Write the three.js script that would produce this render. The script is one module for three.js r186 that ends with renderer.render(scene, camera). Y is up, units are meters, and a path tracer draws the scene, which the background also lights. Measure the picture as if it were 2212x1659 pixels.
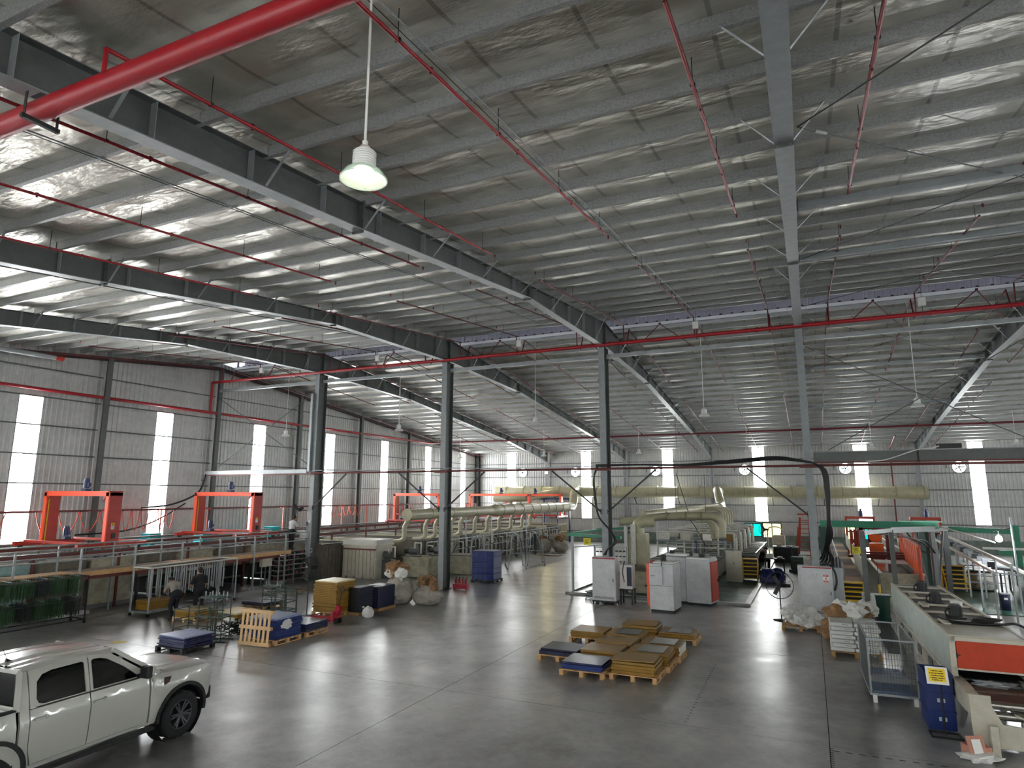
import * as THREE from 'three';
import { mergeGeometries, toCreasedNormals } from 'three/addons/utils/BufferGeometryUtils.js';
import { RoundedBoxGeometry } from 'three/addons/geometries/RoundedBoxGeometry.js';
import { TessellateModifier } from 'three/addons/modifiers/TessellateModifier.js';
import { MarchingCubes } from 'three/addons/objects/MarchingCubes.js';
import { ImprovedNoise } from 'three/addons/math/ImprovedNoise.js';
import { RectAreaLightUniformsLib } from 'three/addons/lights/RectAreaLightUniformsLib.js';

// ---------- camera, sky, exposure ----------
RectAreaLightUniformsLib.init();
const scene = new THREE.Scene();
const camera = new THREE.PerspectiveCamera(61.80, 2212 / 1659, 0.1, 300);
camera.rotation.order = 'YXZ';
camera.position.set(0, 4.4, 0);
camera.rotation.set(0.1714, 0.4304, 0.0023);
const renderer = new THREE.WebGLRenderer();
renderer.toneMapping = THREE.LinearToneMapping;
renderer.toneMappingExposure = 1.5;
renderer.shadowMap.enabled = true;
scene.background = new THREE.Color(0.80, 0.86, 0.92);
scene.backgroundIntensity = 1.2;
const DAYLIGHT = 20;          // radiance of the daylight that comes in by a window
const DAY_COLOR = new THREE.Color(0.98, 1.0, 1.0);

// ---------- random, noise ----------
function rng(seed) { let s = seed >>> 0; return () => { s = (s + 0x6d2b79f5) | 0; let t = Math.imul(s ^ (s >>> 15), 1 | s); t = (t + Math.imul(t ^ (t >>> 7), 61 | t)) ^ t; return ((t ^ (t >>> 14)) >>> 0) / 4294967296; }; }
const R0 = rng(7);
const perlin = new ImprovedNoise();
function tileNoise(size, cells, seed) {           // value noise that repeats, 0..1
  const r = rng(seed), g = new Float32Array(cells * cells); for (let i = 0; i < g.length; i++) g[i] = r();
  const out = new Float32Array(size * size), sm = (t) => t * t * (3 - 2 * t);
  for (let y = 0; y < size; y++) for (let x = 0; x < size; x++) {
    const u = x / size * cells, v = y / size * cells, i = Math.floor(u), j = Math.floor(v), a = sm(u - i), b = sm(v - j), i1 = (i + 1) % cells, j1 = (j + 1) % cells;
    out[y * size + x] = (g[j * cells + i] * (1 - a) + g[j * cells + i1] * a) * (1 - b) + (g[j1 * cells + i] * (1 - a) + g[j1 * cells + i1] * a) * b;
  }
  return out;
}
function fbm(size, layers, seed) {                // layers: [[cells, weight], ...]
  const out = new Float32Array(size * size); let w = 0;
  layers.forEach(([c, k], n) => { const a = tileNoise(size, c, seed + n * 17); for (let i = 0; i < a.length; i++) out[i] += a[i] * k; w += k; });
  for (let i = 0; i < out.length; i++) out[i] /= w;
  return out;
}
function dataTex(size, f, metres, srgb) {         // f(i, x, y) -> [r, g, b] 0..1
  const d = new Uint8Array(size * size * 4);
  for (let y = 0, i = 0; y < size; y++) for (let x = 0; x < size; x++, i++) { const c = f(i, x, y); for (let k = 0; k < 3; k++) d[i * 4 + k] = Math.max(0, Math.min(255, c[k] * 255)); d[i * 4 + 3] = 255; }
  const t = new THREE.DataTexture(d, size, size); t.wrapS = t.wrapT = THREE.RepeatWrapping; t.magFilter = THREE.LinearFilter; t.minFilter = THREE.LinearMipmapLinearFilter; t.generateMipmaps = true;
  if (srgb) t.colorSpace = THREE.SRGBColorSpace;
  const m = Array.isArray(metres) ? metres : [metres, metres]; t.repeat.set(1 / m[0], 1 / m[1]); t.needsUpdate = true; return t;
}
function canvasTex(w, h, draw) { const c = document.createElement('canvas'); c.width = w; c.height = h; const g = c.getContext('2d'); draw(g, w, h); const t = new THREE.CanvasTexture(c); t.colorSpace = THREE.SRGBColorSpace; t.magFilter = THREE.LinearFilter; return t; }

// ---------- materials ----------
const mats = {};
function std(name, color, rough = 0.6, metal = 0, extra = {}) { const m = new THREE.MeshStandardMaterial({ color, roughness: rough, metalness: metal, ...extra }); m.name = name; mats[name] = m; m.userData.metres = !!(m.map || m.roughnessMap || m.bumpMap || m.normalMap); return m; }
function phys(name, o) { const m = new THREE.MeshPhysicalMaterial(o); m.name = name; m.userData.metres = !!(m.map || m.roughnessMap || m.bumpMap); return m; }
const grimeN = fbm(512, [[5, 1], [13, .8], [37, .5], [110, .35]], 11);
const grimeMap = (k) => dataTex(512, (i) => { const v = 1 - k * (grimeN[i] - .25) * 1.4; return [v, v, v]; }, 2.2);
const grime1 = grimeMap(.35), grime2 = grimeMap(.7);
// concrete: trowelled, stained, unevenly glossy
const cN = fbm(1024, [[5, 1], [11, .9], [29, .8], [83, .6], [240, .5]], 31), cS = fbm(1024, [[4, 1], [9, 1], [23, .7], [64, .4]], 57), cB = fbm(1024, [[7, .8], [19, 1], [47, .7], [130, .25]], 91);
const concreteMap = dataTex(1024, (i) => { const v = .215 + (cN[i] - .5) * .34 + (cS[i] - .5) * .2 + (cB[i] - .5) * .1; return [v, v * .995, v * .955]; }, 11);
const concreteRough = dataTex(1024, (i) => { const v = Math.max(.295, .385 + (cS[i] - .5) * .34 + (cB[i] - .5) * .3); return [v, v, v]; }, 9.3);
const concreteBump = dataTex(1024, (i) => [cB[i], cB[i], cB[i]], 6.1);
const foilB = fbm(512, [[4, 1], [9, .8], [22, .25], [60, .12]], 131);
const foilTex = dataTex(512, (i, x, y) => { const u = x / 512, seam = Math.abs(u - .5) < .02 ? .62 : 1, edge = Math.abs(u - .5) < .024 && seam === 1 ? .85 : 1; const v = (.86 + (foilB[i] - .5) * .4) * seam * edge; return [v, v * .985, v * .955]; }, [1.42, 1.9]);
const foilBump = dataTex(512, (i) => [foilB[i], foilB[i], foilB[i]], [2.6, 1.1]);
const spangleN = fbm(256, [[30, 1], [61, 1], [120, .5]], 71);
const spangle = dataTex(256, (i) => { const v = .72 + (spangleN[i] - .5) * .6; return [v, v, v]; }, .5);
const woodN = fbm(256, [[8, 1], [40, .6]], 77);
const woodTex = dataTex(256, (i, x, y) => { const g = .5 + .5 * Math.sin((y / 256 * 26 + woodN[i] * 5) * Math.PI * 2 / 2); const v = .75 + .2 * g + (woodN[i] - .5) * .3; return [v, v * .97, v * .93]; }, [1.2, .35]);

const M = {
  concrete: phys('concrete', { color: 0xffffff, roughness: 1, clearcoat: .55, clearcoatRoughness: .29, map: concreteMap, roughnessMap: concreteRough, bumpMap: concreteBump, bumpScale: .006 }),
  subfloor: std('subfloor', 0x1d1d1c, .9), greenFloor: std('greenFloor', 0x2c5a4a, 1, 0, { map: grime2, roughnessMap: concreteRough, bumpMap: concreteBump, bumpScale: .012 }),
  sheet: std('sheet', 0xb9bab8, .42, .35, { map: grime1 }), backing: std('backing', 0x6d6e6e, .8), dado: std('dado', 0x7b8b83, .6, 0, { map: grime2 }),
  lilac: std('lilac', 0xb4b2c0, .55, .1, { map: grime1 }), flash: std('flash', 0xe4e6ea, .5),
  foil: std('foil', 0xd8d6ce, .33, .85, { map: foilTex, bumpMap: foilBump, bumpScale: .035 }), galv: std('galv', 0xc4c6c6, .45, .35, { map: spangle }),
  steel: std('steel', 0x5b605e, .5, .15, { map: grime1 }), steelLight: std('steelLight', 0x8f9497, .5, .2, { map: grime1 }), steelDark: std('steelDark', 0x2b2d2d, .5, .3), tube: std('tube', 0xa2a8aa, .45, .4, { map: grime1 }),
  red: std('red', 0x9a1420, .38, 0), redDark: std('redDark', 0x6e1418, .5, 0, { map: grime1 }), orange: std('orange', 0xb02818, .42, 0, { map: grime1 }), orangeDeep: std('orangeDeep', 0xf25c0c, .45, 0, { map: grime1 }), brown: std('brown', 0x6b2f2a, .55, .1, { map: grime1 }),
  white: std('white', 0xe6e6e2, .5), offwhite: std('offwhite', 0xd3d2c8, .5, 0, { map: grime1 }), pp: std('pp', 0xbab49a, .5, 0, { map: grime2 }), ppDirty: std('ppDirty', 0x736c5f, .6, 0, { map: grime2 }), duct: std('duct', 0xb5b193, .32, 0, { map: grime1 }),
  cabinet: std('cabinet', 0xcfd2d4, .45, .05, { map: grime1 }), ovenSheet: std('ovenSheet', 0xb9c4bc, .4, .15, { map: grime1 }), ovenTop: std('ovenTop', 0x7d7871, .6, .2, { map: grime2 }), cream: std('cream', 0xc9c4b2, .5, 0, { map: grime1 }),
  black: std('black', 0x121214, .55), rubber: std('rubber', 0x1a1a1b, .8), cable: std('cable', 0x0d0d0e, .5), stainless: std('stainless', 0xb8b6ae, .25, .95, { map: grime1 }),
  wood: std('wood', 0xd9b07c, .7, 0, { map: woodTex }), woodPale: std('woodPale', 0xe2bf8f, .7, 0, { map: woodTex }), woodDark: std('woodDark', 0xb08a58, .7, 0, { map: woodTex }), plank: std('plank', 0x77604a, .8, 0, { map: grime2 }),
  blueBin: std('blueBin', 0x102a6a, .42), blueSheet: std('blueSheet', 0x111d4a, .3), navy: std('navy', 0x101a38, .45), motor: std('motor', 0x182a5c, .4), yellowSheet: std('yellowSheet', 0x9a7838, .45, 0, { map: grime1 }), yellowEdge: std('yellowEdge', 0x96701f, .5, 0, { map: grime1 }), yellow: std('yellow', 0xe0b31a, .5, 0, { map: grime1 }), green: std('green', 0x2f8a6a, .5, 0, { map: grime1 }), greenDark: std('greenDark', 0x173a30, .5), greenRack: std('greenRack', 0x33433d, .5, .4), cyan: std('cyan', 0x18aeb9, .45), greyFilm: std('greyFilm', 0x5d605c, .25, 0),
  sack: std('sack', 0xb7b1a6, .85, 0, { map: grime2 }), sackWhite: std('sackWhite', 0xe2e2de, .6), paper: std('paper', 0xa9835c, .85, 0, { map: grime2 }), pinkBox: std('pinkBox', 0xb57f6c, .7), clearFilm: phys('clearFilm', { color: 0xdfe4e8, roughness: .15, transmission: .7, thickness: 0 }),
  skin: std('skin', 0xa87a5e, .6), hair: std('hair', 0x15110f, .6), shirtWhite: std('shirtWhite', 0xd9d9dc, .8), shirtGrey: std('shirtGrey', 0x8b857d, .85), shirtBlack: std('shirtBlack', 0x17181b, .85), trousers: std('trousers', 0x14161d, .85),
};
M.orangeDull = std('orangeDull', 0xb8402a, .5, 0, { map: grime1 }); M.greenPale = std('greenPale', 0x8fd0ae, .5); M.greenGlow = new THREE.MeshStandardMaterial({ color: 0x1fae6a, emissive: 0x1fd07a, emissiveIntensity: .8, name: 'greenGlow' });
M.smallSign = new THREE.MeshStandardMaterial({ roughness: .6, name: 'smallSign', map: canvasTex(96, 96, (g, w, h) => { g.fillStyle = '#e9d83a'; g.fillRect(0, 0, w, h); g.fillStyle = '#4a4a20'; for (let k = 0; k < 4; k++) g.fillRect(18, 20 + k * 16, 60 - (k % 2) * 14, 6); }) });
M.orangeDull2 = std('orangeDull2', 0xc23a10, .5, 0, { map: grime1 }); M.beltBrown = std('beltBrown', 0x5a4a42, .5); M.slateBlue = std('slateBlue', 0x5a6c8c, .5); M.blueTopSheen = std('blueTopSheen', 0x8896bd, .3); M.sackPaleY = std('sackPaleY', 0xd9c58f, .4); M.redJack = std('redJack', 0xa3162a, .4); M.yellowPaper = std('yellowPaper', 0xc9b56a, .7); M.fringe = std('fringe', 0x244a22, .6); M.fringeDark = std('fringeDark', 0x141f1a, .6);  // the pale blue for stack tops holds the window reflection
M.ventRed = std('ventRed', 0x2a1416, .35); M.lightGlass = phys('lightGlass', { color: 0xd8dce0, roughness: .1, metalness: .3, clearcoat: 1 }); M.tyreDark = std('tyreDark', 0x1d1e20, .5, .4);
M.rustDark = std('rustDark', 0x3a2424, .6);
M.redPale = std('redPale', 0xc2564c, .5); M.cableRed = std('cableRed', 0xc24a34, .5); M.rustBox = std('rustBox', 0x6b3a32, .6); M.ductBand = std('ductBand', 0x8a8670, .45);
M.lampGlow = new THREE.MeshStandardMaterial({ color: 0xffffff, emissive: 0xfff2cf, emissiveIntensity: 5, name: 'lampGlow' });
M.ledGlow = new THREE.MeshStandardMaterial({ color: 0xffffff, emissive: 0xf0f6ff, emissiveIntensity: 12, name: 'ledGlow' });
M.dayPane = new THREE.MeshStandardMaterial({ color: 0xffffff, emissive: 0xf8ffff, emissiveIntensity: 3, roughness: .3, name: 'dayPane' });
M.dayYellow = new THREE.MeshStandardMaterial({ color: 0xf6efb0, emissive: 0xfff2b0, emissiveIntensity: 1.3, name: 'dayYellow' });
M.dayCyan = new THREE.MeshStandardMaterial({ color: 0x0fd6c8, emissive: 0x06d8c8, emissiveIntensity: .75, name: 'dayCyan' });

// ---------- geometry helpers ----------
const V = (x, y, z) => new THREE.Vector3(x, y, z), UPV = V(0, 1, 0);
function box(w, h, d, x = 0, y = 0, z = 0, ry = 0) { const g = new THREE.BoxGeometry(w, h, d); if (ry) g.rotateY(ry); g.translate(x, y, z); return g; }
function cbox(w, h, d, x = 0, y = 0, z = 0, r = .008) { const g = new RoundedBoxGeometry(w, h, d, 1, Math.min(r, w / 2.1, h / 2.1, d / 2.1)); g.translate(x, y, z); return g; }
function cyl(r, h, x = 0, y = 0, z = 0, axis = 'y', seg = 14, r2 = r) { const g = new THREE.CylinderGeometry(r2, r, h, seg); if (axis === 'x') g.rotateZ(-Math.PI / 2); if (axis === 'z') g.rotateX(Math.PI / 2); g.translate(x, y, z); return g; }
function ball(r, x, y, z, seg = 10) { const g = new THREE.SphereGeometry(r, seg, Math.max(5, seg - 3)); g.translate(x, y, z); return g; }
function along(g, a, b, up) {                     // puts a geometry that runs along +z, centred, between two points
  const d = b.clone().sub(a), m = new THREE.Matrix4(), z = d.clone().normalize(), u = up && Math.abs(up.dot(z)) < .99 ? up : Math.abs(z.y) > .95 ? V(0, 0, 1) : UPV, x = new THREE.Vector3().crossVectors(u, z).normalize(), y = new THREE.Vector3().crossVectors(z, x);
  m.makeBasis(x, y, z).setPosition(a.clone().add(b).multiplyScalar(.5)); g.applyMatrix4(m); return g;
}
const pt = (p) => p.isVector3 ? p : V(p[0], p[1], p[2]);
function bar(a, b, w, h = w, up) { a = pt(a); b = pt(b); return along(new THREE.BoxGeometry(w, h, a.distanceTo(b)), a, b, up); }
function rod(a, b, r, seg = 8, r2 = r) { a = pt(a); b = pt(b); const g = new THREE.CylinderGeometry(r2, r, a.distanceTo(b), seg, 1); g.rotateX(Math.PI / 2); return along(g, a, b); }
function pipe(pts, r, seg = 10) { const gs = []; pts = pts.map(pt); for (let i = 1; i < pts.length; i++) { gs.push(rod(pts[i - 1], pts[i], r, seg)); if (i < pts.length - 1) gs.push(ball(r, pts[i].x, pts[i].y, pts[i].z, seg)); } return gs; }
function hose(pts, r, n = 40, seg = 7) { return new THREE.TubeGeometry(new THREE.CatmullRomCurve3(pts.map(pt)), n, r, seg, false); }
function hbeam(a, b, depth, width, t = .014, up) { a = pt(a); b = pt(b); const L = a.distanceTo(b); return [[t, depth, 0], [width, t, depth / 2 - t / 2], [width, t, -depth / 2 + t / 2]].map(([w, h, y]) => { const g = new THREE.BoxGeometry(w, h, L); g.translate(0, y, 0); return along(g, a, b, up); }); }
function lathe(prof, seg = 24) { return new THREE.LatheGeometry(prof.map(([r, y]) => new THREE.Vector2(Math.max(r, .0001), y)), seg); }
function prism(points, depth, bevel = 0) { const s = new THREE.Shape(points.map((p) => new THREE.Vector2(p[0], p[1]))); return new THREE.ExtrudeGeometry(s, { depth, bevelEnabled: bevel > 0, bevelThickness: bevel, bevelSize: bevel, bevelSegments: 1, steps: 1 }); }
function metreUV(g) {
  const p = g.attributes.position, n = g.attributes.normal, uv = new Float32Array(p.count * 2);
  for (let i = 0; i < p.count; i += 3) {
    let nx = 0, ny = 0, nz = 0; for (let k = 0; k < 3; k++) { nx += Math.abs(n.getX(i + k)); ny += Math.abs(n.getY(i + k)); nz += Math.abs(n.getZ(i + k)); }
    for (let k = 0; k < 3; k++) { const x = p.getX(i + k), y = p.getY(i + k), z = p.getZ(i + k); const [u, v] = nx >= ny && nx >= nz ? [z, y] : ny >= nz ? [x, z] : [x, y]; uv[(i + k) * 2] = u; uv[(i + k) * 2 + 1] = v; }
  }
  g.setAttribute('uv', new THREE.BufferAttribute(uv, 2));
}
function join(gs) {
  gs = (Array.isArray(gs) ? gs.flat(3) : [gs]).filter(Boolean).map((g) => { const h = g.index ? g.toNonIndexed() : g; for (const k of Object.keys(h.attributes)) if (!['position', 'normal', 'uv'].includes(k)) h.deleteAttribute(k); if (!h.attributes.uv) h.setAttribute('uv', new THREE.BufferAttribute(new Float32Array(h.attributes.position.count * 2), 2)); h.morphAttributes = {}; h.clearGroups?.(); return h; });
  return gs.length === 1 ? gs[0] : mergeGeometries(gs, false);
}
const used = {};
function numbered(name) { const n = used[name] = (used[name] ?? -1) + 1; return n ? name + '_' + String(n).padStart(3, '0') : name; }
const oneEach = /^(leg|wall|post|foot|footing|upright|button|label|stand|side_rail|raised_leg)$/;      // pieces that are parts of their own
function part(parent, name, gs, mat, label) {
  if (oneEach.test(name) && Array.isArray(gs) && gs.length > 1) { let m; for (const g of gs.flat(3)) m = part(parent, name, g, mat, label); return m; }
  const g = join(gs); if (mat.userData.metres && !g.userData.keepUV) metreUV(g);
  const m = new THREE.Mesh(g, mat); m.name = name; m.castShadow = m.receiveShadow = true; if (label) m.userData.label = label; parent.add(m); return m;
}
function tag(o, label, category, group) { o.userData.label = label; o.userData.category = category; if (group) o.userData.group = group; return o; }
function thing(name, label, category, p = [0, 0, 0], ry = 0, group) { const o = new THREE.Group(); o.name = numbered(name); o.position.set(...p); o.rotation.y = ry; scene.add(o); return tag(o, label, category, group); }
function solo(name, gs, mat, label, category, p = [0, 0, 0], ry = 0, group) { const m = part(scene, numbered(name), gs, mat); m.position.set(...p); m.rotation.y = ry; return tag(m, label, category, group); }
function copy(src, label, p, ry = 0, group) { const o = src.clone(); o.name = numbered(src.name.replace(/_\d{3}$/, '')); o.position.set(...p); o.rotation.y = ry; if (label) o.userData.label = label; if (group) o.userData.group = group; scene.add(o); return o; }
function struct(name, label) { const o = new THREE.Group(); o.name = name; o.userData.kind = 'structure'; if (label) o.userData.label = label; scene.add(o); return o; }
function structMesh(name, gs, mat) { const m = part(scene, name, gs, mat); m.userData.kind = 'structure'; return m; }

// ---------- the building: a hall of 8 m bays along x, ridge over the column row, far wall at z = -61.2, gable wall at x = -32.2 ----------
const XL = -32.2, XR = 40, ZF = -61.2, ZN = 6.8, ZR = -27.2, RIDGE = 12.28, SLOPE = .104;
const roofY = (z) => RIDGE - SLOPE * Math.abs(z - ZR);
const GIRTS = [2.17, 3.58, 4.88, 6.2, 7.53, 8.84, 10.16, 11.47];
// floor slabs with open joints
{
  const fl = struct('floor'); part(fl, 'subfloor', box(XR - XL + .6, .1, ZN - ZF + .6, (XL + XR) / 2, -.2, (ZN + ZF) / 2), M.subfloor);
  const xs = [-32.2, -24, -16, -8, 0, 8, 16, 24, 32, 40], zs = [6.8, 0, -6.8, -13.6, -20.4, -27.2, -34, -40.8, -47.6, -54.4, -61.2];
  for (let i = 0; i < 9; i++) for (let j = 0; j < 10; j++) { const w = xs[i + 1] - xs[i], d = zs[j] - zs[j + 1]; part(fl, 'slab', box(w - .014, .15, d - .014, xs[i] + w / 2, -.075, zs[j + 1] + d / 2), M.concrete); }
}
function corr(u0, u1, bottom, top, pitch = .25, depth = .035) {      // a sheet with trapezoid ribs, in its own u-v plane, ribs towards +w
  const us = [], n = Math.max(1, Math.round((u1 - u0) / pitch)), p = (u1 - u0) / n;
  for (let i = 0; i < n; i++) { const a = u0 + i * p; us.push([a, 0], [a + p * .52, 0], [a + p * .64, depth], [a + p * .88, depth]); }
  us.push([u1, 0]);
  const pos = [], idx = []; us.forEach(([u, w]) => { pos.push(u, bottom, w, u, typeof top === 'function' ? top(u) : top, w); });
  for (let i = 0; i < us.length - 1; i++) { const a = i * 2; idx.push(a, a + 2, a + 1, a + 1, a + 2, a + 3); }
  const g = new THREE.BufferGeometry(); g.setAttribute('position', new THREE.Float32BufferAttribute(pos, 3)); g.setIndex(idx); const h = g.toNonIndexed(); h.computeVertexNormals(); return h;
}
let windowNo = 0;
// one wall: `toWorld` is the matrix that takes (u along the wall, v up, w into the room) to the world
function wall(name, basis, u0, posts, winW, winBottom, winTop, topAt, centreOffset, lit) {
  const w = struct(name), into = (g) => { g.applyMatrix4(basis); return g; };
  const backs = [];
  for (let i = 0; i < posts.length - 1; i++) {
    const a = posts[i], b = posts[i + 1], c = (a + b) / 2 + centreOffset, l = c - winW / 2, r = c + winW / 2, tp = Math.max(topAt(a), topAt(b));
    for (const [p, q, y0, y1] of [[a, l, 1.02, topAt], [r, b, 1.02, topAt], [l, r, 1.02, winBottom], [l, r, winTop, topAt]]) {
      part(w, 'wall_panel', into(corr(p, q, y0, y1)), M.sheet);
      if (typeof y1 === 'function') { const s = prism([[p, y0], [q, y0], [q, y1(q)], [p, y1(p)]], .06); s.translate(0, 0, -.1); backs.push(into(s)); } else backs.push(into(box(q - p, y1 - y0, .06, (p + q) / 2, (y0 + y1) / 2, -.07)));
    }
    // window: panes between the girts, and the daylight that they let in
    const win = struct('window_' + (++windowNo)), ys = [winBottom, ...GIRTS.filter((y) => y > winBottom + .2 && y < winTop - .2), winTop];
    for (let k = 0; k < ys.length - 1; k++) part(win, 'pane', into(box(winW - .01, ys[k + 1] - ys[k] - .012, .01, c, (ys[k] + ys[k + 1]) / 2, -.02)), M.dayPane);
    part(win, 'window_frame', [into(box(.03, winTop - winBottom, .05, l, (winTop + winBottom) / 2, .015)), into(box(.03, winTop - winBottom, .05, r, (winTop + winBottom) / 2, .015)), into(box(winW, .04, .05, c, winTop, .015)), into(box(winW, .04, .05, c, winBottom, .015))], M.steelLight);
    const L = new THREE.RectAreaLight(DAY_COLOR, DAYLIGHT * lit, winW - .06, winTop - winBottom - .06); L.name = 'window_daylight';
    const q = V(c, (winTop + winBottom) / 2, .006).applyMatrix4(basis), t = V(c, (winTop + winBottom) / 2, 1).applyMatrix4(basis); L.position.copy(q); L.lookAt(q.clone().multiplyScalar(2).sub(t)); L.lookAt(t); L.rotateY(Math.PI); win.add(L);
    // girts of this bay, dado
    for (const y of GIRTS) { const room = Math.min(topAt(a), topAt(b)); if (y < room - .3) part(w, 'girt', [into(box(b - a - .3, .008, .15, (a + b) / 2, y + .03, .12)), into(box(b - a - .3, .06, .008, (a + b) / 2, y, .19))], M.steel); }
    part(w, 'dado_wall', into(box(b - a, 1.04, .2, (a + b) / 2, .5, 0)), M.dado);
  }
  part(w, 'wall_backing', backs, M.backing);
  return w;
}
const basisFar = new THREE.Matrix4().makeBasis(V(1, 0, 0), V(0, 1, 0), V(0, 0, 1)).setPosition(0, 0, ZF);
const basisLeft = new THREE.Matrix4().makeBasis(V(0, 0, -1), V(0, 1, 0), V(1, 0, 0)).setPosition(XL, 0, 0);
const basisNear = new THREE.Matrix4().makeBasis(V(-1, 0, 0), V(0, 1, 0), V(0, 0, -1)).setPosition(0, 0, ZN);
const basisRight = new THREE.Matrix4().makeBasis(V(0, 0, 1), V(0, 1, 0), V(-1, 0, 0)).setPosition(XR, 0, 0);
const bays = [-32.2, -24, -16, -8, 0, 8, 16, 24, 32, 40], gable = [-6.8, 0, 6.83, 13.66, 20.49, 27.3, 34.13, 40.96, 47.79, 54.6, 61.2];
wall('wall_far', basisFar, 0, bays, 1.03, 2.15, 8.65, () => 8.95, 0, 1);
wall('wall_left', basisLeft, 0, gable, 1.03, 2.17, 8.87, (u) => roofY(-u) + .05, .2, 1);
wall('wall_near_unseen', basisNear, 0, bays.map((x) => -x).reverse(), 1.03, 2.15, 8.65, () => 8.95, 0, .6);  // unseen wall behind the camera; its daylight windows light the hall from this side
wall('wall_right_unseen', basisRight, 0, gable.map((u) => -u).reverse(), 1.03, 2.17, 8.87, (u) => roofY(u) + .05, 0, 1);  // out of view; its window lights brighten the hall from the right

// roof: foil blanket sagging between purlins, sheet above it, purlins
const purlinNear = [], purlinFar = [];
for (let j = -10; j <= 14; j++) purlinNear.push(-7.33 - 1.31 * j); purlinNear.push(-26.55);
purlinFar.push(-28.65); for (let j = 0; j < 25; j++) { const z = -29.45 - 1.31 * j; if (z > -60.6) purlinFar.push(z); } 
{
  const ce = struct('ceiling');
  const edges = [[6.8, ...purlinNear.filter((z) => z < 6.5)], [...purlinFar, -61.2]];
  for (const zs of edges) for (let k = 0; k < zs.length - 1; k++) {
    const z0 = zs[k], z1 = zs[k + 1], nx = 144, nz = 6, g = new THREE.PlaneGeometry(XR - XL, z0 - z1, nx, nz), p = g.attributes.position, uv = g.attributes.uv;
    for (let i = 0; i < p.count; i++) {
      const x = p.getX(i) + (XL + XR) / 2, t = (p.getY(i) + (z0 - z1) / 2) / (z0 - z1), z = z1 + t * (z0 - z1), sag = (.055 + .03 * perlin.noise(x * .55, k * 3.7, zs === edges[0] ? 2 : 9)) * Math.pow(Math.sin(Math.PI * Math.min(1, Math.max(0, t))), .55);
      p.setXYZ(i, x, roofY(z) - .03 - Math.max(.01, sag), z); uv.setXY(i, x, z);
    }
    g.computeVertexNormals(); const q = g.attributes.normal; if (q.getY(4) > 0) { const ix = g.index.array; for (let i = 0; i < ix.length; i += 3) { const a = ix[i]; ix[i] = ix[i + 1]; ix[i + 1] = a; } g.computeVertexNormals(); }
    const h = g.toNonIndexed(); h.userData.keepUV = true; const m = new THREE.Mesh(h, M.foil); m.name = 'foil_strip'; m.castShadow = m.receiveShadow = true; ce.add(m);
  }
  const over = (z0, z1) => { const s = box(XR - XL + 1, .04, Math.hypot(z0 - z1, SLOPE * (z0 - z1))); s.rotateX((z0 + z1) / 2 > ZR ? Math.atan(SLOPE) : -Math.atan(SLOPE)); s.translate((XL + XR) / 2, (roofY(z0) + roofY(z1)) / 2 + .09, (z0 + z1) / 2); return s; };
  part(ce, 'roof_sheet', [over(7.4, -26.6), over(-28.62, -61.8)], M.backing);
  const pur = (z, s) => { const y = roofY(z) - .02, x = (XL + XR) / 2, L = XR - XL - .3; return [box(L, .2, .006, x, y - .11, z), box(L, .006, .075, x, y - .01, z + s * .036), box(L, .006, .075, x, y - .21, z - s * .036), box(L, .02, .005, x, y - .2, z - s * .072)]; };
  for (const z of purlinNear) if (z < 6.4) part(ce, 'purlin', pur(z, 1), M.galv);
  for (const z of purlinFar) part(ce, 'purlin', pur(z, -1), M.galv);
  // ridge ventilator: opening, raised ribbed cap, scalloped sheet ends, white flashing
  const capN = corr(XL, XR, -2.6, 2.6, .235, .035); capN.rotateX(Math.PI / 2 - .02); capN.translate(0, 12.95, -27.6); part(ce, 'vent_cap', capN, M.lilac);
  
  { const side = corr(XL, XR, 0, .95, .235, .03); side.translate(0, 12.02, -29.3); part(ce, 'vent_cheek', side, M.lilac); }
  part(ce, 'vent_post', bays.map((x) => [box(.09, .75, .09, x, 12.55, -26.4), box(.09, .8, .09, x, 12.5, -28.8)]), M.steelLight);
  const ends = []; for (let x = XL + .2; x < XR; x += .467) { const s = prism([[-.075, 0], [.075, 0], [.035, .05], [-.035, .05]], .9); s.translate(x, roofY(-28.62) + .1, -29.5); ends.push(s); }
  part(ce, 'rib_closure', ends, M.steelDark);
  part(ce, 'ridge_flashing', [box(XR - XL, .13, .012, 3.9, roofY(-28.6) - .0, -28.58), box(XR - XL, .012, .5, 3.9, roofY(-28.6) + .07, -28.82)], M.flash);
}

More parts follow.
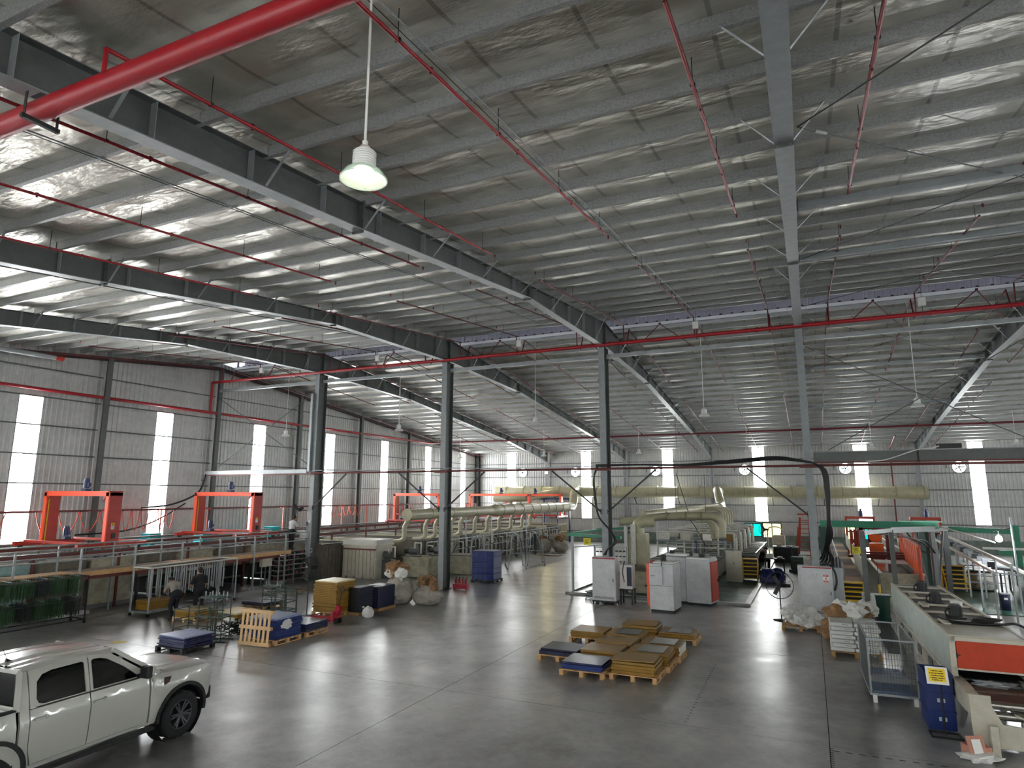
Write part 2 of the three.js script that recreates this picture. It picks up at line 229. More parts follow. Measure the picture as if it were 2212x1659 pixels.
// ---------- steel frame ----------
const FR = [-24, -16, -8, 0, 8, 16];
const boltRow = (x, y0, y1, z, n, dx) => { const o = []; for (let i = 0; i < n; i++) o.push(cyl(.018, .03, x + dx, y0 + (y1 - y0) * i / (n - 1), z, 'z', 6)); return o; };
const whichColumn = { '-24': 'left column of the centre row, beside the walkway', '-16': 'second column of the centre row, standing free on the open floor', '-8': 'third column of the centre row, hung with two black cables', '0': 'fourth column of the centre row, with a thick black cable bundle', '8': 'column of the centre row at the right edge', '16': 'column of the centre row past the right edge' };
for (const x of FR.slice(0, 4)) {
  const c = thing('steel_column', 'tall grey steel H ' + whichColumn[x], 'column', [x, 0, ZR]);
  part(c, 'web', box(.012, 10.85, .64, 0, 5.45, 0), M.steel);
  part(c, 'flange', box(.27, 10.85, .016, 0, 5.45, .325), M.steelLight); part(c, 'flange', box(.27, 10.85, .016, 0, 5.45, -.325), M.steel);  // front flange paler than web and back: its lit side is in the colour
  part(c, 'base_plate', [cbox(.42, .03, .86, 0, .015, 0), ...[[-.17, .39], [.17, .39], [-.17, -.39], [.17, -.39]].map(([a, b]) => cyl(.02, .07, a, .06, b, 'y', 6))], M.steel);
  part(c, 'cap_plate', cbox(.32, .03, .76, 0, 10.87, 0), M.steel);
}
const under = (z) => { const d = Math.abs(z - ZR); const k = [[0, 1.32], [8.6, .63], [17.3, .78], [34.5, .82]], kf = [[0, 1.32], [8.6, .7], [24, .66], [34, 1.12]]; const t = z > ZR ? k : kf; for (let i = 1; i < t.length; i++) if (d <= t[i][0]) { const s = (d - t[i - 1][0]) / (t[i][0] - t[i - 1][0]); return t[i - 1][1] + s * (t[i][1] - t[i - 1][1]); } return t[t.length - 1][1]; };
const PD = .225;                                    // purlin depth above the rafter
const rTop = (z) => roofY(z) - PD, rBot = (z) => roofY(z) - PD - under(z) + .22;
const whichRafter = { '-24': 'third grey roof rafter from the top left, over the left column', '-16': 'second grey roof rafter from the top left, over the free-standing column', '-8': 'nearest grey roof rafter, crossing from the top left corner to the third column', '0': 'grey roof rafter running straight overhead to the fourth column', '8': 'grey roof rafter at the right edge, beyond the X braces', '16': 'roof rafter past the right edge' };
for (const X of FR.slice(0, 5)) {
  const o = thing('roof_rafter', whichRafter[X], 'beam', [X, 0, 0]);
  const zs = [6.6, 0, -9.9, -18.6, -27.2, -35.8, -51.2, -60.9];
  for (let k = 0; k < zs.length - 1; k++) {
    const a = zs[k], b = zs[k + 1], g = prism([[-a, rBot(a)], [-b, rBot(b)], [-b, rTop(b)], [-a, rTop(a)]], .014); g.rotateY(Math.PI / 2); g.translate(-.007, 0, 0);
    part(o, 'web', g, M.steel);
    part(o, 'bottom_flange', bar([0, rBot(a), a], [0, rBot(b), b], .28, .016), X === 0 ? M.steelLight : M.tube);
    part(o, 'top_flange', bar([0, rTop(a), a], [0, rTop(b), b], .28, .014), M.steel);
  }
  for (const z of [-9.9, -18.6, -27.2, -35.8, -51.2]) part(o, 'splice_plate', [box(.27, rTop(z) - rBot(z) + .12, .04, 0, (rTop(z) + rBot(z)) / 2, z), ...[-.09, .09].map((dx) => boltRow(0, rBot(z) + .08, rTop(z) - .08, z + .03, 7, dx)), ...[-.09, .09].map((dx) => cyl(.02, .05, dx, rBot(z) - .05, z + .04, 'z', 6))], M.steel);
  for (let z = 5; z > -60; z -= 1.72) if (Math.abs(z + 27.2) > .7) part(o, 'stiffener', [box(.13, rTop(z) - rBot(z), .01, .072, (rTop(z) + rBot(z)) / 2, z), box(.13, rTop(z) - rBot(z), .01, -.072, (rTop(z) + rBot(z)) / 2, z)], M.tube);
  const br = [...purlinNear.filter((z, i) => i % 2 === 0 && z < 5.5), ...purlinFar.filter((z, i) => i % 2 === 1)];
  for (const z of br) for (const s of [1, -1]) part(o, 'fly_brace', bar([s * .13, rBot(z) + .03, z], [s * .62, roofY(z) - .2, z], .05, .006), M.tube);
  for (const z of [...purlinNear.filter((q) => q < 6), ...purlinFar]) part(o, 'cleat', box(.22, .17, .008, 0, rTop(z) + .1, z + (z > ZR ? .012 : -.012)), M.galv);
}
// posts along the far wall and the gable
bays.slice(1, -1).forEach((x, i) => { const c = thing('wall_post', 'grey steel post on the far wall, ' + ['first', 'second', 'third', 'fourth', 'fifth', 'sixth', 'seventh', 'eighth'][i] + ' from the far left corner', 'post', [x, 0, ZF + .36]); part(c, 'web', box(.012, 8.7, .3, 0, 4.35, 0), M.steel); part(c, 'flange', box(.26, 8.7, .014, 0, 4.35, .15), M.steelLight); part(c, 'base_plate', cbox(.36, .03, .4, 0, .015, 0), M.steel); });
gable.slice(0, -1).forEach((u, i) => { if (i < 2) return; const h = roofY(-u) - .4, c = thing('gable_post', 'grey steel post on the left gable wall, ' + (i === 5 ? 'under the ridge where the red pipe climbs' : i < 5 ? ['', '', 'two windows', 'one window', 'two bays'][i] + ' short of the ridge' : ['', '', '', '', '', '', 'one bay', 'two bays', 'three bays', 'four bays'][i] + ' past the ridge'), 'post', [XL + .3, 0, -u]); part(c, 'web', box(.3, h, .012, 0, h / 2, 0), M.steel); part(c, 'flange', box(.014, h, .26, .15, h / 2, 0), M.steel); part(c, 'base_plate', cbox(.4, .03, .36, 0, .015, 0), M.steel); });
{ const c = thing('corner_post', 'dark steel post in the far left corner of the hall', 'post', [XL + .3, 0, ZF + .36]); part(c, 'web', box(.012, 8.7, .34, 0, 4.35, 0), M.steel); part(c, 'flange', [box(.34, 8.7, .014, 0, 4.35, .17), box(.34, 8.7, .014, 0, 4.35, -.17)], M.steel); }
{ // gable rafters along the left wall
  const c = thing('gable_rafter', 'sloping dark red steel edge beam along the top of the left wall', 'beam', [XL + .3, 0, 0]);
  part(c, 'near_length', hbeam([0, roofY(6.5) - .42, 6.5], [0, roofY(ZR) - .42, ZR], .2, .12), M.rustDark); part(c, 'far_length', hbeam([0, roofY(-60.9) - .42, -60.9], [0, roofY(ZR) - .42, ZR], .2, .12), M.rustDark);
}
// struts between the column heads, and bracing rods
FR.slice(0, 5).forEach((x, i) => { const a = i ? FR[i - 1] + .16 : XL + .5, s = thing('tie_strut', 'pale grey square strut at column-head height, ' + ['from the left wall to the left column', 'between the left and second columns', 'between the second and third columns', 'between the third and fourth columns', 'right of the fourth column', 'past the right edge'][i], 'strut', [0, 10.5, ZR]); part(s, 'tube', box(x - .16 - a, .15, .15, (x - .16 + a) / 2, 0, 0), M.tube); part(s, 'end_plate', [box(.015, .24, .26, a, 0, 0), box(.015, .24, .26, x - .16, 0, 0)], M.steel); });
function brace(label, a, b, r = .012) { const o = thing('bracing_rod', label, 'brace'); part(o, 'rod', rod(a, b, r), M.steel); const d = pt(b).clone().sub(pt(a)).normalize(), q = pt(a).clone().addScaledVector(d, .5); part(o, 'turnbuckle', rod(q.clone().addScaledVector(d, -.12), q.clone().addScaledVector(d, .12), r * 2), M.galv); return o; }
brace('thin pale bracing rod rising right between the left wall and the left column', [-31.8, 5.75, ZR], [-24.2, 10.1, ZR], .02);
brace('thin pale bracing rod falling right between the left wall and the left column', [-31.8, 10.1, ZR], [-24.2, 5.75, ZR], .02);
brace('dark bracing rod from the fourth column head down toward the lower right', [.2, 10.2, ZR], [7.8, 5.8, ZR], .016);
brace('dark bracing rod rising right beside the fourth column', [.2, 5.8, ZR], [7.8, 10.2, ZR], .016);
for (const [z0, z1, n] of [[-1.5, -9.9, 'nearest'], [-9.9, -18.6, 'second'], [-18.6, -26.6, 'third'], [-28.2, -35.8, 'fourth'], [-35.8, -44.4, 'fifth'], [-44.4, -52.6, 'sixth']]) { brace('roof bracing rod in the right bay, ' + n + ' X, rising toward the right', [.2, rTop(z0) - .35, z0], [7.8, rTop(z1) - .35, z1]); brace('roof bracing rod in the right bay, ' + n + ' X, rising toward the left', [7.8, rTop(z0) - .35, z0], [.2, rTop(z1) - .35, z1]); }
[[-2.2, 'first'], [-13.9, 'second'], [-18.6, 'third'], [-30.6, 'fourth'], [-35.8, 'fifth'], [-44.4, 'sixth'], [-51.2, 'seventh']].forEach(([z, n]) => { if (z === -2.2 || z === -30.6) return; const o = thing('roof_strut', 'grey roof strut across the braced right bay, ' + n + ' from the camera', 'strut'); part(o, 'tube', box(7.7, .15, .12, 4, rTop(z) - .32, z), M.steelLight); part(o, 'end_plate', [box(.012, .24, .2, .17, rTop(z) - .32, z), box(.012, .24, .2, 7.83, rTop(z) - .32, z)], M.steel); });

// ---------- sprinkler mains and branches ----------
const ord = ['first', 'second', 'third', 'fourth', 'fifth', 'sixth', 'seventh', 'eighth', 'ninth', 'tenth', 'eleventh', 'twelfth', 'thirteenth', 'fourteenth', 'fifteenth', 'sixteenth'];
{
  const m = thing('sprinkler_main', 'thick bright red fire main crossing the top left corner under the nearest rafter', 'pipe');
  part(m, 'pipe', [rod([XL + .4, 8.9, -4], [XR - 2, 8.9, -4], .125, 24)], M.red); for (const x of [-20, -14, -2, 4]) part(m, 'coupling', cyl(.145, .12, x, 8.9, -4, 'x', 24), M.red);
  for (const x of [-16, -8, 0, 8]) { const y = rBot(-4), h = part(m, 'hanger', [box(.05, y - 8.7, .008, x, (y + 8.7) / 2, -3.82), box(.05, y - 8.7, .008, x, (y + 8.7) / 2, -4.18), box(.05, .05, .42, x, 8.73, -4), box(.2, .012, .46, x, y - .012, -4)], M.steelDark); }
  const p1 = thing('sprinkler_main', 'long red fire main running over the heads of the centre columns', 'pipe');
  part(p1, 'pipe', pipe([[XL + .38, 9.17, -26.7], [XL + .38, 10.93, -26.7], [XR - 2, 10.93, -26.7]], .08, 14), M.red); for (const x of [-31, -25.5, -19.5, -13.5, -7.5, -1.5, 4.5]) part(p1, 'coupling', cyl(.1, .12, x, 10.93, -26.7, 'x', 14), M.red);
  for (const x of FR) part(p1, 'hanger', [box(.03, .16, .2, x - .1, 10.95, -26.75), box(.03, .03, .3, x - .1, 10.83, -26.8)], M.tube);
  const p2 = thing('sprinkler_main', 'thin red fire main crossing below the far roof slope, in front of the far wall', 'pipe');
  part(p2, 'pipe', pipe([[XL + .38, 9.12, -51], [XR - 2, 9.12, -51]], .07, 12), M.redDark); for (const x of FR) part(p2, 'hanger', [box(.03, .3, .03, x, 9.25, -51)], M.redDark);
  const pl = thing('sprinkler_main', 'red fire main running along the left wall above the tall windows', 'pipe');
  part(pl, 'pipe', pipe([[XL + .38, 9.17, 5], [XL + .38, 9.14, -51]], .075, 12), M.red); for (const u of gable.slice(1, -1)) part(pl, 'bracket', [box(.3, .04, .04, XL + .25, 9.05, -u), bar([XL + .1, 8.85, -u], [XL + .38, 9.05, -u], .03)], M.steelLight);
  // risers on the far wall
  const rw = thing('sprinkler_riser', 'dark red vertical riser pipe on the far wall, right of the fourth column', 'pipe'); part(rw, 'pipe', pipe([[6.1, 8.9, -56], [6.15, 8.2, -60.9], [6.15, 0, -60.9]], .05), M.redDark); part(rw, 'clamp', [3, 6].map((y) => box(.16, .05, .3, 6.15, y, -61.0)), M.steel);
}
const branchXs = [-31, -28, -25.1, -23, -20, -17, -15, -12, -9.05, -6.9, -3.92, -1.05, 1.1, 3.95, 6.9, 9.1];
function branch(x, z0, z1, zMain, yMain, mat, label) {
  const drop = .5, y = (z) => roofY(z) - drop, o = thing('sprinkler_branch', label, 'pipe', [0, 0, 0], 0, 'thin sprinkler branch pipes under the roof');
  const s = Math.sign(z1 - z0), pts = Math.abs(z0 - zMain) < .8 ? [[x, yMain, zMain], [x, y(z0), z0], [x, y(z1), z1]] : [[x, y(z0), z0], [x, y(z1), z1]];
  part(o, 'pipe', pipe(pts, .026, 8), mat);
  for (let z = z0 + s * 1.4; s * (z1 - z) > .3; z += s * 2.62) { part(o, 'hanger', [rod([x, y(z), z], [x, roofY(z) - .05, z], .006, 5), box(.07, .04, .03, x, y(z), z)], M.steelDark); part(o, 'sprinkler_head', [cyl(.018, .07, x, y(z) + .06, z + s * .7, 'y', 6), cyl(.03, .008, x, y(z) + .1, z + s * .7, 'y', 8)], M.redDark); }
  return o;
}
branchXs.forEach((x, i) => {
  const n = ord[i] + ' from the left wall';
  if (x > -17 && x < 8) branch(x, -4, -13.75, -4, 8.9, M.red, 'red sprinkler branch running away from the thick near main, ' + ord[i - 6] + ' from the left');
  if (x < -8.5 && x > -13) branch(x, -4, 2, -4, 8.9, M.red, 'red sprinkler branch nearer than the thick main, top left corner, ' + ord[i - 7] + ' one');
  branch(x, -26.6, -17, -26.7, 10.93, M.redDark, 'thin sprinkler branch on the near side of the ridge, ' + n);
  branch(x, -27.6, -37.4, -27.2, 10.93, M.redDark, 'thin sprinkler branch on the far side of the ridge, ' + n);
  branch(x, -50.9, -41, -51, 9.12, M.redDark, 'thin sprinkler branch in front of the far fire main, ' + n);
  branch(x, -51.1, -60.4, -51, 9.12, M.redDark, 'thin sprinkler branch between the far fire main and far wall, ' + n);
});
// diagonal stays of the ridge main
[-27, -19, -13, -5.5, 2.4, 5.6].forEach((x, i) => { const o = thing('pipe_stay', 'dark red inverted V stay above the ridge fire main, ' + ord[i] + ' from the left', 'brace'); part(o, 'leg', [rod([x - .5, 10.98, -26.7], [x + .2, 11.55, -26.5], .02, 6), rod([x + .2, 11.55, -26.5], [x + 1.5, 10.7, -28.6], .018, 6)], M.redDark); part(o, 'clip', box(.08, .06, .08, x + .2, 11.57, -26.5), M.redDark); });
[-28, -20, -12, -4, 4].forEach((x, i) => { const o = thing('junction_box', 'small white box hung above the ridge fire main, ' + ord[i] + ' from the left', 'box', [x + .15, 11.35, -26.6]); part(o, 'case', cbox(.24, .3, .14), M.white); part(o, 'conduit', rod([0, -.15, 0], [0, -.55, .02], .012), M.steel); part(o, 'stem', rod([0, .15, 0], [0, .75, 0], .008), M.steel); });

// ---------- high-bay lamps ----------
function highBay(label, p, lit) {
  const o = thing('pendant_lamp', label, 'lamp', p), top = roofY(p[2]) - p[1] - .06;
  part(o, 'rod', [rod([0, .3, 0], [0, top, 0], .014, 8), cyl(.03, .08, 0, .3, 0)], M.white);
  part(o, 'housing', [lathe([[0, .28], [.05, .28], [.075, .24], [.11, .22], [.115, .05], [.1, .02], [0, .02]], 20), ...[0, 1, 2, 3, 4, 5].map((k) => cyl(.122, .012, 0, .07 + k * .026, 0, 'y', 20))], M.white);
  part(o, 'reflector', lathe([[.1, .04], [.15, .025], [.205, -.02], [.236, -.075], [.248, -.085], [.248, -.098], [.232, -.095], [.198, -.03], [.145, .012], [.1, .028]], 32), lit ? M.bowl : M.white);
  if (lit) {
    part(o, 'bulb', lathe([[0, -.005], [.05, 0], [.085, .02], [.085, .035], [0, .035]], 18), M.lampGlow);
    const L = new THREE.PointLight(0xfff0d0, .8); L.position.set(0, -.06, 0); L.shadow.radius = 3; L.name = 'lamp_light'; o.add(L);
  } else part(o, 'diffuser', cyl(.2, .01, 0, -.06, 0, 'y', 24), M.white);
  return o;
}
M.bowl = phys('bowl', { color: 0xcfdcdc, roughness: .12, transmission: .82, thickness: 0 });
highBay('lit white pendant lamp hanging closest to the camera, upper left of centre', [-4, 7.72, -5], true);
[-28, -20, -12, -4, 4].forEach((x, i) => highBay('unlit pendant lamp in the row just past the ridge, ' + ord[i] + ' from the left', [x, 7.9, -28.9], false));
[-28, -20, -12, -4, 4, 12].forEach((x, i) => highBay('unlit pendant lamp in the row by the far wall, ' + ord[i] + ' from the left', [x, 7.7, -50], false));
{ const o = thing('flood_light', 'glaring yellow white flood light on the first far wall post', 'lamp', [-23.9, 6.62, -60.35]); part(o, 'case', [cbox(.36, .3, .1, 0, 0, -.06), box(.04, .3, .2, 0, 0, -.16)], M.steelDark); part(o, 'glass', box(.3, .24, .02, 0, 0, 0), M.lampGlow); const L = new THREE.SpotLight(0xfff0b8, 10, 0, 1.2, .6); L.position.set(0, 0, .08); L.target.position.set(0, -2, 6); o.add(L, L.target); }
// exhaust fans in the far wall
[-26.8, -21.1, -13.15, -5.2, 2.8, 10.8].forEach((x, i) => {
  const o = thing('exhaust_fan', 'round exhaust fan in the far wall with daylight behind its blades, ' + ord[i] + ' from the left', 'fan', [x, 6.67, ZF + .08]);
  part(o, 'fan_daylight_disc', cyl(.46, .01, 0, 0, 0, 'z', 28), M.dayPane);  // glowing disc stands in for daylight through the fan opening, no pane here
  part(o, 'housing', [new THREE.TorusGeometry(.48, .035, 8, 28).translate(0, 0, .02), ...[0, 1, 2, 3].map((k) => { const a = k * Math.PI / 2 + .4; return bar([.05 * Math.cos(a), .05 * Math.sin(a), .06], [.47 * Math.cos(a), .47 * Math.sin(a), .04], .025, .02); })], M.steelLight);
  part(o, 'hub', cyl(.07, .1, 0, 0, .06, 'z'), M.steelDark);
  for (let k = 0; k < 5; k++) { const a = k * 1.2566 + i * .5, b = box(.3, .085, .006); b.rotateX(.6); b.translate(.23, 0, .04); b.rotateZ(a); part(o, 'blade', b, M.steelLight); }
  part(o, 'rain_hood', [box(.06, .3, .05, -.85, .05, .04)], M.steel);
});
// ---------- services along the column row ----------
{
  const o = thing('service_pipe', 'long thin brown pipe running from column to column at half height', 'pipe'); part(o, 'pipe', rod([-24, 5.52, -26.78], [16, 5.52, -26.78], .045, 10), M.brown);
  for (const x of FR) part(o, 'clamp', box(.62, .06, .3, x, 5.47, -26.78), M.brown);
  const lp = thing('service_pipe', 'thin pale conduit just above the brown service pipe', 'pipe'); part(lp, 'pipe', hose([[-24, 5.66, -26.8], [-20, 5.62, -26.8], [-16, 5.66, -26.8], [-12, 5.6, -26.8], [-8, 5.64, -26.8]], .022, 40), M.tube); part(lp, 'clip', [-16, -8].map((x) => box(.08, .03, .08, x, 5.64, -26.8)), M.steel);
  const d = thing('cable_duct', 'pale grey rectangular cable duct from the left wall to the left column', 'duct', [0, 0, 0]); part(d, 'duct', cbox(7.6, .2, .2, -28.05, 5.62, -26.78), M.tube); part(d, 'cover', cbox(7.5, .015, .22, -28.05, 5.73, -26.78), M.tube); part(d, 'riser', box(.14, 4.2, .14, -24.18, 7.7, -26.78), M.tube); part(d, 'brown_rail', box(7.6, .05, .06, -28.05, 5.48, -26.7), M.brown);
  const e = thing('cable_duct', 'wide grey steel beam at half height, right of the fourth column', 'duct'); part(e, 'web', box(15.8, .36, .1, 8.1, 5.83, -26.85), M.steel); part(e, 'top_edge', box(15.8, .03, .2, 8.1, 6.02, -26.82), M.steelLight); part(e, 'bottom_edge', box(15.8, .05, .2, 8.1, 5.62, -26.8), M.brown);
  const eb = thing('cable_box', 'small dark box with white cable on top of the wide grey beam', 'box', [4.5, 6.08, -26.8]); part(eb, 'case', cbox(.75, .16, .18, 0, .05, 0), M.steelDark); part(eb, 'cable', hose([[-.3, .05, .12], [-.5, -.02, .12], [-.9, -.05, .12], [-2, -.4, .1], [-2.6, -.45, .08]], .02), M.white);
  const st = thing('cable_strap', 'dark strap round the wide grey beam', 'strap', [3.55, 5.83, -26.8]); part(st, 'strap', [box(.06, .46, .01, 0, 0, .08), box(.06, .01, .3, 0, .22, 0)], M.black); part(st, 'buckle', cbox(.08, .06, .03, 0, -.2, .1), M.black);
  const kb = (x, dx, n) => { const k = thing('knee_brace', 'dark slanted brace ' + n, 'brace'); part(k, 'bar', bar([x + Math.sign(dx) * .14, 3.7, -26.87], [x + dx, 5.46, -26.8], .06, .06), M.steelDark); part(k, 'foot_plate', box(.02, .22, .14, x + Math.sign(dx) * .15, 3.72, -26.87), M.steelDark); };
  kb(-24, 2.3, 'on the right of the left column'); kb(-16, -2.45, 'on the left of the second column'); kb(-16, 2.3, 'on the right of the second column'); kb(-8, -2.35, 'on the left of the third column'); kb(-8, 2.25, 'on the right of the third column'); kb(0, -2.2, 'on the left of the fourth column');
  const cab = (label, list) => { const c = thing('cable_bundle', label, 'cable'); list.forEach((p) => part(c, 'cable', hose(p, .032, 60), M.cable)); return c; };
  cab('black cables drooping along the brown pipe between the third and fourth columns', [0, 1, 2].map((k) => [[-8.3, 5.62 + k * .03, -26.74], [-6.5, 5.66, -26.72 + k * .03], [-4.5, 5.6 + k * .02, -26.74], [-2.6, 5.68 + k * .05, -26.72], [-1, 5.76 + k * .05, -26.7], [.15, 5.62, -26.6]]));
  cab('black cables hanging down the third column to a white cabinet', [0, 1].map((k) => [[-8.2 - k * .06, 5.6, -26.7], [-8.36, 5.2, -26.65], [-8.34 + k * .05, 4.3, -26.6], [-8.15, 3.5, -26.55], [-7.65, 2.9, -26.6], [-7.55 + k * .1, 2.5, -26.65], [-7.9, 2.15, -26.8], [-8.1 + k * .1, 1.9, -26.9]]));
  cab('thick bundle of black cables hanging down the fourth column to the right cabinet', [0, 1, 2, 3, 4].map((k) => [[.15, 5.62, -26.6 - k * .03], [.42 + k * .035, 5.35, -26.6], [.5 + k * .035, 4.6, -26.58], [.5 + k * .02, 3.6, -26.6], [.42 + k * .05, 3, -26.7], [.34 + k * .03, 2.5, -27], [.2 + k * .1, 2.1, -27.6], [-.1 + k * .16, 1.73, -28.5]]));
  const lt = thing('crane_rail_tube', 'pale grey tube with an orange tip at the left edge under the roof', 'tube', [0, 0, 0]); part(lt, 'tube', rod([-31, 10.35, -6], [-31, 10.55, -17.4], .11, 12), M.tube); part(lt, 'tip', rod([-31, 10.55, -17.4], [-31, 10.555, -17.75], .112, 12), M.orange); part(lt, 'support', [bar([-31, 10.45, -14], [-31.7, 10.9, -14], .05)], M.steel);
  // tension wires of the roof
  [-10.3, -4.03, -18.4].forEach((x, i) => { const w = thing('roof_wire', 'thin dark wire strung under the purlins, ' + ord[i], 'wire'); part(w, 'wire', rod([x, roofY(6) - .235, 6], [x, roofY(-26) - .235, -26], .006, 5), M.black); part(w, 'conduit', rod([x + .12, roofY(6) - .25, 6], [x + .12, roofY(-26) - .25, -26], .012, 5), M.tube); });
}

// ---------- the dipping line along the left wall ----------
const near3 = ['nearest the camera', 'second from the camera', 'third from the camera', 'fourth from the camera', 'fifth from the camera', 'sixth from the camera', 'seventh from the camera', 'eighth from the camera', 'ninth from the camera', 'tenth from the camera', 'eleventh from the camera', 'twelfth from the camera'];
function openTank(o, w, h, d, mat, ribs = 0) {       // an open tank of sheets with a rim, its base at y = 0
  part(o, 'wall', [box(w, h, .04, 0, h / 2, d / 2 - .02)], mat); part(o, 'wall', [box(w, h, .04, 0, h / 2, -d / 2 + .02)], mat); part(o, 'wall', [box(.04, h, d - .08, -w / 2 + .02, h / 2, 0)], mat); part(o, 'wall', [box(.04, h, d - .08, w / 2 - .02, h / 2, 0)], mat);
  part(o, 'rim', [box(w + .14, .07, .11, 0, h, d / 2), box(w + .14, .07, .11, 0, h, -d / 2), box(.11, .07, d, -w / 2, h, 0), box(.11, .07, d, w / 2, h, 0)], mat);
  part(o, 'liquid', box(w - .1, .02, d - .1, 0, h - .28, 0), M.liquid);
  for (let k = 0; k < ribs; k++) part(o, 'rib', box(.07, h - .12, .06, w / 2 + .03, h / 2 - .03, -d / 2 + .12 + (d - .24) * k / (ribs - 1)), mat);
  part(o, 'waist_band', box(.06, .09, d, w / 2 + .03, h * .62, 0), mat);
}
M.liquid = std('liquid', 0x4a5a58, .12); M.aqua = std('aqua', 0x9cc0bb, .5, 0, { map: grime2 });
{
  // tanks behind the walkway
  const zs = [-9.6, -11.6, -13.7, -15.7, -17.6, -19.6, -21.6, -23.6, -25.6];
  zs.forEach((z, i) => {
    const o = thing('dip_tank', (i < 3 ? 'pale aqua dip tank' : i % 2 ? 'stained grey brown dip tank' : 'weathered beige dip tank') + ' behind the left walkway, ' + near3[i], 'tank', [-27.45, 0, z]);
    const tm = i < 3 ? M.aqua : i % 2 ? M.ppDirty : M.pp;
    if (i < 5) { openTank(o, 3.3, 1.86, 1.72, tm, 0); part(o, 'plinth', box(3.4, .16, 1.8, 0, .08, 0), M.backing); }
    else { const sub = new THREE.Group(); openTank(sub, 3.3, .86, 1.72, tm, 0); for (const m of [...sub.children]) { m.geometry.translate(0, 1, 0); o.add(m); } for (const [x, z2] of [[-1.55, -.78], [-1.55, .78], [1.55, -.78], [1.55, .78]]) part(o, 'stand_leg', box(.09, 1, .09, x, .5, z2), M.steelDark); part(o, 'underside_shade_sheet', box(3.2, .9, .05, 0, .5, -.8), M.steelDark); part(o, 'drain_pipe', pipe([[1.5, .9, .3], [1.5, .45, .3], [1.5, .45, -.7]], .05), M.ppDirty); }  // dark sheet between the legs stands in for shade under the tank
    if (i > 2) { part(o, 'cover', cbox(2.5, .045, 1.3, -.2, 1.93, 0, .01), i % 2 ? M.cream : M.offwhite); for (let k = 0; k < 4; k++) part(o, 'clip', box(.1, .07, .09, 1.45, 1.95, -.6 + k * .4), M.black); }
    if (i === 2 || i === 3 || i === 5 || i === 6) { const n = i === 5 ? 2 : 3; for (let k = 0; k < n; k++) { const lid = solo('tank_lid', [cbox(1.55 - k * .1, .075, 1.35, 0, 0, 0), box(.5, .03, .05, 0, .05, 0)], M.offwhite, 'pale grey lid slab stacked on dip tank ' + near3[i] + ', ' + ['bottom', 'middle', 'top'][n === 2 && k === 1 ? 2 : k] + ' of its pile', 'lid', [-26.4 - k * .04, 1.935 + k * .08, z + .05 * k], .02 * k); } }
  });
  // walkway: planks, edge board, posts and rails
  const w = thing('walkway', 'raised walkway with a wood edge board and steel hand rails along the left dipping line', 'walkway');
  for (let k = 0; k < 9; k++) part(w, 'plank', cbox(1.02, .045, 2.02, -24.53, 1.6, -8 - k * 2.05, .006), k % 3 ? M.plank : M.woodDark);
  for (let k = 0; k < 5; k++) part(w, 'edge_board', cbox(.05, .17, 3.66, -24, 1.56, -9 - k * 3.7, .006), k % 2 ? M.woodDark : M.wood);
  part(w, 'brown_beam', box(.08, .14, 18.6, -24.1, 1.42, -16.2), M.brown);
  const fp = [-8.6, -10.9, -13, -15.16, -17.23, -19.31, -21.22, -23.21, -25.2];
  for (const z of fp) { part(w, 'post', box(.06, 2.48, .06, -23.97, 1.24, z), M.tube); part(w, 'back_post', box(.05, 2.55, .05, -25.06, 1.275, z + .15), M.tube); part(w, 'bracket', bar([-24, 1.3, z], [-24.9, 1.5, z], .05), M.steelLight); }
  for (const [x, y] of [[-23.97, 2.48], [-23.97, 2.08], [-25.06, 2.55], [-25.06, 2.12]]) part(w, 'hand_rail', rod([x, y, -7], [x, y, -26.6], .026, 8), M.tube);
  // crane rails
  [[-25.45, 'near'], [-29.5, 'far']].forEach(([x, n], i) => { const r = thing('crane_rail', 'brown steel crane rail on the ' + n + ' side of the left dip tanks', 'rail'); part(r, 'rail', [box(.1, .12, 53, x, 2.16, -33)], M.brown); part(r, 'head', box(.05, .05, 53, x, 2.24, -33), M.steel); for (let z = -8; z > -59; z -= 3.2) part(r, 'stand', box(.08, 2.1, .08, x, 1.05, z), M.brown); });
  // pipes lying along the tank tops
  [[-25.75, 2.02, 'pale'], [-26, 2.0, 'brown'], [-29.9, 2.35, 'upper pale']].forEach(([x, y, n]) => { const r = thing('process_pipe', n + ' process pipe running along the tops of the left dip tanks', 'pipe'); part(r, 'pipe', rod([x, y, -7], [x, y, -58], .035, 8), n === 'brown' ? M.brown : M.tube); part(r, 'clip', Array.from({ length: 17 }, (_, k) => box(.1, .09, .06, x, y - .03, -8 - k * 3)), M.steelLight); });
  // filter boxes between tanks and wall
  [[-30.4, -13.8], [-30.4, -22.6], [-30.2, -30.5], [-30.4, -25.7]].forEach(([x, z], i) => { const o = thing('filter_unit', ['bright cyan filter box behind the nearest gantry', 'cyan filter box between the two red gantries', 'small cyan filter box past the left column', 'cyan filter box below the second gantry'][i], 'filter', [x, 0, z]); part(o, 'case', cbox(.7, .75, .6, 0, 2.05, 0), M.cyan); part(o, 'stand', [[-.3, -.25], [.3, -.25], [-.3, .25], [.3, .25]].map(([a, b]) => box(.05, 1.7, .05, a, .85, b)), M.steelLight); part(o, 'lid', cbox(.74, .04, .64, 0, 2.44, 0), M.cyan); part(o, 'pipe', pipe([[.35, 1.9, 0], [.7, 1.9, 0], [.7, 1.2, 0]], .04), M.offwhite); });
}
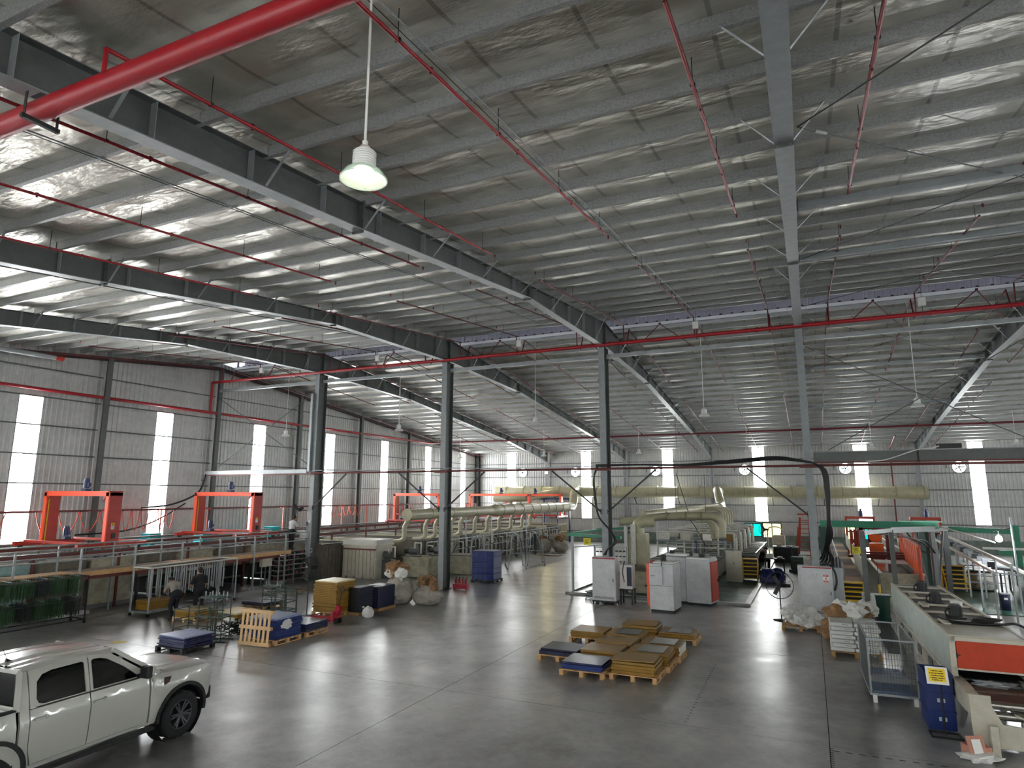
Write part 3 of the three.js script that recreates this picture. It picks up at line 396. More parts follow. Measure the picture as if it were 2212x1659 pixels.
// red gantry cranes
function gantry(label, z, span, open) {
  const [x0, x1] = span, W = x1 - x0, o = thing('gantry_crane', label, 'gantry', [x0, 0, z]);
  for (const x of [0, W]) {
    part(o, 'leg', cbox(.16, 2.15, .55, x, 3.4, 0, .015), M.orange); part(o, 'leg_lit_edge', box(.18, 2.15, .05, x, 3.4, .285), M.orangeBright);  // front strip brighter than the leg: the lit face is put into colour
    part(o, 'guide_strip', box(.02, 2.0, .05, x + (x ? -.095 : .095), 3.35, .2), M.yellow);
    part(o, 'end_carriage', [cbox(.18, .16, 2.8, x, 2.43, -.1), box(.1, .1, .3, x, 2.4, 1.1), box(.1, .1, .3, x, 2.4, -1.3)], M.orange);
    for (const dz of [1.05, -1.2]) part(o, 'wheel', cyl(.09, .06, x, 2.33, dz, 'x', 14), M.steelDark);
    part(o, 'gusset', [prism([[0, 0], [.22, 0], [0, -.22]], .04).translate(x + (x ? -.3 : .08), 4.35, .24).applyMatrix4(new THREE.Matrix4().makeTranslation(0, 0, 0))], M.orange);
  }
  part(o, 'top_beam', cbox(W + .16, .2, .55, W / 2, 4.42, 0, .015), M.orange); part(o, 'top_edge', box(W + .16, .2, .05, W / 2, 4.42, .285), M.orangeBright);  // beam front strip is the lit face, painted brighter than the beam
  part(o, 'tie_bar', box(W, .1, .1, W / 2, 2.52, -1.1), M.orange); part(o, 'tie_bar', box(W, .1, .1, W / 2, 2.52, .9), M.orange);
  const motor = (x, y, zz) => { const m = part(o, 'motor', [cyl(.12, .34, x, y + .32, zz, 'y', 16), cyl(.125, .04, x, y + .18, zz, 'y', 16), cyl(.1, .06, x, y + .52, zz, 'y', 14), box(.1, .16, .1, x + .14, y + .28, zz), box(.26, .12, .24, x, y + .06, zz)], M.motor); return m; };
  motor(W * .52, 4.5, -.05); motor(.2, 2.5, -.6);
  part(o, 'warning_label', box(.14, .24, .004, 0, 0, 0).rotateY(Math.PI / 2).translate(W + .083, 3.15, .02), M.gantryLabel); part(o, 'switch_box', cbox(.06, .2, .14, W + .11, 2.78, -.02), M.steelDark);
  if (open) { part(o, 'side_frame', [...[-.9, .9].map((dz) => box(.07, 1.1, .07, W, 3.05, dz)), box(.07, .07, 1.85, W, 3.58, 0), ...[-.9, .9].map((dz) => box(.07, 1.1, .07, 0, 3.05, dz)), box(.07, .07, 1.85, 0, 3.58, 0)], M.orange); for (let k = 0; k < 6; k++) part(o, 'basket_bar', box(.05, .9, .05, W * .2 + k * .3, 2.95, -.8), M.orange); part(o, 'hook_beam', box(W - .4, .12, .12, W / 2, 2.95, .2), M.orange); }
  return o;
}
M.orangeBright = std('orangeBright', 0xff5a36, .4);  // door orange, and the painted lit faces of the gantries
M.gantryLabel = new THREE.MeshStandardMaterial({ roughness: .6, name: 'gantryLabel', map: canvasTex(64, 110, (g, w, h) => { g.fillStyle = '#e9e6df'; g.fillRect(0, 0, w, h); g.fillStyle = '#f0c31c'; g.fillRect(0, 0, w, 44); g.fillStyle = '#111'; g.beginPath(); g.moveTo(32, 6); g.lineTo(52, 38); g.lineTo(12, 38); g.fill(); g.fillStyle = '#f0c31c'; g.fillRect(30, 16, 4, 12); g.fillRect(30, 31, 4, 3); g.fillStyle = '#555'; for (let k = 0; k < 4; k++) g.fillRect(8, 54 + k * 12, 46, 3); }) });
gantry('red portal gantry over the dip tanks, at the far left', -17, [-29.2, -25.2]);
gantry('red portal gantry over the dip tanks, left of the left column', -24.35, [-29.2, -25.2]);
gantry('red portal gantry with side frames, between the left and second columns', -42.2, [-29.2, -25.2], true);
gantry('far red portal gantry with side frames, right of the second column', -54.4, [-29.2, -23.2], true);
gantry('farthest red portal gantry, close to the far wall', -57.8, [-27, -21.4], true);
// festoon rail with cable loops along the left wall
{
  const f = thing('festoon_rail', 'long red festoon rail on T posts along the left wall', 'rail'); part(f, 'rail', box(.05, .06, 46, -31, 3.64, -31), M.redDark);
  for (let z = -9; z > -54; z -= 2.9) { part(f, 'post', box(.05, 1.7, .05, -31, 2.76, z), M.redPale); part(f, 'cap', box(.06, .06, .5, -31, 3.6, z), M.redPale); part(f, 'footing', box(.08, 1.95, .08, -31, .97, z), M.steel); }
  let n = 0; const loops = []; for (let z = -10; z > -16.2; z -= 1.25) loops.push([z, 1.2, .95]); for (let z = -17.4; z > -20.5; z -= .95) loops.push([z, .9, .9]); for (let z = -20.9; z > -24; z -= .48) loops.push([z, .42, .95]); for (let z = -36; z > -40; z -= .7) loops.push([z, .62, .7]);
  for (const [z, w, d] of loops) { const o = thing('festoon_loop', 'orange red cable loop hanging from the festoon rail, ' + ordinal(++n) + ' from the camera', 'cable'); const c = []; for (let k = 0; k <= 10; k++) { const t = k / 10; c.push([-30.96, 3.58 - d * Math.pow(Math.sin(Math.PI * t), .7), z - w * t]); } part(o, 'cable', [hose(c, .022, 26, 6)], M.cableRed); part(o, 'trolley', [box(.05, .06, .06, -30.97, 3.6, z)], M.steelDark); }
  const k2 = thing('power_cable', 'thick black cable sloping down the left wall behind the second gantry', 'cable'); part(k2, 'cable', [hose([[-31.75, 5.55, -26.7], [-31.8, 4.6, -26.4], [-31.7, 3.9, -24.8], [-31.6, 3.7, -22.8]], .05, 30), hose([[-31.75, 3.9, -25.5], [-31.6, 3, -23.6], [-31.5, 2.6, -22], [-31.5, 2.5, -19.5]], .04, 30)], M.cable); part(k2, 'clamp', box(.08, .06, .2, -31.8, 5.2, -26.6), M.steel);
}
function ordinal(n) { return n <= 16 ? ord[n - 1] : ['seventeenth', 'eighteenth', 'nineteenth', 'twentieth', 'twenty-first', 'twenty-second', 'twenty-third', 'twenty-fourth', 'twenty-fifth', 'twenty-sixth', 'twenty-seventh', 'twenty-eighth', 'twenty-ninth', 'thirtieth', 'thirty-first', 'thirty-second', 'thirty-third', 'thirty-fourth', 'thirty-fifth', 'thirty-sixth'][n - 17]; }
// rectifier rack, control box and desk at the left column
{
  const r = thing('rectifier_rack', 'dark open rack of small rectifiers under the walkway, left of the left column', 'rack', [-24.35, 0, -26]);
  part(r, 'frame', [[-.0, -1.05], [0, 0], [0, 1.05]].map(([a, b]) => [box(.05, 1.5, .05, .25, .75, b), box(.05, 1.5, .05, -.25, .75, b)]), M.tube);
  for (let k = 0; k < 6; k++) { part(r, 'shelf', box(.56, .025, 2.15, 0, .2 + k * .24, 0), M.tube); for (let j = 0; j < 7; j++) part(r, 'rectifier', cbox(.32, .13, .2, .05, .28 + k * .24, -.9 + j * .3), (j + k) % 3 ? M.steelDark : M.rustBox); }
  [[-24.0, 1.5, -25.05, 'left'], [-24.0, 1.52, -27.0, 'right']].forEach(([x, y, z, n]) => { const s = thing('switch_panel', 'small white framed switch panel at the upper ' + n + ' of the rectifier rack', 'panel', [x, y, z]); part(s, 'frame', [box(.03, .2, .3, 0, 0, 0)], M.white); part(s, 'screen', box(.012, .12, .2, .017, 0, 0), M.black); });
  const c = thing('control_box', 'beige control box with two lamps under the walkway', 'box', [-24.2, 1.22, -24.2]); part(c, 'case', cbox(.2, .5, .62), M.cream); part(c, 'button', [box(.02, .04, .04, .11, -.1, -.1)], M.white); part(c, 'button', [box(.02, .04, .04, .11, -.1, .05)], M.white); part(c, 'leg', [box(.04, 1, .04, 0, -.72, -.25), box(.04, 1, .04, 0, -.72, .25)], M.tube);
  const d = thing('control_desk', 'sloping white control desk on the left column in front of the worker', 'desk', [-24.25, 2.45, -26.75]); const t = box(.55, .03, .6); t.rotateZ(-.35); part(d, 'panel', t, M.white); part(d, 'case', box(.3, .25, .5, .1, -.15, 0), M.cabinet); part(d, 'arm', bar([.1, -.2, 0], [.24, -.6, 0], .06), M.steelLight);
  const p = thing('column_panel', 'pale grey tall cover panel fixed to the left column', 'panel', [-24.02, 2.4, -26.84]); part(p, 'cover', cbox(.3, 2.3, .06), M.tube); part(p, 'label', box(.1, .1, .01, .04, .6, .034), M.white); part(p, 'phone', cbox(.08, .2, .06, -.1, .5, .05), M.steel);
  const f = thing('wall_fan', 'dark oscillating fan fixed high on the left column', 'fan', [-24.35, 3.62, -26.6]); part(f, 'arm', bar([.2, -.05, -.15], [0, 0, .1], .04), M.black); part(f, 'motor', cyl(.09, .2, 0, 0, .15, 'z'), M.black); for (let k = 0; k < 3; k++) { const b = box(.34, .13, .012); b.rotateX(.5); b.translate(.2, 0, 0); b.rotateZ(k * 2.094 + .3); b.translate(0, 0, .27); part(f, 'blade', b, M.black); }
}
// second tank line past the column row
{
  const big = thing('ribbed_tank', 'large cream ribbed tank with a white cover, right of the left column', 'tank', [-22.25, 0, -29.6]);
  openTank(big, 2.15, 1.72, 1.5, M.cream, 0); for (let k = 0; k < 9; k++) part(big, 'rib', box(.06, 1.3, .07, -.98 + k * .245, .82, .78), M.cream);
  part(big, 'brown_band', box(2.2, .07, .06, 0, 1.52, .78), M.brown); part(big, 'cover', [cbox(2.25, .26, 1.5, 0, 1.88, 0), box(2.3, .04, 1.6, 0, 1.76, 0)], M.offwhite); for (let k = 0; k < 4; k++) part(big, 'foot', box(.1, .12, .1, -.8 + k * .53, .05, .7), M.steelDark);
  for (let i = 0; i < 12; i++) { const z = -28.6 - i * 2.55, o = thing('process_tank', (i % 2 ? 'ribbed cream process tank' : 'ribbed stained process tank') + ' of the line past the columns, ' + near3[i], 'tank', [-25.6, 0, z]); openTank(o, i < 2 ? 4.2 : 8, 1.8, 2.3, i % 2 ? M.pp : M.ppDirty, 8); if (i >= 2) o.position.x = -24.9; }
  const t2 = thing('settling_tank', 'low beige two-tier tank beside the second column', 'tank', [-19.65, 0, -30.95]); part(t2, 'lower_tank', cbox(1.7, .5, 1.2, 0, .28, 0, .02), M.pp); part(t2, 'upper_tank', cbox(1.64, .52, 1.14, 0, .78, 0, .02), M.pp); part(t2, 'rim', [box(1.78, .05, .08, 0, 1.06, .6), box(1.78, .05, .08, 0, 1.06, -.6), box(.08, .05, 1.2, -.85, 1.06, 0), box(.08, .05, 1.2, .85, 1.06, 0)], M.pp);
  const t3 = thing('settling_tank', 'low beige two-tier tank behind the second column', 'tank', [-18.3, 0, -33.2]); part(t3, 'lower_tank', cbox(1.5, .5, 1.2, 0, .28, 0, .02), M.pp); part(t3, 'upper_tank', cbox(1.44, .5, 1.14, 0, .77, 0, .02), M.pp); part(t3, 'rim', box(1.58, .05, 1.26, 0, 1.04, 0), M.ppDirty);
  // pumps in front of the second tank line
  [[-20.9, -29.6], [-19.9, -30.6], [-18.9, -31.6]].forEach(([x, z], i) => { const p = thing('filter_pump', 'grey filter pump with looped pipes on the low tanks, ' + ord[i] + ' from the left', 'pump', [x, i ? 1.07 : 0, z]); const b = i ? 0 : .9; part(p, 'body', cyl(.2, .5, 0, b + .3, 0, 'x', 16), M.steel); part(p, 'motor', cyl(.14, .35, -.4, b + .3, 0, 'x', 14), M.steelDark); part(p, 'base', box(.9, .06, .4, -.1, b + .04, 0), M.steel); part(p, 'pipe', pipe([[.1, b + .4, .1], [.1, b + .75, .1], [.5, b + .75, .1], [.5, b + .2, .1]], .04), M.offwhite); if (!i) part(p, 'stand', box(.7, .9, .35, -.1, .45, 0), M.steel); });
  // side frame of pipes along the tank line
  for (let i = 0; i < 6; i++) { const z0 = -32.2 - i * 3.6, f = thing('valve_stand', 'steel pipe frame along the second tank line, ' + near3[i], 'frame', [-20.1, 0, z0]); for (let k = 0; k < 4; k++) part(f, 'upright', box(.06, 1.75, .06, 0, .88, -k * 1.15), k % 2 ? M.tube : M.steelLight); for (const y of [.5, 1.1, 1.72]) part(f, 'cross_rail', box(.05, .06, 3.5, 0, y, -1.73), M.tube); for (let k = 0; k < 3; k++) part(f, 'valve_pipe', pipe([[-.3, 1.5, -.5 - k * 1.1], [.08, 1.5, -.5 - k * 1.1], [.08, .4, -.5 - k * 1.1], [-.3, .4, -.5 - k * 1.1]], .04, 8), M.offwhite); part(f, 'dark_cable', hose([[.05, 1.5, -.2], [.1, 1.1, -1], [.06, 1.35, -1.8], [.1, .9, -2.6], [.06, 1.4, -3.4]], .025, 30, 6), M.cable); }
  // hanging racks on wheels
  [[-17.9, -34.2, .5], [-16.9, -37.4, .5], [-16.5, -39.6, .45]].forEach(([x, z, a], i) => { const f = thing('wheeled_rack', 'white tube rack on castors beyond the blue crates, ' + ord[i] + ' from the camera', 'rack', [x, 0, z], a); const H = 2, D = 2.5; for (const s of [-1, 1]) { part(f, 'side_leg', bar([s * .55, .08, D / 2], [s * .28, H, D / 2], .05), M.tube); part(f, 'side_leg', bar([s * .55, .08, -D / 2], [s * .28, H, -D / 2], .05), M.tube); part(f, 'base_rail', bar([s * .55, .12, -D / 2], [s * .55, .12, D / 2], .05), M.tube); part(f, 'castor', cyl(.05, .04, s * .55, .05, D / 2, 'x'), M.black); part(f, 'castor', cyl(.05, .04, s * .55, .05, -D / 2, 'x'), M.black); } part(f, 'top_bar', [bar([0, H, -D / 2], [0, H, D / 2], .06), bar([-.28, H, D / 2], [.28, H, D / 2], .05), bar([-.28, H, -D / 2], [.28, H, -D / 2], .05)], M.tube); part(f, 'cross_bar', [bar([-.42, .95, D / 2], [.42, .95, D / 2], .04), bar([-.42, .95, -D / 2], [.42, .95, -D / 2], .04)], M.tube); for (let k = 0; k < 7; k++) part(f, 'hook_strip', [box(.02, 1.3, .03, 0, 1.3, -1.05 + k * .35), ...[0, 1, 2, 3, 4].map((j) => box(.14, .02, .02, 0, .8 + j * .24, -1.05 + k * .35))], M.steelDark); });
}
// ventilation ducts
{
  const d = thing('exhaust_duct', 'long beige exhaust duct above the second tank line with gooseneck drops', 'duct');
  part(d, 'narrow_duct', [rod([-20.5, 3.3, -30.7], [-20.5, 3.33, -41], .31, 24), cyl(.34, .05, -20.5, 3.3, -30.7, 'z', 24)], M.duct); part(d, 'reducer', rod([-20.5, 3.33, -41], [-20.5, 3.34, -41.8], .31, 24, .42), M.duct);
  part(d, 'wide_duct', rod([-20.5, 3.34, -41.8], [-20.5, 3.36, -57.4], .42, 24), M.duct); for (const z of [-33, -35.5, -38.5]) part(d, 'band', cyl(.325, .06, -20.5, 3.32, z, 'z', 24), M.ductBand); for (let z = -42.6; z > -57; z -= 1.75) part(d, 'band', cyl(.445, .07, -20.5, 3.35, z, 'z', 24), M.ductBand);
  part(d, 'end_elbow', [hose([[-20.5, 3.36, -57.2], [-20.5, 3.4, -58.2], [-20.5, 3.9, -58.7], [-20.5, 4.5, -58.9], [-20.5, 4.75, -59.4], [-20.5, 4.78, -59.8]], .4, 20, 18)], M.duct);
  [-31.0, -33.2, -34.3, -36.2, -37.4, -39.4, -41.3, -43.2, -45.3, -47.4, -48.9].forEach((z) => { part(d, 'gooseneck', [hose([[-20.55, 3.1, z], [-20.72, 2.85, z], [-20.85, 2.6, z], [-20.85, 2.2, z], [-20.9, 1.98, z], [-21.2, 1.82, z], [-21.7, 1.8, z]], .13, 24, 12)], M.duct); part(d, 'collar', cyl(.16, .1, -20.6, 3.02, z, 'y', 14), M.ductBand); });
  for (const z of [-36.8, -40.4, -46.5, -50, -53.5]) part(d, 'support_leg', box(.07, 3, .07, -20.1, 1.5, z), M.tube);
  const f = thing('exhaust_duct', 'big beige duct running along the far wall at half height', 'duct');
  part(f, 'duct', rod([-29.2, 4.75, -60.05], [8.4, 4.65, -60.05], .5, 28), M.duct); part(f, 'end_cap', [ball(.5, -29.2, 4.75, -60.05, 20)], M.duct); for (let x = -28; x < 8.3; x += 1.9) part(f, 'band', cyl(.53, .07, x, 4.72 - .0027 * x, -60.05, 'x', 28), M.ductBand); for (let x = -27; x < 8.3; x += 4) part(f, 'bracket', [bar([x, 4.2, -60.05], [x, 4.2, -61.1], .06), bar([x, 4.2, -60.1], [x, 3.6, -61.1], .05)], M.steelDark);
  const g = thing('exhaust_duct', 'short beige branch duct with a tee, behind the far red gantry', 'duct'); part(g, 'duct', hose([[-28.2, 4.05, -57.6], [-26, 4.05, -57.6], [-24.6, 4.2, -58.2], [-23.6, 4.5, -59.2], [-22.6, 4.7, -59.8]], .33, 30, 18), M.duct); part(g, 'drop', cyl(.26, 1.3, -26.6, 3.5, -57.6, 'y', 18), M.duct); part(g, 'end_cap', ball(.33, -28.2, 4.05, -57.6, 16), M.duct);
  const pl = thing('platform_frame', 'blue steel platform frame beside the big far duct', 'frame', [-23.5, 0, -59.2]); for (const x of [-1.6, -.2, 1.2, 2.4]) part(pl, 'post', box(.12, 4.1, .12, x, 2.05, 0), M.motor); part(pl, 'beam', [box(4.4, .16, .12, .4, 4.05, 0)], M.motor); part(pl, 'beam', [box(4.4, .12, .12, .4, 3.2, 0)], M.motor);
}

// ---------- cabinets in the middle ----------
M.panelPrint = new THREE.MeshStandardMaterial({ roughness: .6, name: 'panelPrint', map: canvasTex(96, 140, (g, w, h) => { g.fillStyle = '#f1efec'; g.fillRect(0, 0, w, h); g.fillStyle = '#c2283a'; g.fillRect(6, 6, w - 12, 34); g.fillRect(10, h - 40, w - 20, 32); g.fillRect(36, 56, 26, 26); g.fillStyle = '#f1efec'; for (let k = 0; k < 3; k++) g.fillRect(14, 14 + k * 8, w - 28 - k * 9, 3); g.fillRect(18, h - 30, w - 36, 4); g.fillRect(18, h - 20, w - 44, 4); g.fillRect(44, 64, 10, 10); }) });
M.warnPrint = new THREE.MeshStandardMaterial({ roughness: .6, name: 'warnPrint', map: canvasTex(64, 64, (g, w, h) => { g.fillStyle = '#cfd2d4'; g.fillRect(0, 0, w, h); g.fillStyle = '#444'; g.beginPath(); g.moveTo(32, 6); g.lineTo(60, 56); g.lineTo(4, 56); g.fill(); g.fillStyle = '#e8e4c0'; g.beginPath(); g.moveTo(32, 16); g.lineTo(50, 50); g.lineTo(14, 50); g.fill(); g.fillStyle = '#222'; g.fillRect(30, 26, 4, 14); g.fillRect(30, 43, 4, 4); }) });
function cabinetBody(o, w, h, d, base, mat = M.cabinet) { part(o, 'body', cbox(w, h - base, d, 0, base + (h - base) / 2, 0, .012), mat); part(o, 'plinth', box(w - .06, base, d - .08, 0, base / 2, 0), M.steelDark); }
{
  const a = thing('control_cabinet', 'white control cabinet with a red top strip on a dark trolley, before the third column', 'cabinet', [-7.95, 0, -26.62]);
  part(a, 'body', cbox(1, 1.72, .44, 0, 1.02, 0, .012), M.cabinet); part(a, 'door', cbox(.94, 1.58, .02, 0, 1, .228, .006), M.cabinet); part(a, 'red_strip', box(.96, .05, .012, 0, 1.835, .226), M.red); part(a, 'lock', box(.025, .11, .03, .39, .98, .25), M.black); part(a, 'warning_sign', box(.1, .1, .004, -.14, 1.48, .242), M.warnPrint); for (let k = 0; k < 3; k++) part(a, 'vent_slot', box(.84, .012, .01, 0, .25 + k * .03, .24), M.steelDark);
  part(a, 'trolley', [box(1.02, .05, .46, 0, .13, 0), ...[[-.47, .2], [.47, .2], [-.47, -.2], [.47, -.2]].map(([x, z]) => box(.05, .14, .05, x, .07, z))], M.steelDark); for (const x of [-.3, 0, .3]) part(a, 'cable_stub', cyl(.06, .08, x, .07, .1, 'x'), M.black);
  const b = thing('control_cabinet', 'nearest white cabinet with an open orange door on its left side', 'cabinet', [-5.4, 0, -26.15], -.06);
  cabinetBody(b, .92, 1.8, 1.15, .1); part(b, 'door', cbox(.03, 1.6, .72, 0, .95, -.36, .006).rotateY(.42).translate(-.46, 0, .56), M.orangeBright, 'bright orange open door'); part(b, 'handle', [box(.1, .05, .1, -.76, .88, -.02)], M.black); part(b, 'front_box', cbox(.5, .68, .12, -.18, 1.36, .63, .008), M.cabinet); part(b, 'button', [cyl(.02, .02, -.32, 1.36, .7, 'z')], M.black); part(b, 'button', [cyl(.02, .02, -.24, 1.36, .7, 'z')], M.black); part(b, 'seam', box(.9, .008, .006, 0, .98, .578), M.steelDark); part(b, 'top_cover', cbox(.86, .05, .9, .02, 1.83, -.05), M.white); part(b, 'plug', [cyl(.12, .24, -.1, 1.96, -.2)], M.black); part(b, 'beacon', [cyl(.05, .12, -.4, 1.87, .4)], M.red); part(b, 'cable', hose([[.05, 1.72, .69], [.08, 1.95, .62], [.15, 2.0, .4], [-.05, 1.98, -.1]], .018, 24), M.cable);
  const c = thing('control_cabinet', 'white cabinet wedged between the two orange-doored cabinets', 'cabinet', [-5.35, 0, -28.6], -.08); cabinetBody(c, .95, 1.85, 1.1, .1); part(c, 'top_ledge', cbox(.9, .08, .5, 0, 1.92, 0), M.white); part(c, 'plug', cyl(.1, .2, -.2, 2.0, .1), M.black);
  const d = thing('control_cabinet', 'white cabinet with a dull orange door on its right side', 'cabinet', [-4.32, 0, -28.35], -.16); cabinetBody(d, .98, 1.82, 1.1, .1); part(d, 'door', cbox(.05, 1.55, .9, .51, .95, .02, .008), M.orangeDull, 'dull orange door'); part(d, 'handle', box(.06, .1, .06, .56, .95, -.3), M.black); part(d, 'top_cover', cbox(.94, .06, 1.0, 0, 1.85, 0), M.white); part(d, 'plug', cyl(.13, .14, .05, 1.95, .1), M.black); part(d, 'lifting_plate', box(.7, .1, .02, -.1, 1.93, -.3), M.tube);
  const e = thing('control_cabinet', 'white cabinet with red stickers under the hanging black cables, before the fourth column', 'cabinet', [-.06, 0, -26.4], .02);
  cabinetBody(e, 1.12, 1.9, .5, .16); part(e, 'door', cbox(1, 1.6, .02, .02, 1.04, .258, .006), M.cabinet); part(e, 'red_strip', box(.94, .06, .012, .06, 1.85, .256), M.red); part(e, 'sticker', box(.2, .3, .004, .34, 1.5, .271), M.panelPrint); part(e, 'warning_sign', box(.09, .09, .004, .07, 1.64, .271), M.warnPrint); part(e, 'lock', box(.025, .13, .03, .47, 1.0, .28), M.black); part(e, 'grey_plate', box(.14, .14, .01, -.42, 1.78, .257), M.steelLight); for (let k = 0; k < 3; k++) part(e, 'vent_slot', box(.72, .012, .01, .1, .3 + k * .035, .27), M.steelDark); part(e, 'side_panel', cbox(.34, 1.75, .4, .74, .98, -.08), M.tube); part(e, 'side_cable', hose([[.2, 1.95, 0], [.45, 2.0, .1], [.64, 1.75, .2], [.68, 1.4, .22], [.6, 1.1, .2]], .035, 30), M.cable);
  const u = thing('power_unit', 'white power unit with a dark grille on a black stand, beside the red-topped cabinet', 'machine', [-7.12, 0, -27.0]); part(u, 'stand', [box(.55, .05, .5, 0, .6, 0), ...[[-.24, .22], [.24, .22], [-.24, -.22], [.24, -.22]].map(([x, z]) => box(.06, .6, .06, x, .3, z)), box(.5, .05, .05, 0, .32, .22)], M.steelDark); part(u, 'case', cbox(.52, .95, .5, 0, 1.1, 0, .01), M.white); part(u, 'grille', box(.2, .75, .012, .14, 1.12, .256), M.navy); part(u, 'hose', hose([[-.1, 1.6, .2], [-.05, 1.7, .3], [-.12, 1.3, .3], [-.06, .9, .29]], .015, 24), M.cable);
}
// ---------- middle line ----------
{
  const gf = structMesh('floor_green', [box(7.6, .03, 21, -6.45, .015, -39.2)], M.greenFloor);
  const kb = struct('trim_1'); part(kb, 'kerb', box(.22, .1, 21.4, -2.62, .05, -39.2), M.concrete); part(kb, 'kerb', box(7.8, .1, .22, -6.5, .05, -28.62), M.concrete); part(kb, 'kerb', box(.22, .1, 21.4, -10.3, .05, -39.2), M.concrete);
  const gr = structMesh('floor_green_right', [box(14, .03, 24, 12.2, .015, -42.5)], M.greenFloor);
  const tw = thing('scrubber_tower', 'tall beige scrubber column with pale vertical tubes, behind the red-topped cabinet', 'tower', [-8, 0, -32.3]); part(tw, 'column', cbox(.9, 2.5, .8, .1, 1.3, 0, .05), M.duct); part(tw, 'base_tank', cbox(1.6, 1, 1.3, .2, .5, .2, .03), M.pp); part(tw, 'vertical_tube', cyl(.09, 2.4, -.42, 1.7, .45, 'y', 14), M.white); part(tw, 'vertical_tube', cyl(.13, 2.2, -.05, 1.9, .5, 'y', 14), M.offwhite); part(tw, 'top_elbow', hose([[.1, 2.5, 0], [.1, 2.9, 0], [.3, 3.1, 0], [.8, 3.15, -.2]], .3, 20, 14), M.duct);
  const st = thing('step_tank', 'low beige stepped tank on the green floor, left of the cabinets', 'tank', [-7.1, 0.03, -30.6]); part(st, 'tank', cbox(1.5, .95, 1.5, 0, .48, 0, .02), M.pp); part(st, 'ledge', cbox(1.7, .08, 1.7, 0, .7, 0), M.pp); part(st, 'cover', box(1.3, .03, 1.3, 0, .97, 0), M.ppDirty);
  // the machine bed: two long troughs with rollers, rails and posts
  [[-7.4, 'left'], [-5.2, 'middle'], [-3.7, 'right']].forEach(([x, n], i) => {
    const o = thing('washing_trough', n + ' washing trough of the middle line with bright rollers and rails', 'trough', [x, 0, i === 2 ? -46 : -41]), TL = i === 2 ? 10 : 19 - i; part(o, 'trough', cbox(1.1, .75, TL, 0, .6, 0, .02), M.ppDirty); for (const s of [-1, 1]) part(o, 'rail', box(.06, .1, TL, s * .55, 1.06, 0), M.stainless); part(o, 'liquid', box(.9, .02, TL - .5, 0, .985, 0), M.liquid);
    for (let k = 0; k < TL / .62; k++) part(o, 'roller', cyl(.045, 1.05, 0, 1.08, -TL / 2 + .3 + k * .6, 'x', 8), k % 2 ? M.stainless : M.tube); for (let k = 0; k < 8; k++) part(o, 'leg', box(.08, .25, .08, (k % 2 ? -1 : 1) * .45, .14, -TL / 2 + .5 + Math.floor(k / 2) * (TL - 1) / 3), M.tube);
  });
  for (let i = 0; i < 5; i++) { const z = -38 - i * 2.9, f = thing('pipe_portal', 'white pipe portal over the middle line, ' + near3[i], 'frame', [-5.6, 0, z]); for (const x of [-2.6, -1.1, .75, 1.6]) part(f, 'post', rod([x, 0.03, 0], [x, 2.35 + .1 * (i % 2), 0], .05, 10), i % 2 ? M.tube : M.offwhite); part(f, 'header', rod([-2.6, 2.35, 0], [1.6, 2.35, 0], .055, 10), M.offwhite); part(f, 'spray_pipe', rod([-2.6, 1.85, .2], [1.6, 1.85, .2], .04, 8), M.tube); part(f, 'spray_pipe', rod([-2.6, 1.5, -.3], [1.6, 1.5, -.3], .04, 8), M.offwhite); for (let k = 0; k < 4; k++) part(f, 'tank_box', cbox(.55, .4, .6, -2.4 + k * 1.25, 2.05, -.9, .03), [M.offwhite, M.cream, M.stainless, M.yellowSheet][(k + i) % 4]); for (let k = 0; k < 3; k++) part(f, 'valve', [cyl(.09, .12, -2 + k * 1.6, 1.85, .32, 'z', 10), rod([-2 + k * 1.6, 1.85, .2], [-2 + k * 1.6, 1.1, .2], .03)], k % 2 ? M.motor : M.steelLight); part(f, 'side_plate', box(.03, 1.1, 1.1, 1.65, 1.5, -.6), M.pp); }
  const du = thing('exhaust_duct', 'low beige duct over the middle line, bending down at its right end', 'duct'); part(du, 'duct', hose([[-9.4, 3.0, -34.4], [-8.6, 3.1, -34.6], [-7, 3.3, -35], [-5.2, 3.35, -35], [-4.5, 3.3, -35], [-4.25, 3.0, -35], [-4.25, 2.3, -35]], .2, 50, 16), M.duct); for (const x of [-8, -7, -6, -5.2]) part(du, 'band', cyl(.225, .05, x, 3.3 + (x < -7 ? -.13 : .04), -34.9, 'x', 16), M.ductBand); part(du, 'hanger', [rod([-6.5, 3.4, -35], [-6.5, 5.5, -35], .012), rod([-5, 3.4, -35], [-5, 5.5, -35], .012)], M.steelDark); for (const x of [-4.6, -4.8]) part(du, 'twin_pipe', hose([[-5.6, 3.05, -35.4], [x - .2, 3.05, -35.4], [x, 2.8, -35.4], [x, 2.2, -35.4]], .08, 24, 10), M.duct);
  const dv = thing('exhaust_duct', 'upper beige duct rising over the middle line to the big far duct, with four goosenecks', 'duct'); part(dv, 'duct', [rod([-9.4, 3.25, -39.6], [-6.2, 3.55, -50], .24, 18, .3)], M.duct); part(dv, 'riser', hose([[-6.2, 3.55, -49.8], [-6.2, 3.7, -51.4], [-6.4, 4.3, -52], [-6.6, 4.75, -53], [-7, 4.78, -56], [-7.2, 4.75, -59.6]], .32, 40, 16), M.duct); for (let k = 0; k < 5; k++) part(dv, 'gooseneck', hose([[-6.9 + k * .12, 3.5, -47.3 - k * .5], [-6.2 + k * .12, 3.5, -47.2 - k * .5], [-5.7 + k * .1, 3.25, -47.2 - k * .5], [-5.65 + k * .1, 2.4, -47.2 - k * .5]], .1, 24, 10), M.duct); part(dv, 'hanger', [rod([-8, 3.5, -44], [-8, 9.9, -44], .01), rod([-6.5, 3.6, -49.5], [-6.5, 9.4, -49.5], .01)], M.steelDark);
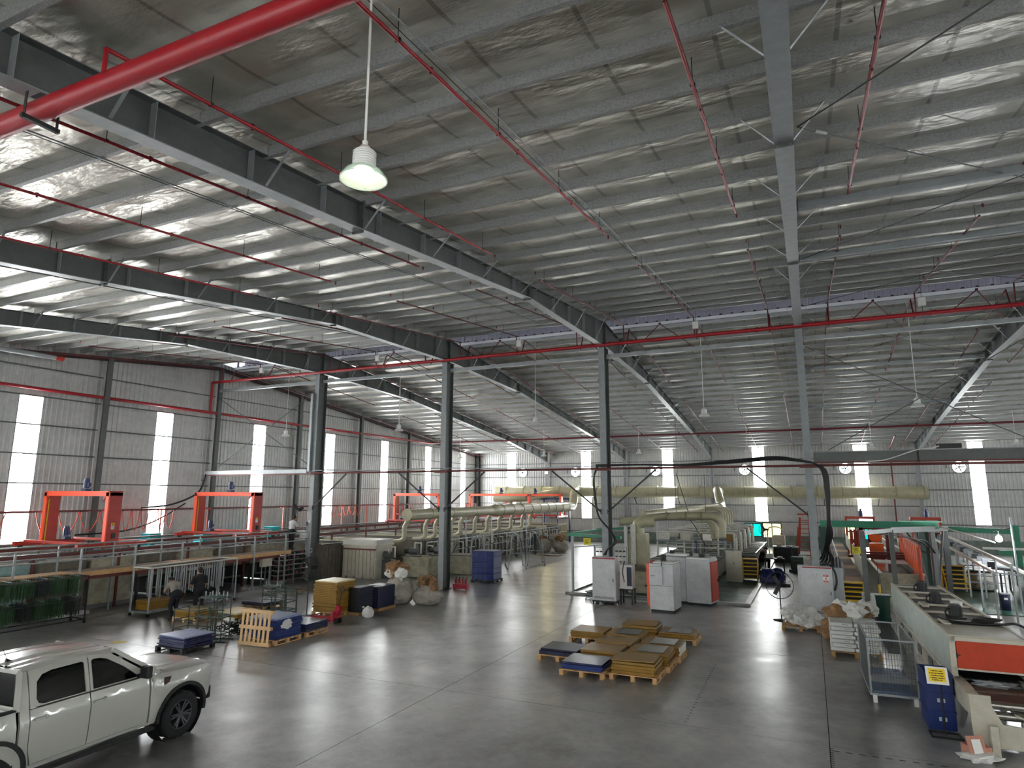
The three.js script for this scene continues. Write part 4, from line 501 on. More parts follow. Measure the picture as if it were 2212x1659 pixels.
  const hm = thing('hanging_motor', 'small dark motor hung on a cable above the middle line', 'motor', [-6.15, 3.35, -36.6]); part(hm, 'body', cyl(.14, .3, 0, 0, 0, 'y'), M.motor); part(hm, 'cable', hose([[0, .15, 0], [-.3, 1.2, 0], [-.6, 2.3, 0]], .02, 16), M.cable); part(hm, 'cable', hose([[0, -.15, 0], [.3, -.6, 0], [.9, -1.6, .4]], .02, 16), M.cable);
  const bp = thing('loose_panel', 'large beige panel standing upright beside the yellow steps', 'panel', [-3.85, .03, -35.9], -.06); part(bp, 'sheet', cbox(.8, 1.55, .05, 0, .78, 0).rotateX(-.05), M.cream); part(bp, 'stain', box(.06, .2, .004, 0, .9, -.02), M.steelLight);
  const steps = (label, p, ry, w, n, run, rise) => { const s = thing('step_unit', label, 'steps', p, ry); for (let k = 0; k < n; k++) { part(s, 'tread', cbox(w, .05, run, 0, rise * (k + 1), -run * k), M.yellow); part(s, 'riser_bar', box(w, .05, .04, 0, rise * (k + .45), -run * k + run / 2 - .03), M.yellow); } for (const x of [-w / 2, w / 2]) { part(s, 'side', bar([x, .02, run * .6], [x, rise * n, -run * (n - 1)], .05, .09), M.yellow); part(s, 'leg', box(.05, rise * n, .05, x, rise * n / 2, -run * (n - 1) - run * .4), M.yellow); } part(s, 'dark_back', box(w - .06, rise * n - .1, .02, 0, rise * n / 2, -run * (n - .55)), M.steelDark); return s; };
  steps('yellow steel steps beside the beige panel', [-3.15, .03, -36.4], 0, .75, 3, .3, .36);
  steps('yellow steel steps at the near end of the brown planked walkway', [1.32, 0, -29.7], 0, .72, 3, .34, .31);
  steps('yellow steel steps before the stainless tank on the right', [5.95, .03, -37.0], 0, .9, 3, .36, .36);
  // packing corner
  const wb = thing('work_bench', 'dark work bench with parts on it, before the far wall right of the middle line', 'bench', [-1.75, 0, -47.6]); part(wb, 'top', cbox(1.6, .06, .9, 0, 1.05, 0), M.tube); part(wb, 'cabinet', cbox(1.5, .95, .8, 0, .52, 0), M.steelDark); part(wb, 'vice', cbox(.3, .2, .25, -.4, 1.18, .1), M.cream); part(wb, 'tray', box(.5, .06, .4, .3, 1.11, .1), M.steelLight);
  const dk = thing('desk', 'small dark desk with a white printer in front of the seated worker', 'desk', [-2.2, 0, -41.9]); part(dk, 'top', cbox(1.1, .05, .6, 0, .75, 0), M.steelDark); part(dk, 'leg', [[-.5, -.25], [.5, -.25], [-.5, .25], [.5, .25]].map(([x, z]) => box(.05, .75, .05, x, .37, z)), M.steelDark); part(dk, 'printer', cbox(.4, .25, .35, -.25, .9, .05), M.white); part(dk, 'tray', box(.3, .08, .3, .3, .82, 0), M.steelLight);
  const sf = (label, p, h, r, ry) => { const o = thing('stand_fan', label, 'fan', p, ry); part(o, 'pole', rod([0, .03, 0], [0, h - .05, 0], .02, 8), M.black); part(o, 'base', [lathe([[0, .05], [.05, .05], [.22, .02], [.24, 0], [0, 0]], 18), rod([-.28, .02, 0], [.28, .02, 0], .02)], M.black); part(o, 'motor', cyl(.08, .2, 0, h, -.05, 'z'), M.black); const ring = []; for (const z of [.02, .16]) { const t = new THREE.TorusGeometry(r, .008, 6, 32); t.translate(0, h, z); ring.push(t); } for (let k = 0; k < 14; k++) { const a = k / 14 * 6.283; ring.push(rod([0, h, .18], [r * Math.cos(a), h + r * Math.sin(a), .13], .003, 4)); } part(o, 'guard', ring, M.black); for (let k = 0; k < 3; k++) { const b = box(r * .75, .14, .008); b.rotateX(.45); b.translate(r * .42, 0, 0); b.rotateZ(k * 2.094); b.translate(0, h, .09); part(o, 'blade', b, M.steelDark); } return o; };
  sf('big black stand fan facing the camera, left of the cabinet with red stickers', [-1.25, 0, -25.9], 1.22, .46, .1);
  sf('black stand fan among the green frames, beside the tall yellow stack', [-17.15, 0, -19.3], 1.72, .36, 1.1);
  sf('black stand fan before the cyan window of the far wall', [-3.1, 0, -49.5], 2.05, .38, -.3);
  const bb = (label, p, s, ry) => { const o = thing('crate_pile', label, 'crate', p, ry); part(o, 'crate', [box(.6 * s, .04, .4 * s, 0, .04, 0), box(.6 * s, .3, .03, 0, .2, .2 * s), box(.6 * s, .3, .03, 0, .2, -.2 * s), box(.03, .3, .4 * s, .3 * s, .2, 0), box(.03, .3, .4 * s, -.3 * s, .2, 0)], M.blueBin); part(o, 'load', blob(.32 * s, .28, .24 * s, 5 + p[0], .25).translate(0, .42, 0), M.blueBin); };
  bb('blue tub heaped with blue bags beside the yellow steps', [-2.3, 0, -36.7], 1.3, .1); bb('blue tub behind the big stand fan', [-1.85, 0, -37.2], 1.1, -.2);
  const wv = thing('hand_cart', 'white tube hand cart lying by the dark machine near the far wall', 'cart', [-1.3, 0, -48.8], .4); part(wv, 'frame', [bar([-.4, .3, -.9], [-.4, .5, .9], .05), bar([.4, .3, -.9], [.4, .5, .9], .05)], M.white); for (let k = 0; k < 5; k++) part(wv, 'rung', bar([-.4, .32 + k * .045, -.8 + k * .4], [.4, .32 + k * .045, -.8 + k * .4], .04), M.white); part(wv, 'wheel', cyl(.12, .05, .4, .12, -.6, 'x'), M.black); part(wv, 'wheel', cyl(.12, .05, -.4, .12, -.6, 'x'), M.black);
  const dm = thing('pump_set', 'dark pump set left of the brown planked walkway', 'pump', [-1.0, 0, -42.5]); part(dm, 'base', cbox(.9, .15, 1.2, 0, .08, 0), M.steelDark); part(dm, 'body', cbox(.7, .7, .7, 0, .5, -.1, .05), M.greenDark); part(dm, 'motor', cyl(.2, .5, 0, .5, .5, 'z'), M.steelDark); part(dm, 'post', cyl(.07, .6, -.3, 1.1, -.3), M.steelDark); part(dm, 'cap', cyl(.1, .08, -.3, 1.42, -.3), M.white);
  const rl = thing('lift_ladder', 'tall orange red lift ladder near the far wall, left of the fourth column', 'ladder', [-.75, 0, -50.6]); part(rl, 'mast', [bar([-.35, 0, 0], [-.05, 2.9, 0], .14), bar([.5, 0, 0], [.5, 3.1, 0], .1), box(.9, .12, .12, .25, 3.1, 0)], M.orangeDull); part(rl, 'panel', prism([[-.5, .4], [-.2, .4], [0, 2.4], [-.25, 2.2]], .1), M.orangeDull); for (let k = 0; k < 9; k++) part(rl, 'rung', bar([-.2 + k * .02, .3 + k * .3, 0], [.5, .3 + k * .3, 0], .05), M.orangeDull);
  const bm = thing('bending_machine', 'beige machine with an arched pipe before the yellow lit opening', 'machine', [-2.6, 0, -53]); part(bm, 'body', cbox(.9, 1.5, .8, .2, .75, 0, .12), M.cream); part(bm, 'arch', hose([[-.5, .1, 0], [-.5, 1.9, 0], [-.35, 2.05, 0], [.3, 2.05, 0], [.5, 1.85, 0]], .04, 30), M.offwhite); part(bm, 'switch', cyl(.06, .1, .4, 1.6, .3), M.black);
  // openings low in the far wall
  const op = (n, name, x0, x1, y0, y1, mat, two) => { const o = struct(n); const m = two ? 2 : 1, w = (x1 - x0) / m; for (let k = 0; k < m; k++) part(o, 'window_pane', box(w - .08, y1 - y0 - .06, .02, x0 + w * (k + .5), (y0 + y1) / 2, ZF + .12), mat); part(o, 'window_frame', [...Array.from({ length: m + 1 }, (_, k) => box(.07, y1 - y0 + .08, .08, x0 + w * k, (y0 + y1) / 2, ZF + .12)), box(x1 - x0, .07, .08, (x0 + x1) / 2, y0, ZF + .12), box(x1 - x0, .07, .08, (x0 + x1) / 2, y1, ZF + .12)], M.greenDark); };
  op('window_101', '', -5.45, -4.1, .9, 2.0, M.dayCyan, true); op('window_102', '', -3.98, -2.5, .82, 2.05, M.dayYellow, true); op('window_103', '', 2.35, 3.15, .85, 1.92, M.dayYellow, true); op('window_104', '', 3.8, 4.4, .88, 1.85, M.dayCyan, true);
}
// ---------- green sign arch left of the middle line ----------
{
  const a = thing('gate_arch', 'open arch of grey posts with a green top beam and hanging yellow sign', 'arch', [0, 0, 0]);
  part(a, 'post', box(.09, 2.6, .09, -10.1, 1.3, -28.7), M.tube); part(a, 'post', box(.09, 2.6, .09, -8.9, 1.3, -31.2), M.tube); part(a, 'post', box(.06, 2.1, .06, -9.4, 1.05, -29.8), M.tube);
  part(a, 'top_beam', bar([-10.3, 2.62, -28.7], [-7.6, 2.6, -27.9], .16, .12), M.green); part(a, 'top_beam', bar([-10.2, 2.66, -28.8], [-9.6, 2.7, -33], .14, .1), M.green); part(a, 'top_beam', bar([-9.8, 2.72, -31.5], [-8.2, 2.78, -33], .14, .1), M.green); part(a, 'sign', box(.34, .3, .01, -9.3, 2.34, -28.4).rotateY(0), M.smallSign); part(a, 'cross_bar', bar([-10.1, 2.05, -28.7], [-8.9, 2.05, -31.2], .05), M.tube);
  const lamp = thing('exit_light', 'small green lit sign hanging behind the green arch', 'sign', [-8.25, 2.25, -28.6]); part(lamp, 'case', cbox(.24, .18, .05), M.greenDark); part(lamp, 'sign_face', box(.2, .14, .01, 0, 0, .03), M.greenGlow); part(lamp, 'stem', rod([0, .09, 0], [.04, .32, .1], .01), M.steelDark);
  for (let i = 0; i < 2; i++) { const f = thing('chain_rack', 'dark rack hung with chain-like hooks behind the green arch, ' + (i ? 'right' : 'left') + ' one', 'rack', [-9.1 + i * .75, 0, -29.9 - i * .6]); part(f, 'upright', box(.04, 2.0, .04, -.3, 1, 0), M.tube); part(f, 'upright', box(.04, 2.0, .04, .3, 1, 0), M.tube); part(f, 'bar', [box(.64, .04, .04, 0, 2, 0), box(.64, .04, .04, 0, .15, 0)], M.tube); for (let k = 0; k < 3; k++) part(f, 'hook_chain', [0, 1, 2, 3, 4, 5, 6].map((j) => box(.12, .05, .05, -.18 + k * .18, 1.8 - j * .24, .02, j)), M.steelDark); part(f, 'foot', box(.7, .05, .5, 0, .03, 0), M.steelDark); }
  const sp = thing('wire_heap', 'grey heap of tangled wire on the floor under the green arch', 'wire', [-8.95, 0, -28.3]); for (let k = 0; k < 7; k++) { const t = new THREE.TorusGeometry(.2 + k * .02, .03, 6, 16); t.rotateX(Math.PI / 2 + R0() * .7 - .35); t.translate(R0() * .3 - .15, .08 + k * .03, R0() * .3); part(sp, 'coil', t, k % 2 ? M.tube : M.steelLight); }
  const wt = thing('floor_tray', 'small white tray of scraps on the floor before the green area', 'tray', [-6.8, 0, -27.9]); part(wt, 'tray', [box(.7, .03, .5, 0, .02, 0), box(.7, .06, .03, 0, .05, .25), box(.7, .06, .03, 0, .05, -.25), box(.03, .06, .5, .35, .05, 0), box(.03, .06, .5, -.35, .05, 0)], M.offwhite); part(wt, 'scraps', blob(.28, .04, .18, 3, .4).translate(0, .05, 0), M.steelLight);
}
// ---------- right hand lines ----------
{
  const w = thing('plank_walkway', 'brown planked walkway leading away to the far wall on the right', 'walkway'); for (let k = 0; k < 14; k++) part(w, 'plank', cbox(.86, .06, 1.7, 1.3 + .0115 * k, .93, -31.5 - k * 1.72), k % 3 ? M.plank : M.woodDark); part(w, 'side_beam', bar([.88, .8, -30.8], [1.05, .8, -55], .08, .2), M.plank); for (let k = 0; k < 9; k++) part(w, 'leg', [box(.07, .9, .07, .92, .45, -31 - k * 2.9), box(.07, .9, .07, 1.72, .45, -31 - k * 2.9)], M.steel);
  part(w, 'guard_panel', bar([1.85, 1.25, -31], [2.15, 1.25, -55], .04, .75), M.cream); part(w, 'hand_rail', rod([.86, 1.9, -31], [1.05, 1.9, -55], .025), M.tube); for (let k = 0; k < 5; k++) part(w, 'rail_post', rod([.86 + k * .04, .95, -31.2 - k * 5.6], [.86 + k * .04, 1.9, -31.2 - k * 5.6], .022), M.tube);
  const hj = thing('hanging_coat', 'dark work clothes hung on the walkway rail behind the fourth column', 'clothes', [.85, 1.35, -31.6]); part(hj, 'jacket', blob(.14, .5, .2, 8, .2), M.navy); part(hj, 'sleeve', blob(.08, .4, .09, 9, .2).translate(.16, -.1, .1), M.sack);
  const tl = (label, x0, x1, z0, z1, h, mat) => { const o = thing('dip_tank', label, 'tank'); const L = z0 - z1; part(o, 'wall', bar([x0, h / 2, z0], [x0, h / 2, z1], .06, h), mat); part(o, 'wall', bar([x1, h / 2, z0], [x1, h / 2, z1], .06, h), mat); part(o, 'wall', box(x1 - x0, h, .06, (x0 + x1) / 2, h / 2, z0), mat); part(o, 'liquid', box(x1 - x0, .02, L, (x0 + x1) / 2, h - .25, (z0 + z1) / 2), M.liquid); part(o, 'rim', [bar([x0, h, z0], [x0, h, z1], .14, .06), bar([x1, h, z0], [x1, h, z1], .14, .06), box(x1 - x0, .06, .14, (x0 + x1) / 2, h, z0)], mat); for (let k = 0; k < 4; k++) part(o, 'band', box(x1 - x0 + .1, .05, .04, (x0 + x1) / 2, h * (.2 + k * .22), z0 + .04), mat); for (let k = 1; k < 6; k++) part(o, 'divider', box(x1 - x0, h - .3, .06, (x0 + x1) / 2, (h - .2) / 2, z0 - L * k / 6), mat); };
  tl('beige tank row right of the brown planked walkway', 2.4, 3.9, -31.2, -50, 1.25, M.pp); tl('pale tank row behind the orange curtain', 4.6, 5.6, -41, -56, 1.3, M.cream);
  // grey portal frame with green beam
  const g = thing('portal_frame', 'grey steel portal frame above the right tanks, with cables', 'frame'); part(g, 'post', box(.16, 3.2, .16, 1.5, 1.6, -25.4), M.steel); part(g, 'post', box(.14, 3.1, .14, 1.66, 1.55, -28.2), M.steel); part(g, 'post', box(.16, 3.1, .16, 2.75, 1.55, -29.6), M.steel); part(g, 'post', box(.2, 3.05, .2, 5.45, 1.52, -35.6), M.steel); part(g, 'post', box(.16, 3.0, .16, 4.75, 1.5, -34), M.steel); part(g, 'post', box(.16, 2.9, .16, 5.0, 1.45, -36.2), M.steel);
  part(g, 'top_beam', bar([2.7, 3.08, -29.6], [5.5, 2.95, -35.4], .16, .22), M.steel); part(g, 'top_beam', bar([1.5, 3.15, -25.4], [2.75, 3.08, -29.6], .14, .14), M.steel); part(g, 'diagonal', bar([4.75, .1, -34], [5.3, 2.9, -35], .07), M.steel); part(g, 'diagonal', bar([4.4, .1, -33.6], [4.0, 2.9, -33.2], .08), M.steel); part(g, 'cable', hose([[1.6, 3.0, -28], [2.2, 2.95, -29.2], [3.2, 2.8, -30.8], [4.0, 2.55, -32.4], [4.5, 2.2, -33.8]], .03, 30), M.cable); part(g, 'cable', hose([[3.4, 3.1, -31.4], [3.7, 2.7, -32], [4.4, 2.45, -33.2], [4.8, 1.9, -34]], .03, 30), M.cable);
  const gb = thing('crane_beam', 'green crane beam crossing behind the fourth column on a dark green post', 'beam'); part(gb, 'beam', hbeam([.3, 3.12, -34], [5, 3.12, -34], .3, .2, .03), M.green); part(gb, 'end_plate', box(1.6, .03, .9, 4.3, 3.3, -33.8), M.greenPale); part(gb, 'post', cbox(.34, 3, .3, 4.45, 1.5, -34.4), M.greenDark); part(gb, 'post', cbox(.3, 3, .3, .4, 1.5, -34.4), M.greenDark);
  const g2 = thing('crane_beam', 'second green beam, lower and farther right, ending in a pale green post', 'beam'); part(g2, 'beam', hbeam([5.2, 2.35, -50.6], [11.4, 2.2, -50.6], .32, .25, .04), M.green); part(g2, 'post', cbox(.4, 2.6, .4, 11.5, 1.3, -50.8), M.green); part(g2, 'bracket', cbox(.9, .3, .4, 11, .9, -50.6), M.green);
  // orange curtain of slats
  const oc = thing('strip_curtain', 'bright orange ribbed curtain with backlight painted in, between the right tanks', 'curtain'); for (let k = 0; k < 24; k++) { const t = k / 23, x = 3.75 + .35 * t, z = -30.6 - 9.5 * t; part(oc, 'strip', cbox(.05, 1.55, .36, x + (k % 2) * .05, 1.62, z, .01), k % 4 === 1 ? M.orangeDull : M.orangeDeep); } part(oc, 'top_rail', bar([3.75, 2.44, -30.3], [4.12, 2.44, -40.4], .08, .1), M.orangeDull); part(oc, 'post', [box(.08, 2.4, .08, 3.72, 1.2, -30.4), box(.08, 2.4, .08, 4.12, 1.2, -40.3)], M.orangeDull);  // light coming through the curtain is painted as a brighter orange
  const rc = thing('carriage', 'red carriage with an orange drum at the far end of the orange curtain', 'carriage', [3.1, 0, -43]); part(rc, 'mast', [box(.2, 2.6, .2, -.6, 1.3, 0), box(.2, 2.6, .2, .7, 1.3, 0), box(1.5, .2, .2, .05, 2.6, 0)], M.redDark); part(rc, 'drum', cyl(.32, .3, .1, 2.1, .2, 'z', 20), M.orangeDeep); part(rc, 'hopper', cbox(.7, .7, .5, .1, 1.4, .2), M.orangeDeep); part(rc, 'arm', box(2.4, .12, .12, -.2, 1.0, .5), M.redDark); for (let k = 0; k < 4; k++) part(rc, 'strip', box(.14, 1.5, .06, -1.1 + k * .2, 1.7, -.6), M.orangeDull);
  const cr = thing('cross_bar_carriage', 'dark red bars lying across the beige tank row', 'bar', [3.2, 1.33, -37.5]); for (let k = 0; k < 3; k++) part(cr, 'bar', box(2.2, .09, .1, 0, .05 + k * .1, -k * .25), M.redDark); part(cr, 'lid', cbox(1.3, .05, 1.5, 0, 0, 1.6), M.white);
  [['left', 3.3, -57, 1.9], ['right', 7.6, -57, 1.8]].forEach(([n, x, z, W]) => { const o = thing('gantry_crane', 'small far red gantry by the far wall on the right, ' + n + ' one', 'gantry', [x, 0, z]); for (const s of [-1, 1]) part(o, 'leg', box(.14, 2.7, .4, s * W / 2, 1.35, 0), M.orangeDull); part(o, 'top_beam', box(W + .14, .2, .4, 0, 2.75, 0), M.orangeDull); part(o, 'motor', [cyl(.14, .45, .1, 3.05, 0), cyl(.08, .2, .1, 3.35, 0)], M.motor); part(o, 'tie_bar', box(W, .1, .1, 0, 1.7, .1), M.redDark); for (let k = 0; k < 4; k++) part(o, 'strip', box(.2, 1.1, .05, -W / 2 + .3 + k * .4, 1.15, -.1), M.redDark); });
  // roller line at the right
  const rl = thing('rail_line', 'long line of white rails on posts at the right, above the tanks', 'rail'); for (const [x0, x1, y] of [[6.25, 7.6, 2.0], [5.7, 7.0, 1.75], [6.9, 8.3, 1.6]]) part(rl, 'rail', bar([x0, y, -28.6], [x1, y, -51], .09, .1), M.offwhite); for (let k = 0; k < 8; k++) { const t = k / 7; part(rl, 'post', box(.06, 2, .06, 6.3 + 1.3 * t, 1, -28.8 - 22 * t), M.tube); part(rl, 'post', box(.06, 1.7, .06, 5.75 + 1.25 * t, .85, -28.8 - 22 * t), M.tube); part(rl, 'cross_bar', bar([5.7 + 1.25 * t, 1.72, -28.8 - 22 * t], [6.95 + 1.3 * t, 1.6, -28.8 - 22 * t], .05), M.tube); } for (let k = 0; k < 16; k++) part(rl, 'clip', [box(.2, .2, .1, 5.95 + k * .08, 1.88, -30 - k * 1.3)], k % 3 ? M.steelLight : M.steelDark); part(rl, 'return_pipe', pipe([[7.0, 2.05, -36.5], [8.7, 2.05, -36.5], [8.7, 1.4, -36.5]], .06), M.offwhite);
  const ss = thing('stainless_tank', 'stainless steel tank behind a pipe rail on the green floor', 'tank', [7.05, .03, -37.9]); part(ss, 'shell', [lathe([[0, 0], [.5, 0], [.56, .08], [.56, .8], [.5, .9], [0, .92]], 32).scale(1.05, 1, 1)], M.stainless); part(ss, 'band', [cyl(.6, .04, 0, .35, 0, 'y', 32), cyl(.6, .04, 0, .7, 0, 'y', 32)], M.steelLight); part(ss, 'rail', [...[-.75, .75].map((x) => box(.05, 1.1, .05, x, .55, .9)), ...[.45, .8, 1.08].map((y) => box(1.55, .04, .04, 0, y, .9))], M.tube); part(ss, 'cover', cbox(1.5, .06, 1.2, 0, 1.15, 0), M.steelLight);
  const pl = thing('slope_conveyor', 'dark sloping conveyor with a grey belt at the right edge', 'conveyor', [9.1, 0, -38.5]); part(pl, 'belt', bar([-1.4, 1.25, 2.6], [1.2, .55, -4.2], .9, .06), M.steelLight); part(pl, 'side_rail', [bar([-1.95, 1.25, 2.6], [.7, .55, -4.2], .08, .16), bar([-.85, 1.25, 2.6], [1.75, .55, -4.2], .08, .16)], M.steelDark); for (let k = 0; k < 4; k++) part(pl, 'leg', [box(.07, 1.0 - k * .15, .07, -1.6 + k * .75, .5 - k * .07, 2.2 - k * 2), box(.07, 1.0 - k * .15, .07, -.7 + k * .75, .5 - k * .07, 2.2 - k * 2)], M.steelDark); part(pl, 'drive', cbox(.5, .4, .5, .1, 1.2, .2), M.black);
  const bn = thing('waste_bin', 'small dark blue bin with a white label on the green floor at the right', 'bin', [6.62, .03, -31.75]); part(bn, 'body', lathe([[0, 0], [.17, 0], [.21, .62], [0, .62]], 4).rotateY(Math.PI / 4), M.navy); part(bn, 'rim', box(.32, .04, .32, 0, .62, 0), M.steelLight); part(bn, 'label', box(.12, .1, .004, 0, .45, .14), M.white);
  const lp = thing('work_lamp', 'blinding white work lamp hung from a pale pole at the right', 'lamp', [6.93, 0, -30.8]); part(lp, 'pole', rod([0, 0, 0], [-.04, 3.6, 0], .035, 10), M.tube); part(lp, 'arm', bar([-.03, 3.2, 0], [-.62, 3.05, 0], .03), M.steelDark); part(lp, 'cord', rod([-.47, 3.08, 0], [-.47, 2.95, 0], .012), M.white); part(lp, 'bulb', [lathe([[0, -.14], [.08, -.12], [.12, -.04], [.1, .06], [.04, .12], [0, .12]], 16).translate(-.47, 2.8, 0)], M.ledGlow); part(lp, 'foot', cyl(.12, .03, 0, .015, 0), M.tube);
  const L = new THREE.PointLight(0xf2f6ff, 14); L.position.set(-.47, 2.8, 0); L.shadow.radius = 5; L.name = 'lamp_light'; lp.add(L);
  const pr = thing('sloping_pipe', 'thin pale pipe sloping down toward the white work lamp', 'pipe'); part(pr, 'pipe', rod([5.0, 3.1, -33.6], [6.4, 2.62, -31.2], .03), M.offwhite); part(pr, 'clip', box(.08, .08, .08, 5.0, 3.08, -33.6), M.steel);
  const wn = thing('notice', 'small yellow notice on the grey post beside the planked walkway', 'sign', [1.42, 2.38, -28.0]); part(wn, 'plate', box(.28, .26, .01, 0, 0, 0), M.smallSign); part(wn, 'hook', box(.03, .08, .02, .06, .15, -.02), M.steel);
}
// soft lump used for bags and heaps
function blob(rx, ry, rz, seed, rough = .15, seg = 3) { const g = new THREE.IcosahedronGeometry(1, seg), p = g.attributes.position; for (let i = 0; i < p.count; i++) { const x = p.getX(i), y = p.getY(i), z = p.getZ(i), n = 1 + rough * (perlin.noise(x * 1.6 + seed * 3.1, y * 1.6 + seed, z * 1.6) * 1.2 + perlin.noise(x * 4 + seed, y * 4, z * 4 + seed * 2) * .5); p.setXYZ(i, x * rx * n, Math.max(-1, y) * ry * n, z * rz * n); } g.computeVertexNormals(); return toCreasedNormals(g, .5); }
function crumple(rx, ry, rz, seed) { const g = new THREE.IcosahedronGeometry(1, 2), p = g.attributes.position, q = new THREE.Vector3(); for (let i = 0; i < p.count; i++) { q.fromBufferAttribute(p, i); const n = 1 + .55 * perlin.noise(q.x * 2.3 + seed * 3.7, q.y * 2.3, q.z * 2.3 + seed) + .28 * perlin.noise(q.x * 6 + seed, q.y * 6 + seed, q.z * 6); p.setXYZ(i, q.x * rx * n, q.y * ry * n, q.z * rz * n); } g.computeVertexNormals(); return toCreasedNormals(g, .15); }

// ---------- drying oven with its conveyor at the right ----------
M.ovenNotice = new THREE.MeshStandardMaterial({ roughness: .6, name: 'ovenNotice', map: canvasTex(256, 220, (g, w, h) => { g.fillStyle = '#efeee6'; g.fillRect(0, 0, w, h); g.fillStyle = '#f2cf1f'; g.fillRect(28, 22, w - 56, h - 52); g.fillStyle = '#2a2610'; for (const [y, x, l] of [[44, 60, 130], [74, 42, 168], [104, 56, 140], [134, 48, 158], [160, 66, 110]]) for (let k = 0; k < l; k += 17) g.fillRect(x + k, y + (k % 3), 11 + (k * 7) % 5, 13); }) });
{
  const o = thing('drying_oven', 'long pale green oven with a red orange front panel and a conveyor mouth', 'oven', [2.8, 0, -19.7], .022), Lz = 8.2, W = 1.24, zf = 4.1, zb = -4.1;
  part(o, 'side_panel', cbox(.04, .78, Lz, -W / 2, 1.31, 0, .01), M.ovenSheet); part(o, 'side_panel', cbox(.04, .78, Lz, W / 2, 1.31, 0, .01), M.ovenSheet);
  part(o, 'lower_edge', box(.07, .05, Lz, -W / 2, .93, 0), M.cream); part(o, 'lower_edge', box(.07, .05, Lz, W / 2, .93, 0), M.cream);
  part(o, 'roof_panel', box(W, .03, Lz, 0, 1.68, 0), M.ovenTop); part(o, 'back_panel', box(W, .78, .04, 0, 1.31, zb), M.ovenSheet); part(o, 'floor_panel', box(W - .06, .03, Lz - .1, 0, .92, 0), M.steelDark);
  for (const s of [-1, 1]) part(o, 'roof_edge', cbox(.07, .06, Lz, s * (W / 2 - .01), 1.71, 0, .01), M.cream);
  for (let k = 0; k < 6; k++) part(o, 'roof_rib', cbox(W - .1, .05, .06, 0, 1.715, zf - 1.75 - k * 1.15, .008), M.cream);
  part(o, 'front_hood', [cbox(W + .04, .05, 1.25, 0, 1.705, zf - .62, .012)], M.cream); part(o, 'front_frame', [box(.1, .72, .05, -W / 2 + .03, 1.34, zf + .02), box(.1, .72, .05, W / 2 - .03, 1.34, zf + .02), box(W, .09, .05, 0, 1.66, zf + .02), box(W, .05, .05, 0, 1.12, zf + .02)], M.cream);
  part(o, 'front_panel', cbox(W - .14, .5, .03, .02, 1.38, zf + .045, .006), M.orangeDull2, 'big red orange panel'); part(o, 'hinge', [box(.03, .08, .03, -W / 2 + .09, 1.36, zf + .065), box(.05, .015, .03, -W / 2 + .12, 1.37, zf + .065)], M.steelDark);
  for (const [z, x] of [[3.2, -.42], [.75, -.42], [-.9, -.42]]) part(o, 'hatch_plate', cbox(.14, .05, .62, x, 1.73, z - .6, .01), M.cream);
  [[-.05, 1.75, 'nearest'], [-.08, -.35], [-.03, -2.55]].forEach(([x, z], i) => { const m = part(o, 'blower_motor', [cyl(.12, .25, x, 1.84, z, 'y', 18), cyl(.095, .04, x, 1.98, z, 'y', 16), box(.34, .03, .34, x, 1.715, z), ...Array.from({ length: 8 }, (_, k) => box(.02, .2, .03, x + .122 * Math.cos(k * .785), 1.84, z + .122 * Math.sin(k * .785)).rotateY(0))], M.steelDark); part(m, 'hose', [new THREE.TorusGeometry(.09, .018, 8, 16).rotateY(.5).translate(x - .13, 1.81, z + .05)], M.black); });
  for (let k = 0; k < 6; k++) for (const s of [-1, 1]) part(o, 'leg', cbox(.1, .92, .1, s * (W / 2 - .05), .46, zf - .6 - k * 1.42, .008), M.cream);
  for (const s of [-1, 1]) { part(o, 'leg_rail', box(.06, .06, Lz - 1, s * (W / 2 - .05), .32, -.1), M.cream); for (let k = 0; k < 5; k++) part(o, 'leg_plate', box(.03, .18, .5, s * (W / 2 - .05), .62, zf - 1.3 - k * 1.42), M.steel); }
  part(o, 'belt', [bar([0, .86, zf - .6], [0, .84, zf + .55], W - .3, .02), bar([0, .84, zf + .55], [0, .8, zf + 1.05], W - .3, .02)], M.beltBrown); for (const [y, z, r] of [[.78, zf + 1.08, .07], [.62, zf + 1.1, .07], [.83, zf + .5, .05]]) part(o, 'roller', cyl(r, W - .28, 0, y, z, 'x', 16), M.stainless);
  part(o, 'film_scrap', blob(.34, .06, .16, 4, .7).translate(.05, .9, zf + .1), M.clearFilm, 'crumpled clear film in the mouth');
  part(o, 'guard', [prism([[zf - .35, .6], [zf - .35, .93], [zf + .55, .97], [zf + 1.15, .95], [zf + 1.15, .62], [zf + .9, .6]].map(([z, y]) => [-z, y]), .18).rotateY(Math.PI / 2).translate(-W / 2 - .02, 0, 0)], M.cream); part(o, 'guard', [prism([[zf - .35, .6], [zf - .35, .93], [zf + .55, .97], [zf + 1.15, .95], [zf + 1.15, .62], [zf + .9, .6]].map(([z, y]) => [-z, y]), .18).rotateY(Math.PI / 2).translate(W / 2 - .16, 0, 0)], M.cream);
  part(o, 'chute_plate', prism([[-.62, .95], [-.3, .95], [-.3, .78], [-.16, .5], [.7, .46], [.7, .12], [-.6, .1], [-.62, .5]], .04).translate(.0, 0, zf + 1.16), M.cream); { const t = box(.9, .03, .62); t.rotateZ(-.35); part(o, 'chute_tray', t.translate(.45, .52, zf + .9), M.cream); }
  part(o, 'chute_leg', cbox(.12, .5, .12, -.33, .25, zf + 1.3, .01), M.cream); part(o, 'chute_leg', cbox(.12, .5, .12, .9, .25, zf + 1.3, .01), M.cream); part(o, 'bottom_shelf', box(1.5, .03, .8, .3, .12, zf + .75), M.stainless);
